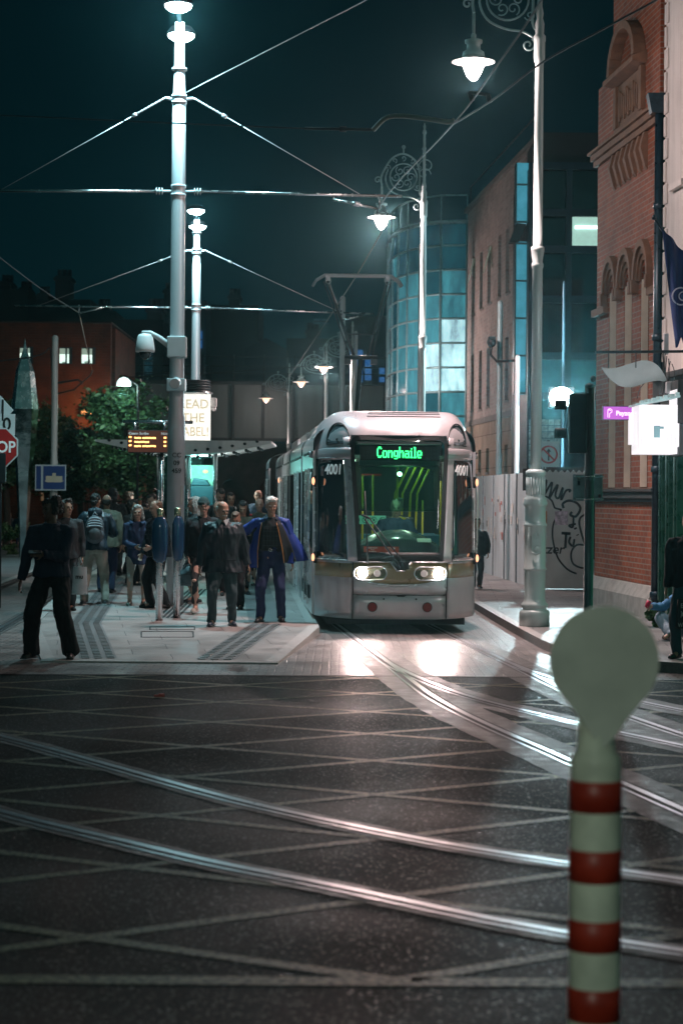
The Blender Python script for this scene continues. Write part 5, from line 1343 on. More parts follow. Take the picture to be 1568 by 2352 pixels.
# ---- hoarding
hp = [(3.43, 50.7), (3.50, 49.2), (3.60, 47.2), (3.70, 45.2), (3.80, 43.2), (3.93, 41.0)]
H = thing('hoarding', 'pale grey sheet-metal hoarding with torn poster scraps, running back beside the tram', 'hoarding')
M_HRD = mat('hoarding_metal', (.55, .62, .64), .45, .25, var=.18, scale=3, streak=True, rvar=.12)
q = MB()
for (a0, a1), (b0, b1) in zip(hp[:-1], hp[1:]): q.bar((a0, a1, 1.30), (b0 - (b0 - a0) * .012, b1 - (b1 - a1) * .012, 1.30), .03, 2.36)
q.build('sheet_panel', M_HRD, H)
q = MB()
for a0, a1 in hp: q.box((a0 - .03, a1, 1.3), (.03, .05, 2.37))
q.build('panel_joint', mat('joint_grey', (.2, .23, .25), .5, .2, var=.1), H)
q = MB()
for k in range(46):
    t = rnd.random(); i = rnd.choice((0, 1, 2, 2, 3, 4, 4)); a0, a1 = hp[i]; b0, b1 = hp[i + 1]
    x, y = a0 + (b0 - a0) * t - .022, a1 + (b1 - a1) * t; z = rnd.uniform(1.0, 1.9)
    q.box((x, y, z), (.006, rnd.uniform(.1, .4), rnd.uniform(.05, .22)), mi=rnd.choice((0, 0, 1, 2)))
build_each(q, 'torn_poster', [mat('paper_scrap', (.6, .58, .54), .7, var=.4, scale=30), mat('paper_dark', (.08, .09, .1), .7, var=.3), mat('paper_red', (.4, .14, .12), .7, var=.3)], H)
# graffitied end panel facing the street
GY = 40.2
GP = thing('graffiti_panel', 'grey panel with black spray graffiti under a zigzag top edge', 'hoarding')
xa, xb = at(1241, 1200, GY).x, at(1362, 1200, GY).x; zt_ = at(1300, 1086, GY).z
q = MB(); pts = [(xa, GY, .14), (xb, GY, .14)]
k = 18
top = []
for i in range(k + 1):
    x = xb - (xb - xa) * i / k; top.append((x, GY, zt_ + (.06 if i % 2 else 0)))
q.prism(pts + top, (0, .03, 0)); gp = q.build('board', mat('board_grey', (.5, .5, .49), .55, var=.12, scale=3), GP)
cv = lambda l: smooth([Vector((at(1066.4 + .3467 * x, 752.7 + .3467 * y, GY).x, GY - .012, at(1066.4 + .3467 * x, 752.7 + .3467 * y, GY).z)) for x, y in l], 5)
q = MB()
for l, r in (([(510, 1075), (520, 1030), (540, 1010), (535, 1060), (530, 1100), (560, 1050), (578, 1025), (570, 1080), (560, 1130), (600, 1060), (615, 1045), (600, 1110), (620, 1130), (640, 1080), (650, 1060), (640, 1110), (640, 1140), (670, 1080), (700, 1075), (690, 1090)], .022),
             ([(500, 1130), (540, 1120), (575, 1145), (590, 1180), (600, 1195), (640, 1205)], .018),
             ([(655, 1195), (650, 1165), (690, 1145), (740, 1160), (765, 1200), (735, 1250), (700, 1240), (710, 1220)], .026),
             ([(640, 1200), (620, 1240), (590, 1290), (580, 1360), (590, 1440), (620, 1530), (680, 1600), (740, 1630)], .018),
             ([(800, 1235), (765, 1260), (760, 1310), (790, 1420), (800, 1430)], .022), ([(720, 1250), (715, 1320), (690, 1310), (735, 1300)], .02),
             ([(640, 1360), (700, 1365)], .03), ([(672, 1360), (665, 1460)], .026), ([(700, 1385), (690, 1420), (715, 1445), (725, 1400)], .022),
             ([(800, 1440), (740, 1440), (705, 1490), (715, 1560), (770, 1590), (800, 1585)], .02), ([(730, 1325), (735, 1335)], .03), ([(520, 1190), (535, 1195)], .035), ([(745, 1370), (748, 1376)], .03)):
    q.tube(cv(l), r, 5, sx=1)
for v in q.v: v.y = GY - .004 - .006 * (1 if v.y < GY - .012 else 0)
q.build('spray_graffiti', mat('spray_black', (.012, .012, .015), .6, var=0), gp)
text('Fitzer', 'tag_lettering', .27, MC['spray_black'], gp, face_cam((at(1258, 1262, GY).x, GY - .006, at(1258, 1262, GY).z)), bold=.004, shear=.2)
q = MB(); c = at(1066.4 + .3467 * 640, 752.7 + .3467 * 1260, GY); q.box(c + Vector((0, -.01, 0)), (.26, .006, .28)); q.build('torn_poster', mat('poster_mix', (.5, .4, .48), .6, var=.6, scale=14), gp)
q = MB(); c = at(1066.4 + .3467 * 525, 752.7 + .3467 * 1265, GY); q.box(c + Vector((0, -.01, 0)), (.12, .006, .3)); q.build('orange_sticker', mat('poster_orange', (.45, .16, .05), .6, var=.4, scale=14), gp)
q = MB(); a_ = at(1200, 1092, 41.2); b_ = at(1345, 1085, 41.2)
q.box2((a_.x, 41.2, 2.1), (b_.x, 41.24, a_.z + .14))
for k in range(24): q.box((a_.x + .1 + k * .055, 41.18, a_.z + .1), (.02, .02, .16))
q.box2((at(1255, 1075, 41.4).x, 41.3, 2.2), (at(1345, 1075, 41.4).x, 41.5, at(1255, 1073, 41.4).z)); o = q.build('rear_fence', mat('fence_brown', (.05, .03, .028), .7, var=.2)); tag(o, 'dark rusty fence top showing above the graffiti panel', 'fence')

# ---- brick office
C = thing('brick_office', 'dark brick office block with tall slit windows above a beige stone ground floor', 'building')
CF, CN = (4.80, 77.5), (5.96, 62.0)
LC = math.hypot(CN[0] - CF[0], CN[1] - CF[1]); dC = ((CN[0] - CF[0]) / LC, (CN[1] - CF[1]) / LC)
def sC(px):
    # solve facade coordinate for a pixel column
    lo, hi = 0, LC
    for _ in range(40):
        m = (lo + hi) / 2; X, Y = CF[0] + dC[0] * m, CF[1] + dC[1] * m
        if CX + F * X / Y < px: lo = m
        else: hi = m
    return (lo + hi) / 2, (CF[1] + dC[1] * (lo + hi) / 2)
slits = []
for px, y0, y1 in ((1084, 590, 722), (1103, 575, 708), (1121, 561, 695), (1142, 540, 681), (1163, 520, 671), (1082, 815, 943), (1101, 805, 940), (1118, 798, 933), (1161, 773, 919), (1100, 1033, 1085), (1118, 1030, 1085), (1160, 1021, 1085)):
    s, Y = sC(px); z = lambda y: CAMH + (YH + 3 - y) * Y / F
    slits.append((s, z(y1), z(y0)))
HC = 12.95
w1 = MB(); w1.box2((0, .3, 4.72), (LC, 9, HC)); w1.box2((0, .3, 0), (LC, 9, 4.71))
cols = sorted(set(round(s, 3) for s, _, _ in slits))
# wall skin around the slits: vertical strips
xs = [0.0]; sw = .36
groups = []
for s, a_, b_ in sorted(slits): 
    if groups and abs(groups[-1][0] - s) < .8: groups[-1][1].append((a_, b_))
    else: groups.append([s, [(a_, b_)]])
w2 = MB(); w3 = MB(); prev = 0
def strip_(x0, x1, gaps):
    z = 0; 
    for a_, b_ in sorted(gaps) + [(HC, HC)]:
        lo, hi = z, a_
        if lo < 4.72 and hi > 0: w3.box2((x0, 0, max(lo, 0)), (x1, .29, min(hi, 4.715)))
        if hi > 4.72: w2.box2((x0, 0, max(lo, 4.72)), (x1, .29, hi))
        z = b_
for s, g_ in groups: strip_(prev, s - sw, []); strip_(s - sw, s + sw, g_); prev = s + sw
strip_(prev, LC, [])
w2.build('wall', M_BRO, C); w3.build('stone_base', M_BEI, C)
w1.build('wall_core', M_BLK, C)
for s, a_, b_ in slits:
    q = MB(); q.box2((s - sw, .2, a_), (s + sw, .24, b_)); wn = q.build('window', M_DGL, C)
    q = MB(); q.box2((s - sw - .03, -.03, a_ - .08), (s + sw + .03, .2, a_)); q.build('sill', M_PLI, wn)
for i in (0, 2):
    s, a_, b_ = slits[i]; q = MB(); zc = b_ - .55
    q.prism([(s - .05, -.28, zc - .5), (s + .02, -.28, zc - .5), (s + .02, -.02, zc + .45), (s - .05, -.02, zc + .45)], (.35, 0, 0)); q.build('open_vent', mat('vent_glass', (.3, .35, .3), .1, var=0, emit=(.5, .55, .4), es=.15), C)
q = MB(); q.box2((-.1, -.14, HC), (LC + .1, 9, HC + .16)); q.box2((0, -.05, 4.66), (LC, 0, 4.86)); build_each(q, 'coping', M_PLI, C)
q = MB(); q.tube([(0, .1, HC + .16), (0, .1, HC + 1.0), (LC, .1, HC + 1.0), (LC, .1, HC + .16)], .03, 6); q.build('roof_rail', M_DARK, C)
frame(C, CF, CN)
# blue glass bay on its corner and the dark glass block behind
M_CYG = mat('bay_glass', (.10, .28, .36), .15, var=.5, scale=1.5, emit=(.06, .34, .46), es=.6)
q = MB(); xb0, xb1 = at(1184, 600, 61.6).x, at(1212, 600, 61.6).x
BB = thing('glass_bay', 'narrow pale blue glass corner bay of the brick office', 'bay window', (xb0, 61.6, 0))
fr_ = MB()
for (y0, y1) in ((374, 512), (555, 905)):
    zt2, zb2 = at(1198, y0, 61.6).z, at(1198, y1, 61.6).z
    q.box2((xb0, 61.6, zb2), (xb1, 62.1, zt2))
    for k in range(int((zt2 - zb2) / 1.15) + 1): fr_.box2((xb0 - .02, 61.57, zb2 + k * 1.15), (xb1 + .02, 61.6, zb2 + k * 1.15 + .06))
    for x in (xb0 - .03, xb1): fr_.box2((x, 61.56, zb2), (x + .04, 62.1, zt2))
q.build('bay_glazing', M_CYG, BB); fr_.build('bay_frame', mat('frame_teal', (.08, .16, .18), .4, var=0), BB)
q = MB(); q.prism([at(1170, 556, 61.4), at(1190, 556, 61.4), at(1208, 515, 61.4), at(1186, 512, 61.4)], (0, .5, 0)); q.build('bay_hood', M_DARK, BB)
B = thing('glass_block', 'dark glazed office block with two lit upper windows between the lamp post and gable', 'building')
x0, x1, BY = 5.62, 10.2, 60.0
q = MB(); q.box2((x0, BY + .25, 0), (x1, BY + 8, 12.0)); q.build('wall', mat('block_dark', (.012, .022, .026), .5, var=.2), B)
q = MB()
zs = [0.1, 2.2, 3.4, 5.0, 5.2, 6.9, 7.0, 8.7, 8.9, 10.4, 10.6, 12.0]
for x in [x0 + i * 1.12 for i in range(5)]: q.box2((x - .09, BY, 0), (x + .09, BY + .24, 12))
for z in (3.3, 4.9, 6.1, 7.8, 9.3, 10.4, 11.8): q.box2((x0, BY - .02, z), (x1, BY + .24, z + .22))
q.build('frame_grid', mat('grid_blue', (.008, .03, .045), .4, .2, var=.1), B)
zs = [3.52, 5.12, 6.32, 8.02, 9.52, 10.62]; ze = [4.9, 6.1, 7.8, 9.3, 10.4, 11.8]
for i in range(4):
    for j, (za, zb) in enumerate(zip(zs, ze)):
        xa_ = x0 + i * 1.12 + .09; lit = (j == 4 and i in (1, 2)) or (j == 3 and i == 1 and False)
        m_ = mat('office_lit', (.3, .45, .4), .4, var=.6, scale=1.6, emit=(.45, .75, .65), es=.75) if lit else (mat('office_dim', (.03, .10, .12), .15, var=.6, scale=1.5, emit=(.02, .12, .15), es=.22) if j < 2 else M_DGL)
        q = MB(); q.box2((xa_, BY + .15, za), (xa_ + .94, BY + .18, zb)); wn = q.build('window', m_, B)
        if lit: q = MB(); q.box2((xa_ + .1, BY + .1, zb - .35), (xa_ + .8, BY + .14, zb - .27)); q.build('ceiling_tube', emis('tube_white', (.8, 1, .95), 3), wn)
q = MB()
for i in range(5):
    for j in range(9): q.box((x0 + .05 + i * .19, BY - .05, 1.4 + j * .19 + 1.3), (.17, .1, .17))
q.build('glass_bricks', mat('glass_brick', (.3, .4, .42), .12, var=.6, scale=9, emit=(.2, .4, .42), es=.12), B)
q = MB(); q.box2((x0 + .2, BY + 1.6, 12.0), (x1, BY + 7.5, 13.2)); q.build('roof_plant', M_BLK, B)

# ---- curved glass tower
D = thing('glass_tower', 'curved blue glass stair tower with a rooftop rail beside the brick office', 'building')
arc = [(4.78, 77.7), (3.78, 77.9), (3.05, 78.6), (2.55, 79.6), (2.22, 80.8), (2.02, 82.2), (1.92, 83.8), (1.9, 85.6)]
rows = [3.2 + .93 * i * 1.02 for i in range(11)]
def lit_glass(name, base, em, es):
    m, nt, b = nodes(name); L = nt.links.new; tc = N(nt, 'ShaderNodeTexCoord')
    mp = N(nt, 'ShaderNodeMapping'); mp.inputs['Scale'].default_value = (1.6, 1.6, .5); L(tc.outputs['Object'], mp.inputs['Vector'])
    no = N(nt, 'ShaderNodeTexNoise'); no.inputs['Scale'].default_value = 1.5; no.inputs['Detail'].default_value = 5; no.inputs['Roughness'].default_value = .75; L(mp.outputs[0], no.inputs['Vector'])
    cr = N(nt, 'ShaderNodeValToRGB'); cr.color_ramp.elements[0].position = .36; cr.color_ramp.elements[0].color = (em[0] * .12, em[1] * .16, em[2] * .2, 1); cr.color_ramp.elements[1].position = .66; cr.color_ramp.elements[1].color = (*em, 1)
    L(no.outputs['Fac'], cr.inputs[0]); L(cr.outputs[0], b.inputs['Emission Color']); b.inputs['Emission Strength'].default_value = es
    b.inputs['Base Color'].default_value = (*base, 1); b.inputs['Roughness'].default_value = .08; b.inputs['Coat Weight'].default_value = .4; return m
M_TG = [lit_glass('tower_glass_%s' % k, c_, e_, s_) for k, c_, e_, s_ in (('deep', (.02, .09, .12), (.015, .14, .19), .4), ('mid', (.05, .2, .26), (.07, .38, .45), .6), ('pale', (.3, .55, .6), (.55, .95, 1.0), 1.1))]
mu = MB()
for i, ((ax, ay), (bx, by)) in enumerate(zip(arc[:-1], arc[1:])):
    for j in range(len(rows) - 1):
        a_ = Vector((ax, ay, 0)); b_ = Vector((bx, by, 0)); t_ = (b_ - a_).normalized(); nrm = Vector((t_.y, -t_.x, 0))
        if nrm.y > 0 and i == 0: nrm = -nrm
        m_ = M_TG[0] if j > 7 else M_TG[1]
        if i <= 1 and j in (3, 4, 5): m_ = M_TG[2] if (j != 5 or i == 0) else M_TG[1]
        if i > 3: m_ = M_TG[0] if j % 2 else M_TG[1]
        if rnd.random() < .2 and m_ is M_TG[1]: m_ = M_TG[0]
        q = MB(); a2, b2 = a_ + t_ * .04, b_ - t_ * .04; dep = Vector((.08, .08, 0))
        q.prism([(a2.x, a2.y, rows[j] + .05), (b2.x, b2.y, rows[j] + .05), (b2.x, b2.y, rows[j + 1] - .03), (a2.x, a2.y, rows[j + 1] - .03)], dep); q.build('glass_panel', m_, D)
for x, y in arc: mu.cyl((x, y, .1), (x, y, 12.7), .055, n=8)
for z in rows: mu.tube([(x, y, z) for x, y in arc], .05, 6)
mu.build('mullion_grid', mat('mullion_blue', (.26, .46, .50), .35, .2, var=.1), D)
q = MB(); ap_ = [(x, y) for x, y in arc] + [(4.9, 86)]; q.prism([(x + .35, y + .35, 0) for x, y in ap_], (0, 0, 12.45)); q.build('tower_core', mat('core_dark', (.01, .03, .04), .6, var=.2), D)
q = MB(); q.prism([(x + (.0), y, .1) for x, y in ap_], (0, 0, 3.1)); q.build('stone_base', M_BEI, D)
q = MB(); q.tube([(x, y + .1, 13.7) for x, y in arc] , .035, 6)
for x, y in arc: q.tube([(x, y + .1, 12.6), (x, y + .1, 13.7)], .025, 5)
q.tube([(x, y, 12.65) for x, y in arc], .09, 6); q.build('roof_rail', MC['mullion_blue'], D)

# ---- railway bridge behind
BR = thing('railway_bridge', 'grey riveted railway girder bridge crossing behind the tram', 'bridge'); Y = 96
M_GIR = mat('girder_grey', (.12, .15, .145), .7, var=.35, scale=1.2, streak=True); M_MAS = mat('masonry', (.055, .045, .038), .9, var=.5, scale=2, bump=.5)
q = MB(); q.box2((-14, Y, 4.7), (3.6, Y + .3, 7.25)); q.build('girder', M_GIR, BR)
q = MB(); q.box2((-14, Y - .25, 7.25), (3.6, Y + .3, 7.42)); q.box2((-14, Y - .25, 4.55), (3.6, Y + .3, 4.7))
for k in range(13): q.box2((-14 + k * 1.45, Y - .2, 4.7), (-13.86 + k * 1.45, Y - .001, 7.25))
q.build('stiffener', mat('girder_dark', (.03, .04, .04), .7, var=.3), BR)
q = MB()
for k in range(13): q.cyl((-13.9 + k * 1.45, Y, 7.42), (-13.9 + k * 1.45, Y, 8.7), .04, n=6)
for z in (7.8, 8.15, 8.6): q.cyl((-14, Y, z), (3.6, Y, z), .03, n=6)
q.build('handrail', M_DARK, BR)
q = MB()
for k in range(9): arch_wall(q, -14 + k * 1.9, -12.1 + k * 1.9, -13.05 + k * 1.9, .55, .3, 2.2, .1, 4.54, Y + 3, Y + 4)
q.box2((-14, Y + 4.2, 0), (4, Y + 4.5, 4.5)); q.build('arched_abutment', M_MAS, BR)

# ---- left brick house with lit windows
LB = thing('brick_house', 'rust-red brick building at far left with three lit windows', 'building'); Y = 76; s_ = F / Y
X = lambda px: (px - CX) / s_
Z = lambda y, px=100: CAMH + (YH - (CX - px) * math.tan(ROLL) - y) / s_
M_BRL = facade_mat('rust_brick', (.09, .028, .012), (.06, .018, .009), (.07, .04, .03), .3, .1, .01, dirt=.45)
q = MB(); wins = [(-20, 8, 800, 838, 0), (42, 74, 793, 836, 1), (133, 164, 797, 835, 1), (184, 217, 800, 836, 1), (44, 76, 866, 910, 0), (-30, -2, 870, 910, 0)]
xs = sorted([X(-150), X(252)] + [X(w[0]) for w in wins[1:4]] + [X(w[1]) for w in wins[1:4]])
zl, zh = Z(836), Z(796)
q.box2((X(-150), Y, 0), (X(252), Y + .3, zl)); q.box2((X(-150), Y, zh), (X(252), Y + .3, Z(742)))
pv = X(-150)
for w in wins[1:4]: q.box2((pv, Y, zl), (X(w[0]), Y + .3, zh)); pv = X(w[1])
q.box2((pv, Y, zl), (X(252), Y + .3, zh)); q.box2((X(-150), Y + 1.5, 0), (X(252), Y + 9, Z(742) - .05)); q.build('wall', M_BRL, LB)
q = MB(); q.box2((X(-150), Y - .08, Z(742)), (X(254), Y + 9, Z(738))); q.build('coping', M_BLK, LB)
for w in wins[1:4]:
    q = MB(); q.box2((X(w[0]), Y + .2, zl), (X(w[1]) - .12, Y + .22, zh)); wn = q.build('window', mat('room_lit', (.7, .8, .75), .5, var=.35, scale=2.5, emit=(.75, 1, .88), es=1.3), LB)
    q = MB(); q.box2((X(w[0]), Y + .12, zl), (X(w[1]), Y + .19, zl + .05)); q.box2((X(w[1]) - .14, Y + .1, zl), (X(w[1]), Y + .19, zh)); q.box2((X(w[0]), Y + .12, zh - .05), (X(w[1]), Y + .19, zh)); q.box2(((X(w[0]) + X(w[1])) / 2 - .03, Y + .13, zl), ((X(w[0]) + X(w[1])) / 2 + .03, Y + .19, zh)); q.build('window_frame', mat('frame_dk', (.02, .06, .08), .5, var=0), wn)
    q = MB(); q.box2((X(w[0]), Y + .196, zh - rnd.uniform(.12, .3)), (X(w[1]) - .14, Y + .199, zh)); q.box2((X(w[0]) + .1, Y + .196, zl), (X(w[0]) + .26, Y + .199, zl + rnd.uniform(.1, .22))); build_each(q, 'blind', mat('blind_dim', (.2, .25, .2), .7, var=.2, emit=(.35, .5, .42), es=.6), wn)
q = MB(); q.box2((X(262 - 80), Y - .12, Z(1065)), (X(232), Y - .01, Z(985))); q.box2((X(30), Y - .1, Z(1060)), (X(45), Y - .01, Z(985))); q.build('doorway', mat('door_orange', (.15, .05, .02), .5, var=.3), LB)
for px, py, h, m_ in ((95, 1090, 60, 0), (138, 1075, 50, 1)):
    q = MB(); q.box2((X(px), Y - .03, Z(py + h)), (X(px + 30), Y - .01, Z(py))); q.build('ground_window', mat('dim_win', (.05, .05, .05), .3, var=.5, scale=3, emit=(.35, .2, .1), es=.25), LB)
wl = MB(); c = at(200, 945, 75.6); wl.box(c, (.4, .25, .25)); o = wl.build('wall_lamp', emis('sodium', (1, .38, .12), .8)); tag(o, 'orange wall lamp on the rust-red brick building', 'wall lamp')

# ---- dark skyline houses
M_SKY = [mat('skyline_%s' % n_, c_, .9, var=.3, scale=.4) for n_, c_ in (('a', (.03, .04, .045)), ('b', (.02, .028, .035)), ('c', (.04, .05, .06)))]
def far(px0, px1, ytop, Y, lab, chim=(), m=0, wn=(), lit=False, slope=0):
    s_ = F / Y; X = lambda px: (px - CX) / s_; Z = lambda y: CAMH + (YH - 3 - y) / s_
    t = thing('far_building', lab, 'building', (X(px0), Y, 0), 'dark buildings on the skyline')
    q = MB()
    if slope:
        q.prism([(X(px0), Y, 0), (X(px1), Y, 0), (X(px1), Y, Z(ytop)), ((X(px0) + X(px1)) / 2, Y, Z(ytop - slope)), (X(px0), Y, Z(ytop))], (0, 9, 0))
    else: q.box2((X(px0), Y, 0), (X(px1), Y + 9, Z(ytop)))
    q.build('wall', M_SKY[m], t)
    for a_, b_, yy in chim:
        q = MB(); q.box2((X(a_), Y + 1, Z(ytop) - .3), (X(b_), Y + 3, Z(yy))); q.box2((X(a_) - .1, Y + .9, Z(yy) - .3), (X(b_) + .1, Y + 3.1, Z(yy) - .1))
        for k in range(3): q.cyl((X(a_) + (X(b_) - X(a_)) * (k + .5) / 3, Y + 2, Z(yy)), (X(a_) + (X(b_) - X(a_)) * (k + .5) / 3, Y + 2, Z(yy) + .5), .14, n=8)
        q.build('chimney', M_SKY[(m + 1) % 3], t)
    for a_, b_, y0, y1 in wn:
        q = MB(); q.box2((X(a_), Y - .06, Z(y1)), (X(b_), Y - .01, Z(y0))); w_ = q.build('window', mat('blue_win', (.02, .08, .16), .3, var=.3, emit=(.02, .14, .42), es=.5) if lit else mat('teal_win', (.02, .06, .08), .3, var=.3, emit=(.01, .06, .09), es=.25), t)
        q = MB(); q.box2((X(a_), Y - .1, Z((y0 + y1) / 2) - .05), (X(b_), Y - .061, Z((y0 + y1) / 2) + .05)); q.build('glazing_bar', M_DARK, w_)
far(-80, 60, 668, 130, 'dark skyline house with paired chimneys at the left edge', ((-10, 15, 645), (35, 58, 660)), 0)
far(60, 205, 690, 128, 'dark house under the tallest chimney stack, above the rust-red building', ((118, 152, 632), (78, 100, 672)), 1)
far(205, 262, 716, 126, 'low dark house right of the tall chimney stack', ((215, 240, 700),), 0)
far(252, 372, 735, 110, 'dark terrace with dim teal windows right of the rust-red building', ((330, 365, 700),), 1, ((268, 292, 792, 870), (330, 348, 800, 860), (296, 312, 900, 950)))
far(360, 470, 690, 135, 'dark block behind the second floodlit pole', ((370, 400, 660),), 2, ((452, 462, 760, 800),), True)
far(470, 590, 700, 140, 'broad dark block left of the domed silhouette', ((520, 545, 672),), 0)
far(560, 655, 800, 132, 'dark stepped silhouette with a peaked roof above the bridge', (), 1, (), False, 25)
far(655, 790, 775, 138, 'dark stepped building behind the small street lamps', ((700, 728, 750),), 0, ((716, 752, 730, 742),))
far(780, 925, 722, 118, 'navy building glowing blue behind the pantograph', (), 2, ((800, 830, 800, 880), (868, 892, 840, 880), (835, 850, 812, 870)), True)

# ---- trees
def leafcloud(mb, c, r, n, clumps, sz, seed, flat=.8):
    rg = random.Random(seed); cl = []
    while len(cl) < clumps:
        v = Vector((rg.uniform(-1, 1), rg.uniform(-1, 1), rg.uniform(-1, 1)))
        if .35 < v.length < 1 and noise.noise(v * 1.7 + Vector((seed, 0, 0))) > -.25: cl.append((Vector((v.x * r[0], v.y * r[1], v.z * r[2])) + Vector(c), rg.uniform(.14, .30) * r[2]))
    vs = []; fs = []
    for i in range(n):
        cc, rad = rg.choice(cl)
        p = cc + Vector((rg.gauss(0, 1), rg.gauss(0, 1), rg.gauss(0, .7))) * rad * .55
        a = Vector((rg.uniform(-1, 1), rg.uniform(-1, 1), rg.uniform(-.5, .5))).normalized(); b = a.orthogonal().normalized(); b = Matrix.Rotation(rg.uniform(0, 6), 3, a) @ b
        k = len(vs); s_ = sz * rg.uniform(.6, 1.4)
        vs += [p - a * s_, p + b * s_ * .5, p + a * s_, p - b * s_ * .5]; fs.append((k, k + 1, k + 2, k + 3))
    mb.add(vs, fs); return cl
M_LEAF = [mat('leaf_green', (.05, .12, .05), .5, var=.5, scale=3), mat('leaf_dark', (.03, .08, .045), .55, var=.5, scale=3), mat('leaf_bright', (.08, .15, .06), .5, var=.5, scale=4)]
M_BARK = mat('bark', (.06, .045, .035), .9, var=.3, scale=9, bump=.5)
def tree(px, Y, r, zc, n, seed, lab, m):
    x = at(px, YH, Y).x; t = thing('street_tree', lab, 'tree', (x, Y, .12), 'trees in the square')
    q = MB(); cl = leafcloud(q, (x, Y, zc), r, n, 70, .085, seed); q.build('crown', M_LEAF[m], t)
    q = MB(); q.tube(smooth([(x, Y, .12), (x + .05, Y, 1.2), (x - .05, Y, zc - r[2] * .5), (x, Y, zc + r[2] * .3)], 3), [.13] * 3 + [.11] * 3 + [.07] * 3 + [.04], 8)
    for c_, _ in cl[::5]: q.tube([(x, Y, zc - r[2] * .6), Vector((x, Y, zc)).lerp(c_, .5) + Vector((0, 0, -.1)), c_], [.05, .03, .012], 5)
    q.build('trunk', M_BARK, t)
tree(290, 62, (1.45, 1.4, 1.75), 3.75, 15000, 3, 'largest green tree, behind the departure board and shelter', 0)
tree(185, 67, (1.0, 1.2, 1.3), 3.0, 7000, 5, 'dark bushy tree left of the largest tree, behind the tram-stop sign', 1)
tree(108, 70, (1.1, 1.2, 1.5), 3.4, 8000, 8, 'tree with pale-lit leaves between the sculpture and the tram-stop pole', 2)  # crown takes the brightest of the leaf colours
tree(15, 66, (1.2, 1.2, 1.5), 3.4, 9000, 11, 'green tree at the left edge behind the stop sign', 0)
q = MB(); leafcloud(q, (at(60, 1190, 60).x, 60, .6), (1.6, .8, .5), 4500, 40, .07, 21); o = q.build('low_shrubs', M_LEAF[2]); tag(o, 'low green shrubs behind the stone bench, around the sculpture foot', 'shrubs')
q = MB()
for k in range(26): q.cyl((at(190 + k * 7, 1150, 72).x, 72, .1), (at(190 + k * 7, 1150, 72).x, 72, 1.75), .03, n=6)
q.cyl((at(185, 1150, 72).x, 72, 1.7), (at(372, 1150, 72).x, 72, 1.7), .03, n=6); o = q.build('park_railing', M_DARK); tag(o, 'dark park railing beyond the crowd under the trees', 'railing')
q = MB(); leafcloud(q, (at(1515, 1440, 28).x + .05, 28.6, .25), (.15, .2, .15), 260, 12, .05, 31); o = q.build('weed_tuft', M_LEAF[2]); tag(o, 'tuft of weeds growing at the foot of the drainpipe', 'weeds')
# ---------------------------------------------------------------- people
def fabric(n, c, r=.85, **k): return mat('cloth_' + n, c, r, var=.18, scale=7, bump=.12, bscale=90, **k)
SKIN = {'pale': mat('skin_pale', (.50, .29, .22), .5, var=.08, scale=12), 'mid': mat('skin_mid', (.36, .19, .13), .5, var=.08, scale=12), 'dark': mat('skin_dark', (.10, .05, .035), .5, var=.08, scale=12), 'tan': mat('skin_tan', (.42, .23, .16), .5, var=.08, scale=12)}
HAIR = {n: mat('hair_' + n, c, .55, var=.45, scale=40, bump=.5, bscale=120) for n, c in (('black', (.012, .01, .01)), ('dark', (.025, .016, .012)), ('brown', (.10, .05, .03)), ('grey', (.32, .30, .28)), ('white', (.62, .58, .54)), ('blond', (.34, .26, .17)), ('auburn', (.16, .06, .03)))}
M_EYE = mat('eye_dark', (.02, .015, .012), .2, var=0); M_LIP = mat('lip', (.30, .11, .09), .5, var=0); M_BROW = mat('brow', (.05, .035, .03), .8, var=0)
def loft(mb, rings, n=18):
    """rings: (centre, rx, ry, axis)"""
    vs = []; N_ = len(rings)
    for c, rx, ry, ax in rings:
        ax = Vector(ax).normalized(); xx = Vector((1, 0, 0)); xx = (xx - ax * xx.dot(ax)).normalized(); yy = ax.cross(xx)
        for k in range(n):
            a = 2 * math.pi * k / n; ca, sa = math.cos(a), math.sin(a)
            vs.append(Vector(c) + xx * rx * math.copysign(abs(ca) ** .85, ca) + yy * ry * math.copysign(abs(sa) ** .85, sa))
    fs = [(i * n + k, i * n + (k + 1) % n, (i + 1) * n + (k + 1) % n, (i + 1) * n + k) for i in range(N_ - 1) for k in range(n)]
    fs += [list(range(n))[::-1], [(N_ - 1) * n + k for k in range(n)]]
    mb.add(vs, fs, 0, True)
def ball(mb, c, r): mb.ell(c, r, 12, 8)
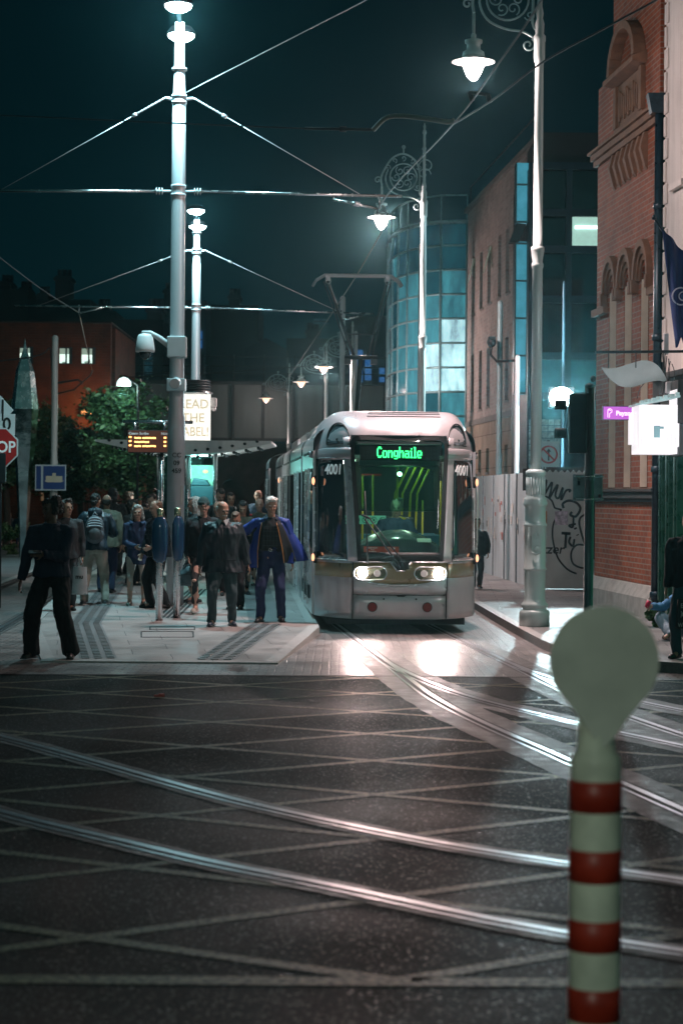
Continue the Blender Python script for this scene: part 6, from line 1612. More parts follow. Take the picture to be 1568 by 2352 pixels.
def remesh(mb, vox, name, m, parent, wr=0.0, wf=9.0, seed=0):
    me = bpy.data.meshes.new('tmp'); me.from_pydata([tuple(v) for v in mb.v], [], mb.f); me.update()
    import bmesh
    bm = bmesh.new(); bm.from_mesh(me); bmesh.ops.recalc_face_normals(bm, faces=bm.faces); bm.to_mesh(me); bm.free()
    o = bpy.data.objects.new('tmp', me); COL.objects.link(o)
    r = o.modifiers.new('r', 'REMESH'); r.mode = 'VOXEL'; r.voxel_size = vox; r.use_smooth_shade = True
    s = o.modifiers.new('s', 'SMOOTH'); s.iterations = 3; s.factor = .5
    dg = bpy.context.evaluated_depsgraph_get(); out = bpy.data.meshes.new_from_object(o.evaluated_get(dg))
    bpy.data.objects.remove(o); bpy.data.meshes.remove(me)
    if wr:
        nn = [v.normal.copy() for v in out.vertices]
        for v, n_ in zip(out.vertices, nn):
            p = v.co; q = Vector((p.x * wf * 1.3, p.y * wf * 1.3, p.z * wf * .55 + p.x * 3)) + Vector((seed, 0, 0))
            d = noise.noise(q) + .5 * noise.noise(q * 2.3)
            v.co = p + n_ * wr * (d - .2)
    out.materials.clear(); out.materials.append(m)
    out.polygons.foreach_set('use_smooth', [True] * len(out.polygons)); out.name = name
    o = bpy.data.objects.new(name, out); COL.objects.link(o); o.parent = parent
    return o
def ik(a, b, l1, l2, pole):
    a, b = Vector(a), Vector(b); d = b - a; L = min(d.length, (l1 + l2) * .999); dn = d.normalized()
    x = (l1 * l1 - l2 * l2 + L * L) / (2 * L); h = math.sqrt(max(0, l1 * l1 - x * x))
    p = Vector(pole); p = (p - dn * p.dot(dn)).normalized()
    return a + dn * x + p * h, a + dn * L
def lerp_pts(P, rs, k=3):
    out = []; ro = []
    for i in range(len(P) - 1):
        for j in range(k): t = j / k; out.append(P[i].lerp(P[i + 1], t)); ro.append(rs[i] * (1 - t) + rs[i + 1] * t)
    out.append(P[-1]); ro.append(rs[-1]); return out, ro
def hand(mb, w, d, side, curl, k, fr=.0085):
    """palm, four bent fingers of different length and a thumb leaving the side of the palm"""
    d = Vector(d).normalized(); pal = Vector((-side, 0, 0)); pal = (pal - d * pal.dot(d))
    pal = pal.normalized() if pal.length > .1 else d.orthogonal().normalized()       # palm faces the body
    sp = d.cross(pal).normalized()
    if sp.y > 0: sp = -sp                                                              # thumb side forward
    M = Matrix((sp, pal, d)).transposed()
    mb.ell(Vector(w) + d * .05 * k, (.041 * k, .017 * k, .055 * k), 12, 8, M=M)
    for i, (o, L) in enumerate(((.030, .072), (.011, .080), (-.009, .075), (-.028, .058))):
        b = Vector(w) + d * .085 * k + sp * o * k; c = curl * (1 + .12 * i); L *= k
        j1 = b + (d * math.cos(c * .5) + pal * math.sin(c * .5)) * L * .45
        j2 = j1 + (d * math.cos(c * 1.3) + pal * math.sin(c * 1.3)) * L * .33
        j3 = j2 + (d * math.cos(c * 2.0) + pal * math.sin(c * 2.0)) * L * .25
        mb.tube([b - d * .02, b, j1, j2, j3], [fr, fr, fr * .97, fr * .9, fr * .75], 7)
    t0 = Vector(w) + d * .03 * k + sp * .03 * k; t1 = t0 + (sp * .7 + d * .6 + pal * .2) * .035 * k; t2 = t1 + (sp * .25 + d * .9 + pal * .4) * .032 * k
    mb.tube([t0, t1, t2], [fr * 1.25, fr * 1.15, fr * .85], 7)
    return Vector(w) + d * .09 * k + pal * .02
def person(lab, px=0, py=0, top=0, S=None, pos=None, yaw=0, feet=((-.09, 0), (.09, 0)), hands=(None, None), lean=3, head=(0, 5), skin='pale', hair=('short', 'dark'), coat=None, trs=None, shoe=(.02, .02, .02), near=False, fat=1.0, female=False, joints=None, group='people on the platform', curl=.45, extras=(), floor=None, sole=None):
    if pos is None: pos = plat(px, py) if floor is None else gnd(px, py, floor)
    pos = Vector(pos)
    if S is None: S = (at(px, top, pos.y).z - pos.z) / (math.cos(R(lean)) * .35 + .65)
    k = S / 1.75
    t = thing('person', lab, 'person', group=group)
    V = Vector
    hipz = .92 * k
    ft = [V((f[0] * k, f[1] * k, (.085 + (f[2] if len(f) > 2 else 0)) * k)) for f in feet]
    mid = (ft[0] + ft[1]) / 2
    spread = max((f - V((mid.x, mid.y, f.z))).length for f in ft)
    hip = V((mid.x, mid.y, min(hipz, .085 * k + math.sqrt(max(.1, (.835 * k) ** 2 - (spread * .95) ** 2)) + .005)))
    J = {'hip': hip}
    if joints and 'hip' in joints: J['hip'] = hip = V(joints['hip']) 
    la = R(lean); sd = V((0, -math.sin(la), math.cos(la)))
    if joints and 'spine' in joints: sd = V(joints['spine']).normalized()
    J['waist'] = hip + V((0, 0, .06)) + sd * .12 * k; J['chest'] = hip + sd * .36 * k; J['neck'] = hip + sd * .545 * k
    yw, pt = R(head[0]), R(head[1])
    hc = J['neck'] + V((0, -.018, .165)) * k
    MH = Matrix.Rotation(yw, 3, 'Z') @ Matrix.Rotation(pt, 3, 'X')
    shw = (.175 if female else .195) * k * (1 + (fat - 1) * .5)
    res = {}
    body = MB()
    # pelvis to neck
    w_ = (.93 if female else 1) * k * fat
    loft(body, [(hip + V((0, 0, -.09 * k)), .13 * w_, .09 * w_, sd), (hip, .165 * w_, .115 * w_, sd), (hip + sd * .12 * k, .145 * w_, .105 * w_, sd), (hip + sd * .25 * k, .155 * w_, .11 * w_, sd), (hip + sd * .38 * k, .17 * w_, .115 * w_, sd), (hip + sd * .47 * k, .15 * w_, .09 * w_, sd), (hip + sd * .52 * k, .07 * k, .06 * k, sd)])
    loft(body, [(J['neck'] - sd * .06 * k, .06 * k, .058 * k, sd), (J['neck'] + sd * .02 * k, .053 * k, .055 * k, sd), (hc + V((0, .01, -.06 * k)), .05 * k, .055 * k, V((0, 0, 1)))])
    hk = k ** .4 if not joints else 1.0
    hr = [(-.118, .020, .022, -.050), (-.106, .040, .042, -.040), (-.08, .054, .064, -.022), (-.045, .063, .082, -.006), (-.005, .070, .092, .003), (.04, .075, .098, .010), (.08, .067, .087, .013), (.108, .044, .058, .014), (.121, .014, .02, .014)]
    hm = MB(); loft(hm, [((0, y, z), rx, ry, (0, 0, 1)) for z, rx, ry, y in hr], 20)
    hm.tube([(0, -.088, .022), (0, -.108, -.018), (0, -.100, -.030)], [.008, .013, .012], 8)      # nose
    hm.ell((0, -.086, .026), (.048, .012, .010)); hm.ell((-.035, -.075, -.025), (.02, .018, .018)); hm.ell((.035, -.075, -.025), (.02, .018, .018)); hm.ell((0, -.082, -.065), (.022, .014, .008)); hm.ell((0, -.072, -.105), (.022, .018, .014))
    for s in (-1, 1): hm.ell((s * .077, .008, -.005), (.010, .020, .032))
    HT = lambda p: hc + MH @ (V(p) * hk)
    body.add([HT(v) for v in hm.v], hm.f, 0, True)
    # legs
    ankle = []; knees = []
    for i, s in enumerate((-1, 1)):
        h = hip + V((s * .088 * k, 0, -.03 * k)); a = ft[i]
        if joints and 'knee%d' % i in joints: kn = V(joints['knee%d' % i]); an = V(joints['ankle%d' % i])
        else: kn, an = ik(h, a, .43 * k, .42 * k, (s * .12, -1, 0))
        P_, r_ = lerp_pts([h, h.lerp(kn, .4), kn, kn.lerp(an, .35), an], [.088 * w_, .078 * w_, .052 * k, .055 * k, .036 * k]); body.tube(P_, r_, 12)
        body.tube([an, an + V((0, -.10, -.05)) * k], [.035 * k, .028 * k], 8)
        knees.append(kn); ankle.append(an)
    # arms
    hd = []; sh_ = []; el_ = []; wr_ = []
    for i, s in enumerate((-1, 1)):
        sh = J['neck'] - sd * .075 * k + V((s * shw, 0, 0))
        tg = hands[i]
        if tg is None: tg = V((s * (shw / k + .06), .02, 0)) * k + V((J['neck'].x, J['neck'].y, J['neck'].z - .60 * k))
        else: tg = V(tg) * k
        pole = (s * .5, .9, -.5) if hands[i] is None else (s * .75, .5, -.9)
        e, w = ik(sh, tg, .29 * k, .25 * k, pole)
        if joints and 'elbow%d' % i in joints: e = V(joints['elbow%d' % i])
        P_, r_ = lerp_pts([sh + V((-s * .02, 0, .0)), sh, sh.lerp(e, .5), e, e.lerp(w, .4), w], [.055 * k, .056 * k, .047 * k, .038 * k, .038 * k, .026 * k]); body.tube(P_, r_, 10)
        body.tube([J['neck'] - sd * .04 * k, sh], [.05 * k, .055 * k], 10)
        g = hand(body, w, (w - e), s, curl if hands[i] is None else max(curl, .6), k, .0085 if near else .0105)
        hd.append(g); sh_.append(sh); el_.append(e); wr_.append(w)
    remesh(body, .0068 if near else .011, 'body', SKIN[skin], t)
    seed = rnd.uniform(0, 50)
    # face details
    f = MB()
    for s in (-1, 1): f.ell(HT((s * .031, -.0865, .006)), (.011 * hk, .006, .006 * hk), 8, 6)
    f.build('eyes', M_EYE, t)
    f = MB(); f.tube([HT((-.022, -.093, -.066)), HT((0, -.098, -.064)), HT((.022, -.093, -.066))], .0042, 5); f.build('mouth', M_LIP, t)
    f = MB()
    for s in (-1, 1): f.tube([HT((s * .014, -.097, .024)), HT((s * .032, -.096, .030)), HT((s * .048, -.084, .025))], .0042, 5)
    f.build('eyebrows', HAIR[hair[1]] if hair[1] in HAIR else M_BROW, t)
    # hair
    hk_, hcx = hair
    hb = MB(); T = lambda p, r: hb.ell(HT(p), tuple(q * hk for q in r), 16, 10, M=MH)
    if hk_ == 'short': T((0, .030, .045), (.083, .095, .088)); T((0, -.03, .095), (.06, .06, .035)); T((0, .06, -.02), (.07, .05, .07))
    if hk_ == 'balding': T((0, .065, .0), (.08, .05, .07)); T((-.07, .03, .01), (.014, .05, .05)); T((.07, .03, .01), (.014, .05, .05))
    if hk_ == 'swept':
        T((0, .030, .045), (.087, .098, .09)); T((.015, -.035, .105), (.07, .06, .035)); T((0, .07, -.03), (.07, .05, .07)); T((-.05, -.02, .08), (.04, .05, .04))
    if hk_ == 'curly':
        for q in range(46):
            a = rnd.uniform(0, 6.3); z = rnd.uniform(-.05, .13); r_ = math.sqrt(max(.0, 1 - ((z - .03) / .13) ** 2)) * .092
            if math.sin(a) < -.45 and z < .06: continue
            T((r_ * math.cos(a), r_ * math.sin(a) + .025, z), (.035, .035, .035))
        T((0, .03, .05), (.095, .10, .095))
    if hk_ in ('long', 'bob'):
        T((0, .030, .045), (.086, .098, .088)); L_ = -.26 if hk_ == 'long' else -.15
        T((0, -.02, .09), (.065, .065, .04))
        for q in range(16):
            a = R(-25 + 230 * q / 15); x, y = .078 * math.cos(a), .078 * math.sin(a) + .02
            hb.tube([HT((x * .8, y * .8, .06)), HT((x * 1.08, y * 1.05, -.03)), HT((x * 1.18, y * 1.05, L_ * .7)), HT((x * 1.05 + rnd.uniform(-.015, .015), y, L_ + rnd.uniform(-.03, .02)))], [.026 * hk, .026 * hk, .024 * hk, .010], 7)
    if hk_ == 'bun': T((0, .030, .042), (.079, .092, .086)); T((0, .125, .05), (.035, .035, .035))
    if hk_ == 'buzz': T((0, .024, .038), (.079, .092, .088)); T((0, .05, -.0), (.072, .06, .06))
    if hk_ not in ('bald', 'beanie', 'hood'): remesh(hb, .008 if near else .011, 'hair', HAIR[hcx], t, .012 if hk_ != 'buzz' else .003, 38, seed)
    if hk_ == 'beanie':
        T((0, .022, .062), (.088, .103, .092)); hb.lathe([(.088, -.01), (.094, 0), (.094, .035), (.086, .045)], (0, 0, 0), 20)
        for q in range(len(hb.v) - 80, len(hb.v)): v = hb.v[q]; hb.v[q] = HT((v.x, v.y * 1.12 + .01, v.z + .035))
        remesh(hb, .007, 'beanie', hcx, t, .003, 60, seed)
        pb = MB(); pb.box(HT((.02, -.112, .055)), (.035, .006, .03)); pb.build('beanie_patch', mat('patch', (.25, .28, .28), .7, var=0), t)
    if hk_ == 'hood':
        T((0, .03, .03), (.105, .115, .125)); T((0, .06, -.09), (.10, .08, .08)); remesh(hb, .010, 'hood', hcx, t, .006, 20, seed)
    # trousers
    if trs:
        tm_, cut = trs[:2]; c_ = MB(); kr = {'slim': (1.06, 1.12, 1.2), 'straight': (1.15, 1.45, 1.75), 'wide': (1.25, 1.75, 2.6)}[cut]
        loft(c_, [(hip + V((0, 0, -.12 * k)), .14 * w_, .10 * w_, sd), (hip + V((0, 0, -.0)), .178 * w_, .125 * w_, sd), (hip + sd * .13 * k, .172 * w_, .128 * w_, sd), (hip + sd * .155 * k, .155 * w_, .115 * w_, sd)])
        for i, s in enumerate((-1, 1)):
            h = hip + V((s * .092 * k, 0, -.03 * k)); kn, an = knees[i], ankle[i]; end = an + (kn - an).normalized() * (-.035 if cut != 'slim' else .05) * k
            P_, r_ = lerp_pts([h, h.lerp(kn, .4), kn, kn.lerp(end, .4), end], [.098 * w_, .085 * w_ * kr[0], .056 * k * kr[1], .056 * k * (kr[1] * .9), .038 * k * kr[2]], 4); c_.tube(P_, r_, 14)
        res['trs'] = remesh(c_, .012, 'trousers', tm_, t, .017, 8, seed)
    # coat, jacket or jumper
    if coat:
        cm_, hem, bulk = coat[:3]; c_ = MB(); b_ = bulk
        hz = hem * k; sdn = sd
        rg = []
        z0 = hip.z - hz                                           # hem below (+) or above (-) the hip joint
        rg.append((hip + V((0, .0, -hz)), .185 * w_ * b_ * (1.08 if hem > .1 else 1), .135 * w_ * b_ * (1.08 if hem > .1 else 1), V((0, 0, 1))))
        rg.append((hip + V((0, 0, -hz * .4)), .185 * w_ * b_, .135 * w_ * b_, sdn))
        rg += [(hip + sd * .12 * k, .165 * w_ * b_, .125 * w_ * b_, sd), (hip + sd * .27 * k, .175 * w_ * b_, .128 * w_ * b_, sd), (hip + sd * .40 * k, .19 * w_ * b_, .125 * w_ * b_, sd), (hip + sd * .485 * k, .16 * w_ * b_, .10 * w_ * b_, sd), (hip + sd * .535 * k, .085 * k * b_, .078 * k * b_, sd), (hip + sd * .565 * k, .07 * k * b_, .07 * k * b_, sd)]
        loft(c_, rg, 22)
        for i, s in enumerate((-1, 1)):
            sh, e, w = sh_[i], el_[i], wr_[i]; q = .062 * k * b_
            P_, r_ = lerp_pts([J['neck'] - sd * .05 * k + V((s * .06 * k, 0, 0)), sh, sh.lerp(e, .5), e, e.lerp(w, .5), w.lerp(e, -.02)], [.06 * k, q * 1.12, q, q * .95, q * .86, q * .72], 3); c_.tube(P_, r_, 12)
        res['coat'] = remesh(c_, .010 if near else .013, coat[3] if len(coat) > 3 else 'jacket', cm_, t, .016 if b_ < 1.15 else .022, 8, seed + 9)
    # shoes
    sm_ = shoe if not isinstance(shoe, tuple) else mat('shoe_%.2f_%.2f_%.2f' % shoe, shoe, .4, var=.1)
    for i, s in enumerate((-1, 1)):
        if joints and 'noshoe' in joints: break
        an = ankle[i]; q = MB(); lift = (feet[i][2] if len(feet[i]) > 2 else 0) if not joints else 0
        fd = V((s * .22, -1, -.0 - lift * 1.2)).normalized() if not joints else V(joints.get('toe%d' % i, (0, -1, 0))).normalized(); up = V((0, 0, 1))
        b0 = an + V((0, 0, -.055 * k)) 
        pts = [b0 - fd * .065 * k, b0, b0 + fd * .08 * k, b0 + fd * .15 * k, b0 + fd * .19 * k]
        q.tube([p + V((0, 0, o_)) for p, o_ in zip(pts, (.0, .01, .0, -.008, -.012))], [.036 * k, .044 * k, .044 * k, .038 * k, .022 * k], 12); q.tube([an, b0 + fd * .02], [.04 * k, .045 * k], 10)
        for v in q.v:
            if v.z < an.z - .082 * k and not joints and not lift: v.z = an.z - .082 * k
        so = remesh(q, .009, 'shoe', sm_, t)
        if sole:
            q = MB(); q.bar(b0 - fd * .09 * k + V((0, 0, -.022)), b0 + fd * .18 * k + V((0, 0, -.022)), .08 * k, .018); 
            q.build('sole', mat('sole_%.2f' % sole, (sole,) * 3, .6, var=0), so, bevel=.006)
    ORI[t.name] = Vector((0, 0, 0))
    # extras
    F_ = lambda mb, nm, m_, **kw: mb.build(nm, m_, t, **kw)
    for ex in extras:
        q = MB()
        if ex == 'glasses':
            for s in (-1, 1): q.tube([HT((s * .033 + .021 * math.cos(a), -.1, .004 + .016 * math.sin(a))) for a in [2 * math.pi * i / 12 for i in range(12)]], .002, 4, closed=True); q.tube([HT((s * .054, -.098, .008)), HT((s * .078, .0, .008))], .002, 4)
            q.tube([HT((-.012, -.1, .008)), HT((.012, -.1, .008))], .002, 4); F_(q, 'glasses', M_STEEL)
        if ex == 'zip': 
            q.tube([hip + V((0, -.152 * w_ * coat[2], -.0)), hip + sd * .28 * k + V((0, -.135 * w_ * coat[2], 0)), hip + sd * .45 * k + V((0, -.125 * w_ * coat[2], 0))], .006, 5); F_(q, 'zip', M_DARK)
        if ex in ('collar', 'bigcollar'):
            b_ = 1.0 if ex == 'collar' else 1.35
            pts = [J['neck'] + V((.085 * k * b_ * math.cos(a), .075 * k * b_ * math.sin(a) - .01, (-.01 + .03 * math.sin(a)) * k)) for a in [R(-60 + 300 * i / 16) for i in range(17)]]
            q.tube(pts, .022 * k * b_, 8); F_(q, 'collar', coat[0])
        if ex == 'scarf':
            q.tube([J['neck'] + V((.08 * k * math.cos(a), .07 * k * math.sin(a) - .01, .02 * math.sin(a * 2))) for a in [2 * math.pi * i / 16 for i in range(16)]], .034, 8, closed=True); F_(q, 'scarf', mat('scarf_pale', (.45, .42, .4), .9, var=.2))
        if ex == 'hoodback':
            q.ell(J['neck'] + V((0, .10, -.0)) * k, (.125 * k, .07 * k, .085 * k)); q.ell(J['neck'] + V((0, .03, .0)) * k, (.12 * k, .09 * k, .05 * k)); remesh(q, .011, 'hood', coat[0], t, .014, 14, seed)
        if ex == 'belt':
            c = hip + sd * .14 * k; q.tube([c + V((.172 * w_ * coat[2] * math.cos(a), .132 * w_ * coat[2] * math.sin(a), 0)) for a in [2 * math.pi * i / 24 for i in range(24)]], .014, 6, closed=True); q.tube([c + V((.03, -.14 * w_ * coat[2], 0)), c + V((.06, -.15 * w_, -.14)), c + V((.10, -.15 * w_, -.2))], .012, 6); F_(q, 'belt', coat[0])
        if ex == 'backstraps':
            for s in (-1, 1): q.tube(smooth([J['neck'] + V((s * .09, -.08, -.02)) * k, J['neck'] + V((s * .11, .02, .01)) * k, J['neck'] + V((s * .12, .13, -.08)) * k], 3), .016, 6)
            F_(q, 'strap', mat('strap_pale', (.4, .45, .5), .8, var=0))
        if ex == 'headphones':
            q.tube([HT((.095 * math.cos(a), .01, .02 + .11 * math.sin(a))) for a in [math.pi * i / 12 for i in range(13)]], .009, 6)
            for s in (-1, 1): q.ell(HT((s * .095, .01, -.0)), (.02, .035, .04))
            F_(q, 'headphones', M_DARK)
        if ex == 'redshoulder':
            q.ell(sh_[0] + V((0, -.02, .03)), (.05, .05, .025)); F_(q, 'red_strap', mat('red_strap', (.5, .03, .04), .6, var=0))
    t.location = pos; t.rotation_euler = (0, 0, R(yaw))
    MT = Matrix.Translation(pos) @ Matrix.Rotation(R(yaw), 4, 'Z')
    res.update(t=t, hd=[MT @ h for h in hd], MT=MT, k=k, hip=hip, sd=sd, J=J, HT=HT, sh=sh_, kn=knees, wr=[MT @ w for w in wr_])
    return res
def held(name, lab, cat, c, size, m, rz=0, tilt=0, bevel=.004):
    q = MB(); M = Matrix.Rotation(rz, 3, 'Z') @ Matrix.Rotation(tilt, 3, 'X'); q.box(c, size, M=M); o = q.build(name, m, bevel=bevel); return tag(o, lab, cat)

C_NAVY = fabric('navy', (.012, .025, .06)); C_BLACK = fabric('black', (.008, .010, .013)); C_BLACK2 = fabric('soft_black', (.012, .014, .016), .7)
C_TEAL = fabric('teal', (.008, .028, .045), .55); C_BLUE = fabric('coat_blue', (.003, .028, .22), .6); C_WOOL = fabric('wool_blue', (.018, .038, .09)); C_BEIGE = fabric('beige', (.36, .33, .28)); C_CREAM = fabric('cream', (.42, .38, .34))
C_KHAKI = fabric('khaki', (.12, .12, .09)); C_CHAR = fabric('charcoal', (.03, .032, .036)); C_JEAN = fabric('denim', (.03, .055, .12)); C_NTR = fabric('navy_trousers', (.008, .016, .07)); C_GREY = fabric('grey', (.10, .11, .12)); C_OLIVE = fabric('olive', (.05, .05, .035)); C_SLATE = fabric('slate_jean', (.035, .06, .07))
C_WAX = mat('cloth_wax', (.010, .018, .028), .55, var=.2, scale=9); C_PUF = mat('cloth_puffer', (.012, .014, .02), .35, var=.2, scale=9)

# left foreground silhouette
a = person('tall curly-haired person in black sweatshirt and wide trousers holding a phone, nearest at left', 117, 1512, 1140, yaw=-8, feet=((-.21, -.02), (.21, .04)), hands=((-.34, -.10, .72), (-.0, -.30, 1.13)), lean=2, head=(-40, 6), skin='dark', hair=('curly', 'black'), coat=(fabric('ink', (.010, .018, .038)), .02, 1.12, 'sweatshirt'), trs=(C_BLACK, 'wide'), shoe=(.012, .012, .014), near=True, extras=('headphones', 'collar'), curl=.5, sole=.03, group='people on the platform')
held('phone', 'black phone held at chest height by the curly-haired person nearest at left', 'phone', a['hd'][1] + Vector((0, -.02, .02)), (.15, .075, .012), M_BLK, .1, .5)
person('person with bushy hair mostly hidden behind the curly-haired silhouette at left', 152, 1402, 1150, yaw=10, lean=0, head=(30, 0), skin='mid', hair=('curly', 'dark'), coat=(C_CHAR, .1, 1.1), trs=(C_BLACK2, 'straight'))
bg_ = thing('carrier_bag', 'pale grey carrier bag with dark lettering hanging behind the curly-haired silhouette', 'bag')
c = at(184, 1335, 30.2)
q = MB(); q.grid(lambda u, v: (c.x + .12 * math.cos(u * 6.283) * (1 - .15 * v), c.y + .07 * math.sin(u * 6.283), c.z - .2 + .42 * v), 20, 6); q.tube([(c.x - .06, c.y, c.z + .2), (c.x, c.y, c.z + .36), (c.x + .06, c.y, c.z + .2)], .006, 5); q.box((c.x, c.y, c.z - .19), (.2, .11, .02)); q.build('bag_body', mat('bag_pale', (.35, .36, .37), .5, var=.15, bump=.3, bscale=12), bg_)
text('mu', 'bag_lettering', .09, M_DARK, bg_, face_cam((c.x, c.y - .075, c.z + .07)), bold=.003)

# man with backpack seen from behind
a = person('man seen from behind in teal hooded jacket and beige trousers wearing a grey backpack', 217, 1389, 1134, yaw=186, feet=((-.17, .0), (.16, .02)), hands=((-.17, -.27, 1.15), (.20, -.25, 1.12)), lean=7, head=(-25, 22), skin='mid', hair=('short', 'black'), coat=(C_TEAL, .05, 1.16), trs=(C_BEIGE, 'straight'), shoe=(.08, .08, .085), near=True, extras=('hoodback', 'backstraps'), sole=.55)
BP = thing('backpack', 'grey and pale blue backpack worn by the man seen from behind', 'backpack')
bc = Vector((0, .20, 1.19)) * a['k'] 
q = MB(); q.ell(bc, (.155, .085, .225), 20, 14); q.ell(bc + Vector((0, .02, -.10)), (.15, .10, .13), 20, 12); remesh(q, .010, 'bag_body', mat('pack_grey', (.10, .12, .14), .7, var=.15), BP, .008, 12)
q = MB(); q.ell(bc + Vector((0, .055, -.08)), (.125, .075, .12), 18, 12); remesh(q, .010, 'front_pocket', mat('pack_dark', (.06, .075, .085), .7, var=.1), BP, .006, 12)
q = MB()
for i in range(4): q.tube([bc + Vector((.125 * math.cos(t) * (1 - .1 * i), .088 - .012 * i, .03 + .04 * i + .03 * math.sin(t))) for t in [math.pi * j / 10 for j in range(11)]], .010, 5)
q.tube([bc + Vector((-.04, .0, .22)), bc + Vector((0, .0, .27)), bc + Vector((.04, .0, .22))], .010, 6); q.build('pale_piping', mat('strap_pale', (.4, .45, .5)), BP)
BP.location = a['t'].location; BP.rotation_euler = a['t'].rotation_euler
# woman in blue wool coat
a = person('woman with greying bob in belted blue wool coat and cream trousers looking at the viewer', 313, 1390, 1160, yaw=6, feet=((-.11, -.10), (.13, .06)), hands=((-.02, -.24, 1.02), (.24, .04, .85)), lean=5, head=(-4, 8), skin='pale', hair=('bob', 'grey'), coat=(C_WOOL, .20, 1.13, 'coat'), trs=(C_CREAM, 'slim'), shoe=(.10, .14, .12), near=True, female=True, extras=('bigcollar', 'belt'), sole=.4)
held('phone', 'phone held flat in the hand of the woman in the blue wool coat', 'phone', a['hd'][0] + Vector((.03, -.03, .01)), (.14, .07, .01), M_BLK, .1, .15)
# couple behind backpack man
person('man in khaki jacket seen from behind, balding, beyond the backpack wearer', 243, 1362, 1137, yaw=175, lean=2, head=(10, 0), skin='mid', hair=('balding', 'dark'), coat=(C_KHAKI, .10, 1.3), trs=(C_NAVY, 'straight'), fat=1.1)
person('person in dark hooded coat seen from behind, farther than the khaki jacket', 256, 1322, 1122, yaw=185, feet=((-.15, .1), (.12, -.1)), lean=2, skin='mid', hair=('hood', C_CHAR), coat=(C_CHAR, .15, 1.2), trs=(C_BLACK2, 'straight'))
person('person with light brown swept hair standing under the trees behind the crowd', 292, 1320, 1130, yaw=120, lean=2, head=(10, 5), skin='pale', hair=('swept', 'brown'), coat=(C_BLACK2, .1, 1.15), trs=(C_BLACK, 'straight'))
person('dark-haired short person just behind the woman in the blue wool coat', 303, 1345, 1150, yaw=40, lean=2, head=(20, 5), skin='mid', hair=('curly', 'dark'), coat=(C_BLACK2, .1, 1.15), trs=(C_BLACK, 'straight'), female=True)
person('young man in glasses and dark jacket left of the near floodlit pole', 352, 1340, 1136, yaw=-35, lean=3, head=(-10, 18), skin='pale', hair=('short', 'dark'), coat=(C_BLACK2, .1, 1.15), trs=(C_BLACK, 'straight'), extras=('glasses',))
person('person with dark bob looking down between the blue wool coat and the glasses wearer', 331, 1335, 1158, yaw=15, lean=4, head=(15, 25), skin='pale', hair=('bob', 'black'), coat=(C_BLACK, .1, 1.1), trs=(C_BLACK, 'straight'), female=True)
# bald man in puffer
a = person('balding man in black quilted jacket behind the blue card readers, turned left', 362, 1397, 1149, yaw=-60, feet=((-.13, -.06), (.12, .10)), hands=((-.22, -.18, .88), (.18, -.2, 1.0)), lean=4, head=(-12, 12), skin='pale', hair=('buzz', 'auburn'), coat=(C_PUF, .08, 1.28), trs=(C_BLACK, 'straight'), near=True, extras=('collar',), fat=1.08)
q = MB()
for i in range(7):
    c = a['hip'] + a['sd'] * (.02 + .065 * i) * a['k']; rr_ = (.185 - .01 * abs(i - 4)) * a['k'] * 1.28 * 1.08
    q.tube([c + Vector((rr_ * math.cos(t), rr_ * .72 * math.sin(t), 0)) for t in [2 * math.pi * j / 24 for j in range(24)]], .010, 6, closed=True)
q.build('quilting', C_PUF, a['t'])
# woman in profile, white-grey hair
a = person('woman with silver hair in profile facing left, dark coat, right of the near pole', 447, 1385, 1142, yaw=-85, feet=((-.1, 0), (.1, .05)), hands=((-.1, -.3, 1.15), (.1, -.3, 1.2)), lean=3, head=(0, 8), skin='pale', hair=('long', 'grey'), coat=(C_BLACK2, .28, 1.15, 'coat'), trs=(C_BLACK, 'slim'), shoe=(.03, .03, .035), female=True, near=True, sole=.4)
# beanie person
a = person('person in dark green beanie and ripped black jeans stepping forward in pale trainers', 466, 1409, 1144, yaw=0, feet=((-.10, -.16, .03), (.11, .10)), hands=((-.22, -.10, .86), (.16, -.18, 1.05)), lean=4, head=(8, 5), skin='pale', hair=('beanie', fabric('beanie', (.02, .05, .05))), coat=(C_BLACK, .06, 1.24), trs=(C_BLACK2, 'slim'), shoe=(.5, .47, .42), near=True, extras=('collar',), sole=.6)
q = MB()
kn = a['kn'][0]; q.ell(kn + Vector((0, -.048, -.01)), (.036, .018, .026), 10, 6); q.ell(a['kn'][1] + Vector((0, -.045, .0)), (.03, .015, .01), 10, 6); q.build('bare_knee', SKIN['pale'], a['t'])
# duffel bag carried
c = at(434, 1322, 30.4)
DB = thing('duffel_bag', 'grey duffel bag hanging from the shoulder of the beanie wearer, by the near pole', 'bag')
q = MB(); q.ell(c, (.15, .15, .17), 20, 12); q.box(c + Vector((.0, 0, -.05)), (.26, .22, .2)); remesh(q, .012, 'bag_body', mat('duffel_grey', (.11, .15, .17), .75, var=.15), DB, .014, 9)
q = MB(); q.tube(smooth([c + Vector((-.08, -.05, .14)), c + Vector((.02, -.04, .30)), c + Vector((.16, .02, .62)), c + Vector((.2, .1, .8))], 4), .014, 6); q.tube([c + Vector((-.07, -.12, .1)), c + Vector((0, -.13, .2)), c + Vector((.07, -.12, .1))], .012, 6); q.tube([c + Vector((-.11, -.155, .02)), c + Vector((.11, -.155, .03))], .006, 5); q.build('strap', mat('duffel_strap', (.06, .08, .09), .7, var=0), DB)
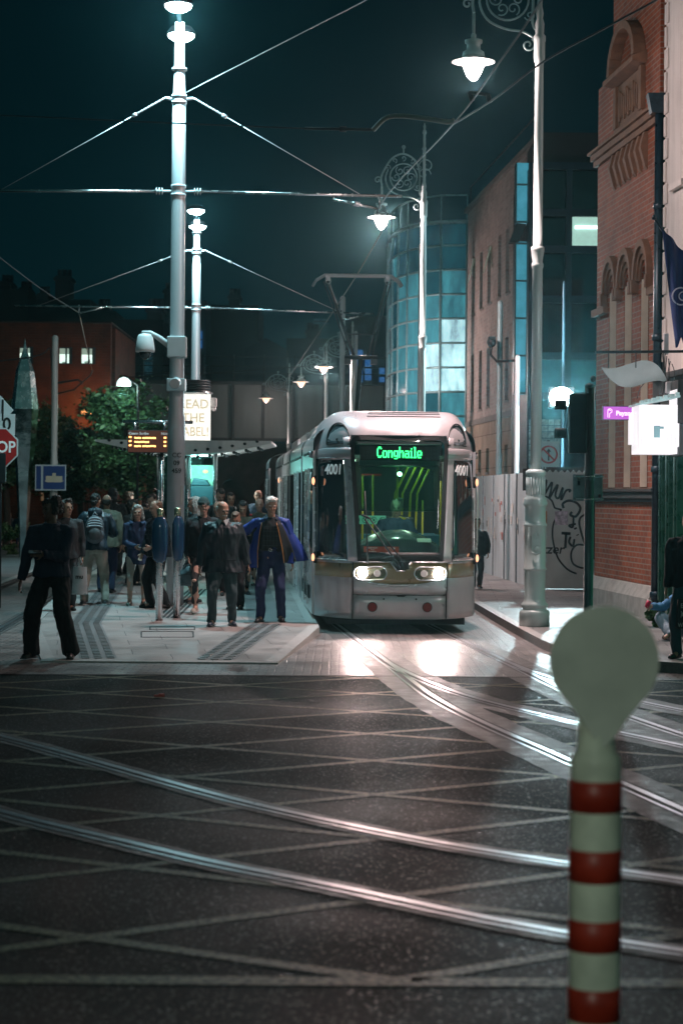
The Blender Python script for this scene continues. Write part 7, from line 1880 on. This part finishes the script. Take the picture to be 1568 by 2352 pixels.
# old man with glasses, dark waxed jacket
a = person('old man with glasses, bald crown, dark waterproof jacket, striding left of the blue-coated man', 511, 1438, 1151, yaw=4, feet=((-.15, -.08, .01), (.13, .08)), hands=((-.33, -.08, .79), (.36, -.02, .83)), lean=5, head=(24, 14), skin='tan', hair=('balding', 'white'), coat=(C_WAX, .16, 1.32), trs=(C_SLATE, 'straight'), shoe=(.03, .045, .07), near=True, extras=('glasses', 'zip', 'collar'), fat=1.12, sole=.1)
q = MB(); q.tube([a['HT']((-.04, -.085, -.056)), a['HT']((0, -.1, -.050)), a['HT']((.04, -.085, -.056))], [.006, .011, .006], 6); q.build('moustache', HAIR['white'], a['t'])
q = MB()
for s in (-1, 1): q.box(a['hip'] + Vector((s * .12, -.205, .02)), (.14, .012, .02), rz=s * .25)
q.build('pocket_flap', C_WAX, a['t'], bevel=.004)
q = MB(); n_ = a['J']['neck']
for s in (-1, 1): q.prism([n_ + Vector((s * .01, -.10, .03)), n_ + Vector((s * .09, -.06, .05)), n_ + Vector((s * .05, -.13, -.05))], (0, .012, 0))
q.build('shirt_collar', mat('shirt_pale', (.4, .45, .47), .7, var=.1), a['t'])

# old man in open blue coat
a = person('white-haired old man in an open bright blue coat flaring to the right beside the tram', 622, 1428, 1141, yaw=-3, feet=((-.14, -.06), (.14, .04)), hands=((-.44, .08, 1.22), (.30, .02, .80)), lean=6, head=(14, 16), skin='tan', hair=('swept', 'white'), coat=(fabric('dark_shirt', (.015, .018, .022)), -.10, 1.06, 'shirt'), trs=(C_NTR, 'straight'), shoe=(.012, .012, .014), near=True, sole=.02)
k = a['k']; hp_, sd_ = a['hip'], a['sd']; nk = a['J']['neck']
q = MB()
for i, s in enumerate((-1, 1)):
    sh = a['sh'][i]; e = (Vector((-.44, .08, 1.22)) * k if i == 0 else Vector((.34, .05, 1.0)) * k)
    if i == 0: P_ = [nk - sd_ * .05, sh, sh.lerp(e, .5), e, e + Vector((-.08, .02, -.04))]; r_ = [.07, .085, .085, .09, .085]
    else: P_ = [nk - sd_ * .05, sh, sh + Vector((.07, .02, -.22)), sh + Vector((.10, .0, -.42)), sh + Vector((.08, -.02, -.58))]; r_ = [.07, .085, .085, .08, .07]
    q.tube(*lerp_pts([Vector(p) for p in P_], r_, 4), 14)
loft(q, [(hp_ + sd_ * .30 + Vector((0, .06, 0)), .21, .09, sd_), (hp_ + sd_ * .42 + Vector((0, .05, 0)), .23, .10, sd_), (hp_ + sd_ * .50 + Vector((0, .03, 0)), .20, .09, sd_), (hp_ + sd_ * .56 + Vector((0, .02, 0)), .09, .075, sd_)])
remesh(q, .010, 'coat_sleeves', C_BLUE, a['t'], .018, 8)
def coatfn(th0, th1, flare, hemz, x_in):
    def fn(u, v):
        th = th0 + (th1 - th0) * u
        top = nk - sd_ * .07 + Vector((.21 * math.cos(th), .13 * math.sin(th) + .01, 0)); 
        z = hemz + flare[2] * (math.cos(th) if flare[0] > 0 else -math.cos(th))
        fl = max(0, math.cos(th)) if flare[0] > 0 else max(0, -math.cos(th))
        bot = Vector((hp_.x + .24 * math.cos(th) + flare[0] * fl ** 1.5, hp_.y + .17 * math.sin(th) + .02, z))
        p = top.lerp(bot, v); p += Vector((math.cos(th), math.sin(th), 0)) * (.03 * math.sin(v * math.pi) + .016 * v * math.sin(th * 9) + .01 * noise.noise(Vector((th * 3, v * 4, 1))))
        return p
    return fn
q = MB(); q.grid(coatfn(R(-62), R(100), (.30, 0, .07), hp_.z - .12, 0), 30, 16, th=(-.006, .004, 0)); q.build('coat_front', C_BLUE, a['t'])
q = MB(); q.grid(coatfn(R(100), R(232), (-.10, 0, .0), hp_.z - .16, 0), 26, 16, th=(.006, .004, 0)); q.build('coat_back', C_BLUE, a['t'])
ln = MB(); fn_ = coatfn(R(-62), R(-40), (.30, 0, .07), hp_.z - .12, 0); ln.grid(lambda u, v: fn_(u, v) + Vector((-.012, -.012, 0)), 6, 14, th=(0, .003, 0)); ln.build('coat_lining', fabric('lining_dark', (.015, .02, .025)), a['t'])
ln = MB(); pts = [fn_(0, v / 14) + Vector((-.014, -.018, 0)) for v in range(15)]; ln.tube(pts, .007, 5); fn2 = coatfn(R(100), R(232), (-.10, 0, .0), hp_.z - .16, 0); ln.tube([fn2(1, v / 14) + Vector((0, -.012, 0)) for v in range(15)], .007, 5); ln.build('orange_piping', mat('piping_tan', (.45, .2, .06), .6, var=0), a['t'])
q = MB(); q.tube([nk + Vector((.10 * math.cos(t), .09 * math.sin(t), -.01 + .03 * math.sin(t))) for t in [R(-50 + 280 * j / 14) for j in range(15)]], .026, 8); q.build('coat_collar', C_NAVY, a['t'])
q = MB(); c = hp_ + sd_ * .10; q.tube([c + Vector((.165 * math.cos(t), .128 * math.sin(t), 0)) for t in [2 * math.pi * j / 24 for j in range(24)]], .018, 6, closed=True); q.build('belt', C_BLACK, a['t'])
q = MB(); q.tube([c + Vector((.025 * math.cos(t), -.150, .022 * math.sin(t))) for t in [2 * math.pi * j / 12 for j in range(12)]], .005, 5, closed=True); q.build('buckle', M_STEEL, a['t'])
q = MB()
for i in range(5): q.box(hp_ + sd_ * (.16 + .07 * i) + Vector((0, -.146 + .002 * i, 0)), (.22, .004, .006))
for i in range(5): q.box(hp_ + sd_ * .30 + Vector((-.09 + .045 * i, -.148, 0)), (.005, .004, .30))
q.build('shirt_check', mat('check', (.04, .055, .06), .8, var=0), a['t'])

# crowd behind
person('young man with short dark hair looking down, behind the beanie wearer', 504, 1352, 1123, yaw=8, lean=3, head=(10, 28), skin='pale', hair=('short', 'dark'), coat=(C_BLACK2, .1, 1.15), trs=(C_BLACK, 'straight'))
person('dark-haired woman with pale scarf behind the old man in glasses', 528, 1350, 1132, yaw=5, lean=3, head=(8, 6), skin='tan', hair=('bob', 'black'), coat=(C_BLACK2, .1, 1.15), trs=(C_BLACK, 'straight'), female=True, extras=('scarf',))
person('short-haired person half hidden between the beanie wearer and the old man in glasses', 500, 1368, 1153, yaw=-10, lean=3, head=(-8, 6), skin='pale', hair=('buzz', 'brown'), coat=(C_CHAR, .1, 1.1), trs=(C_BLACK, 'straight'))
person('woman with long black hair looking down, shiny leggings, between the two old men', 556, 1366, 1152, yaw=4, feet=((-.08, -.1, .02), (.09, .1)), hands=((-.1, -.2, .95), (.12, -.16, .85)), lean=5, head=(-5, 26), skin='tan', hair=('long', 'black'), coat=(C_OLIVE, .05, 1.12), trs=(mat('leather', (.01, .01, .012), .22, var=0), 'slim'), shoe=(.02, .02, .025), female=True, near=True, sole=.03)
q = person('bald man in dark blue shirt at the back of the crowd beside the tram', 592, 1322, 1126, yaw=-4, lean=2, head=(4, 5), skin='tan', hair=('bald', 'dark'), coat=(fabric('steel_blue', (.03, .06, .10)), .05, 1.15), trs=(C_BLACK, 'straight'), fat=1.1)
person('woman with tied-back auburn hair and a red strap in front of the bald man', 594, 1345, 1146, yaw=2, lean=3, head=(-3, 6), skin='pale', hair=('bun', 'auburn'), coat=(C_OLIVE, .08, 1.12), trs=(C_BLACK, 'slim'), female=True, extras=('redshoulder',))
person('stooping person with dark legs half hidden directly behind the old man in glasses', 540, 1400, 1178, yaw=0, lean=6, head=(0, 20), skin='mid', hair=('short', 'brown'), coat=(C_CHAR, .15, 1.1), trs=(C_BLACK, 'straight'), shoe=(.02, .02, .02), sole=.5)
# beyond, left, across the street
person('person in pale grey coat far off at the left edge', 20, 1256, 1176, floor=.12, yaw=170, lean=1, skin='pale', hair=('long', 'blond'), coat=(C_GREY, .35, 1.1, 'coat'), trs=(C_GREY, 'slim'), female=True, group='distant passers-by')
person('person in blue jacket far off beside the pale grey coat', 42, 1258, 1178, floor=.12, yaw=160, lean=1, skin='mid', hair=('short', 'black'), coat=(C_TEAL, .05, 1.2), trs=(C_NAVY, 'straight'), group='distant passers-by')
# behind the tram on the right
person('person in dark clothes walking behind the right side of the tram, one hand showing', 1093, 1352, 1190, floor=.12, yaw=5, feet=((-.09, -.12), (.09, .12)), hands=((-.28, .1, .85), (.27, -.12, .88)), lean=3, skin='mid', hair=('short', 'dark'), coat=(C_BLACK2, .1, 1.25), trs=(C_CHAR, 'straight'), group='people on the right footpath')

# seated figures
def seated(lab, wp, top_z, yaw, **kw):
    hz = .9
    return person(lab, pos=(wp[0], wp[1], top_z - 1.64), S=1.75, yaw=yaw, joints={'hip': (0, 0, .90), 'knee0': (-.11, -.42, .95), 'knee1': (.11, -.42, .95), 'ankle0': (-.11, -.44, .54), 'ankle1': (.11, -.44, .54)}, **kw)
p = tw(.03, 1.25, 0)
seated('bald tram driver in dark uniform seated behind the windscreen', (p.x, p.y), 1.82, 3.5, hands=((-.2, -.35, 1.08), (.2, -.35, 1.08)), lean=2, head=(0, 12), skin='pale', hair=('bald', 'dark'), coat=(C_NAVY, -.05, 1.15), trs=(C_BLACK, 'straight'), fat=1.12, group='people inside the tram')
p = tw(.22, 3.0, 0)
seated('grey-haired passenger whose face shows right of the driver', (p.x, p.y), 1.84, 0, lean=2, head=(0, 5), skin='tan', hair=('swept', 'grey'), coat=(C_CHAR, -.05, 1.15), trs=(C_BLACK, 'straight'), group='people inside the tram')

# seated person with a red cup by the shopfront
sp_ = gnd(1562, 1470, .12)
b_ = person('seated person in pale jeans and blue sleeve holding a red cup by the green shopfront', pos=(sp_.x + .10, sp_.y, .12), S=1.65, yaw=-62, hands=((-.22, -.47, .46), (.25, -.25, .3)), lean=8, head=(0, 10), skin='pale', hair=('short', 'brown'), coat=(fabric('sleeve_blue', (.06, .18, .34)), -.05, 1.12), trs=(fabric('pale_jean', (.2, .27, .33)), 'straight'), shoe=(.05, .05, .05), near=True, group='people on the right footpath',
    joints={'hip': (0, .05, .14), 'knee0': (-.27, -.28, .30), 'knee1': (.27, -.26, .28), 'ankle0': (.06, -.34, .09), 'ankle1': (-.04, -.22, .09), 'toe0': (1, -.2, 0), 'toe1': (-1, -.2, 0)})
cw = b_['hd'][0] + Vector((-.01, -.02, .03))
q = MB(); M = Matrix.Rotation(R(25), 3, 'Y'); q.lathe([(.026, -.05), (.036, .05)], n=16); q.v = [M @ v + cw for v in q.v]; k_ = len(q.f); m_ = MB(); q2 = MB(); q2.lathe([(.036, .046), (.040, .05), (.036, .056)], n=16); q2.v = [M @ v + cw for v in q2.v]
q.add(q2.v, q2.f, 1, True); o = q.build('paper_cup', [mat('cup_red', (.55, .02, .08), .4, var=0), mat('cup_rim', (.6, .55, .55), .4, var=0)]); tag(o, 'red paper cup held out by the seated person', 'cup')
# standing person with tote at the right edge
sp_ = gnd(1581, 1512, .12)
b_ = person('person in black jacket and dark jeans standing cut off by the right edge', pos=(sp_.x, sp_.y, .12), S=1.68, yaw=-25, feet=((-.12, -.1), (.12, .08)), hands=((-.26, -.10, .80), None), lean=3, head=(0, 10), skin='tan', hair=('short', 'black'), coat=(C_BLACK, .06, 1.2), trs=(fabric('teal_jean', (.02, .06, .075)), 'straight'), shoe=(.02, .02, .02), near=True, group='people on the right footpath')
c = at(1566, 1412, sp_.y - .22)
TB = thing('tote_bag', 'black tote bag printed with an eagle and whiskey lettering at the right edge', 'bag')
q = MB(); q.prism([c + Vector((-.075, 0, -.16)), c + Vector((.22, 0, -.16)), c + Vector((.22, 0, .18)), c + Vector((-.05, 0, .18))], (0, .07, 0)); q.build('bag_body', C_BLACK2, TB, bevel=.015)
MP = mat('print_white', (.55, .55, .52), .7, var=.2, scale=60)
text('EEL..', 'bag_lettering', .075, MP, TB, face_cam(c + Vector((.035, -.004, .10))), ext=.001, sx=.8); text('WHISKEY', 'bag_lettering', .07, MP, TB, face_cam(c + Vector((.06, -.004, -.12))), ext=.001, sx=.75)
q = MB(); e0 = c + Vector((.02, -.003, -.01)); q.ell(e0, (.012, .003, .035)); q.ell(e0 + Vector((0, 0, .042)), (.009, .003, .009))
for s in (-1, 1):
    for i in range(5): q.tube([e0 + Vector((0, 0, .02 - .008 * i)), e0 + Vector((s * (.022 + .002 * i), 0, .035 - .008 * i)), e0 + Vector((s * .038, 0, .05 - .018 * i))], .0035, 4)
q.build('eagle_print', MP, TB)
def plight(name, loc, power, col, rad=.1, kind='POINT', rot=None, angle=None, blend=.5, parent=None):
    l = bpy.data.lights.new(name, kind); l.energy = power; l.color = col
    if kind in ('POINT', 'SPOT'): l.shadow_soft_size = rad
    if kind == 'SPOT': l.spot_size = angle; l.spot_blend = blend
    o = bpy.data.objects.new(name, l); COL.objects.link(o); o.location = loc
    if rot is not None: o.rotation_euler = rot
    return o
WARM = (1, .71, .67); COOL = (.44, .91, 1.0)
DOWN = (0, 0, 0)
for (x, y, z), pw, pp in zip(LP, (2800, 2200, 350, 250, 250), (280, 1250, 1000, 90, 60)):
    plight('lamp_light', (x, y, z - .26), pp, WARM, .08)
    plight('lamp_light', (x, y, z - .27), pw, WARM, .08, 'SPOT', DOWN, R(104), 1.0)
for x, y, z, pw, pp in ((px1, 31.5, 9.35 + z1, 2700, 230), (px2, 51.5, 8.95 + z1, 2300, 230)):
    plight('floodlight_light', (x, y, z), pp, COOL, .15)
    plight('floodlight_light', (x, y, z - .1), pw, COOL, .15, 'SPOT', DOWN, R(104), 1.0)
for s in (-1, 1):
    p = tw(s * .53, -.12, .865); d = (tw(s * .53 , -8, -1.1) - p)
    plight('headlight_beam', p, 190, (1, .70, .65), .09, 'SPOT', d.to_track_quat('-Z', 'Y').to_euler(), R(84), 1.0)
plight('cab_light', tw(.03, .66, 2.2), 22, (.7, 1, .85), .05)
plight('floodlight_glare', FLP + Vector((0, -.12, 0)), 1400, (.62, .93, 1), .1)  # lamp of the floodlight behind the signal, boosted to brighten hoarding and office
plight('lightbox_light', (at(1510, 980, 27).x, 26.1, at(1510, 980, 27).z - .2), 60, (1, .93, .97), .25)
plight('shelter_light', (shx(450), 42, 2.55), 150, (.8, 1, .95), .2)
plight('wall_light', (at(200, 945, 75).x, 74.9, at(200, 945, 75).z), 110, (1, .33, .1), .1)
plight('lamp_light', (-2.94, -7, 7.6), 1100, (.84, 1, .86), .16)
plight('park_light', at(285, 900, 59.5) + Vector((0, -.1, -.1)), 100, (.7, 1, .85), .15)
# ---------------------------------------------------------------- thin haze added to spread a glow round the lamps
q = MB(); q.box2((-170, -45, -1), (170, 330, 32)); hz = q.build('haze', None and 0 or [mat('haze_tmp', (1, 1, 1), var=0)])
m = bpy.data.materials.new('haze_air'); m.use_nodes = True; nt = m.node_tree; nt.nodes.clear()
out = N(nt, 'ShaderNodeOutputMaterial'); pv = N(nt, 'ShaderNodeVolumePrincipled')
pv.inputs['Color'].default_value = (.35, .85, .95, 1); pv.inputs['Density'].default_value = .00045; pv.inputs['Anisotropy'].default_value = .93  # teal tint turns the warm lamp glow teal
nt.links.new(pv.outputs[0], out.inputs['Volume']); hz.data.materials.clear(); hz.data.materials.append(m)
tag(hz, 'damp night air glowing round the lamps', kind='stuff')
# ---------------------------------------------------------------- world and render
w = bpy.data.worlds.new('World'); sc.world = w; w.use_nodes = True; nt = w.node_tree; L = nt.links.new
bg = nt.nodes['Background']; tc = N(nt, 'ShaderNodeTexCoord'); sp = N(nt, 'ShaderNodeSeparateXYZ'); L(tc.outputs['Generated'], sp.inputs[0])
cr = N(nt, 'ShaderNodeValToRGB')
e = cr.color_ramp.elements; e[0].position = 0.0; e[0].color = (.0009, .0110, .0145, 1); e[1].position = 1.0; e[1].color = (.0006, .006, .009, 1)
k = cr.color_ramp.elements.new(.2); k.color = (.0004, .0065, .0088, 1)
ab = N(nt, 'ShaderNodeMath', operation='ABSOLUTE'); L(sp.outputs[2], ab.inputs[0]); L(ab.outputs[0], cr.inputs[0])
# teal fill glow added behind the viewer, tinting sides that face the camera
mr = N(nt, 'ShaderNodeMapRange'); mr.inputs[1].default_value = .2; mr.inputs[2].default_value = -1; mr.inputs[3].default_value = 0; mr.inputs[4].default_value = 1
L(sp.outputs[1], mr.inputs[0])
ng = N(nt, 'ShaderNodeVectorMath', operation='SCALE'); ng.inputs[0].default_value = (.016, .070, .066); L(mr.outputs[0], ng.inputs['Scale'])
ad = N(nt, 'ShaderNodeVectorMath', operation='ADD'); L(cr.outputs[0], ad.inputs[0]); L(ng.outputs[0], ad.inputs[1])
L(ad.outputs[0], bg.inputs['Color']); bg.inputs['Strength'].default_value = 1.0
sc.view_settings.view_transform = 'Standard'; sc.view_settings.look = 'None'; sc.view_settings.exposure = 0; sc.view_settings.gamma = 1
sc.render.engine = 'CYCLES'
sc.cycles.use_denoising = True; sc.cycles.use_light_tree = True
sc.cycles.max_bounces = 6; sc.cycles.diffuse_bounces = 2; sc.cycles.glossy_bounces = 3; sc.cycles.transmission_bounces = 4; sc.cycles.transparent_max_bounces = 10
sc.cycles.sample_clamp_indirect = 4; sc.cycles.sample_clamp_direct = 0
sc.cycles.caustics_reflective = False; sc.cycles.caustics_refractive = False
sc.cycles.volume_bounces = 0
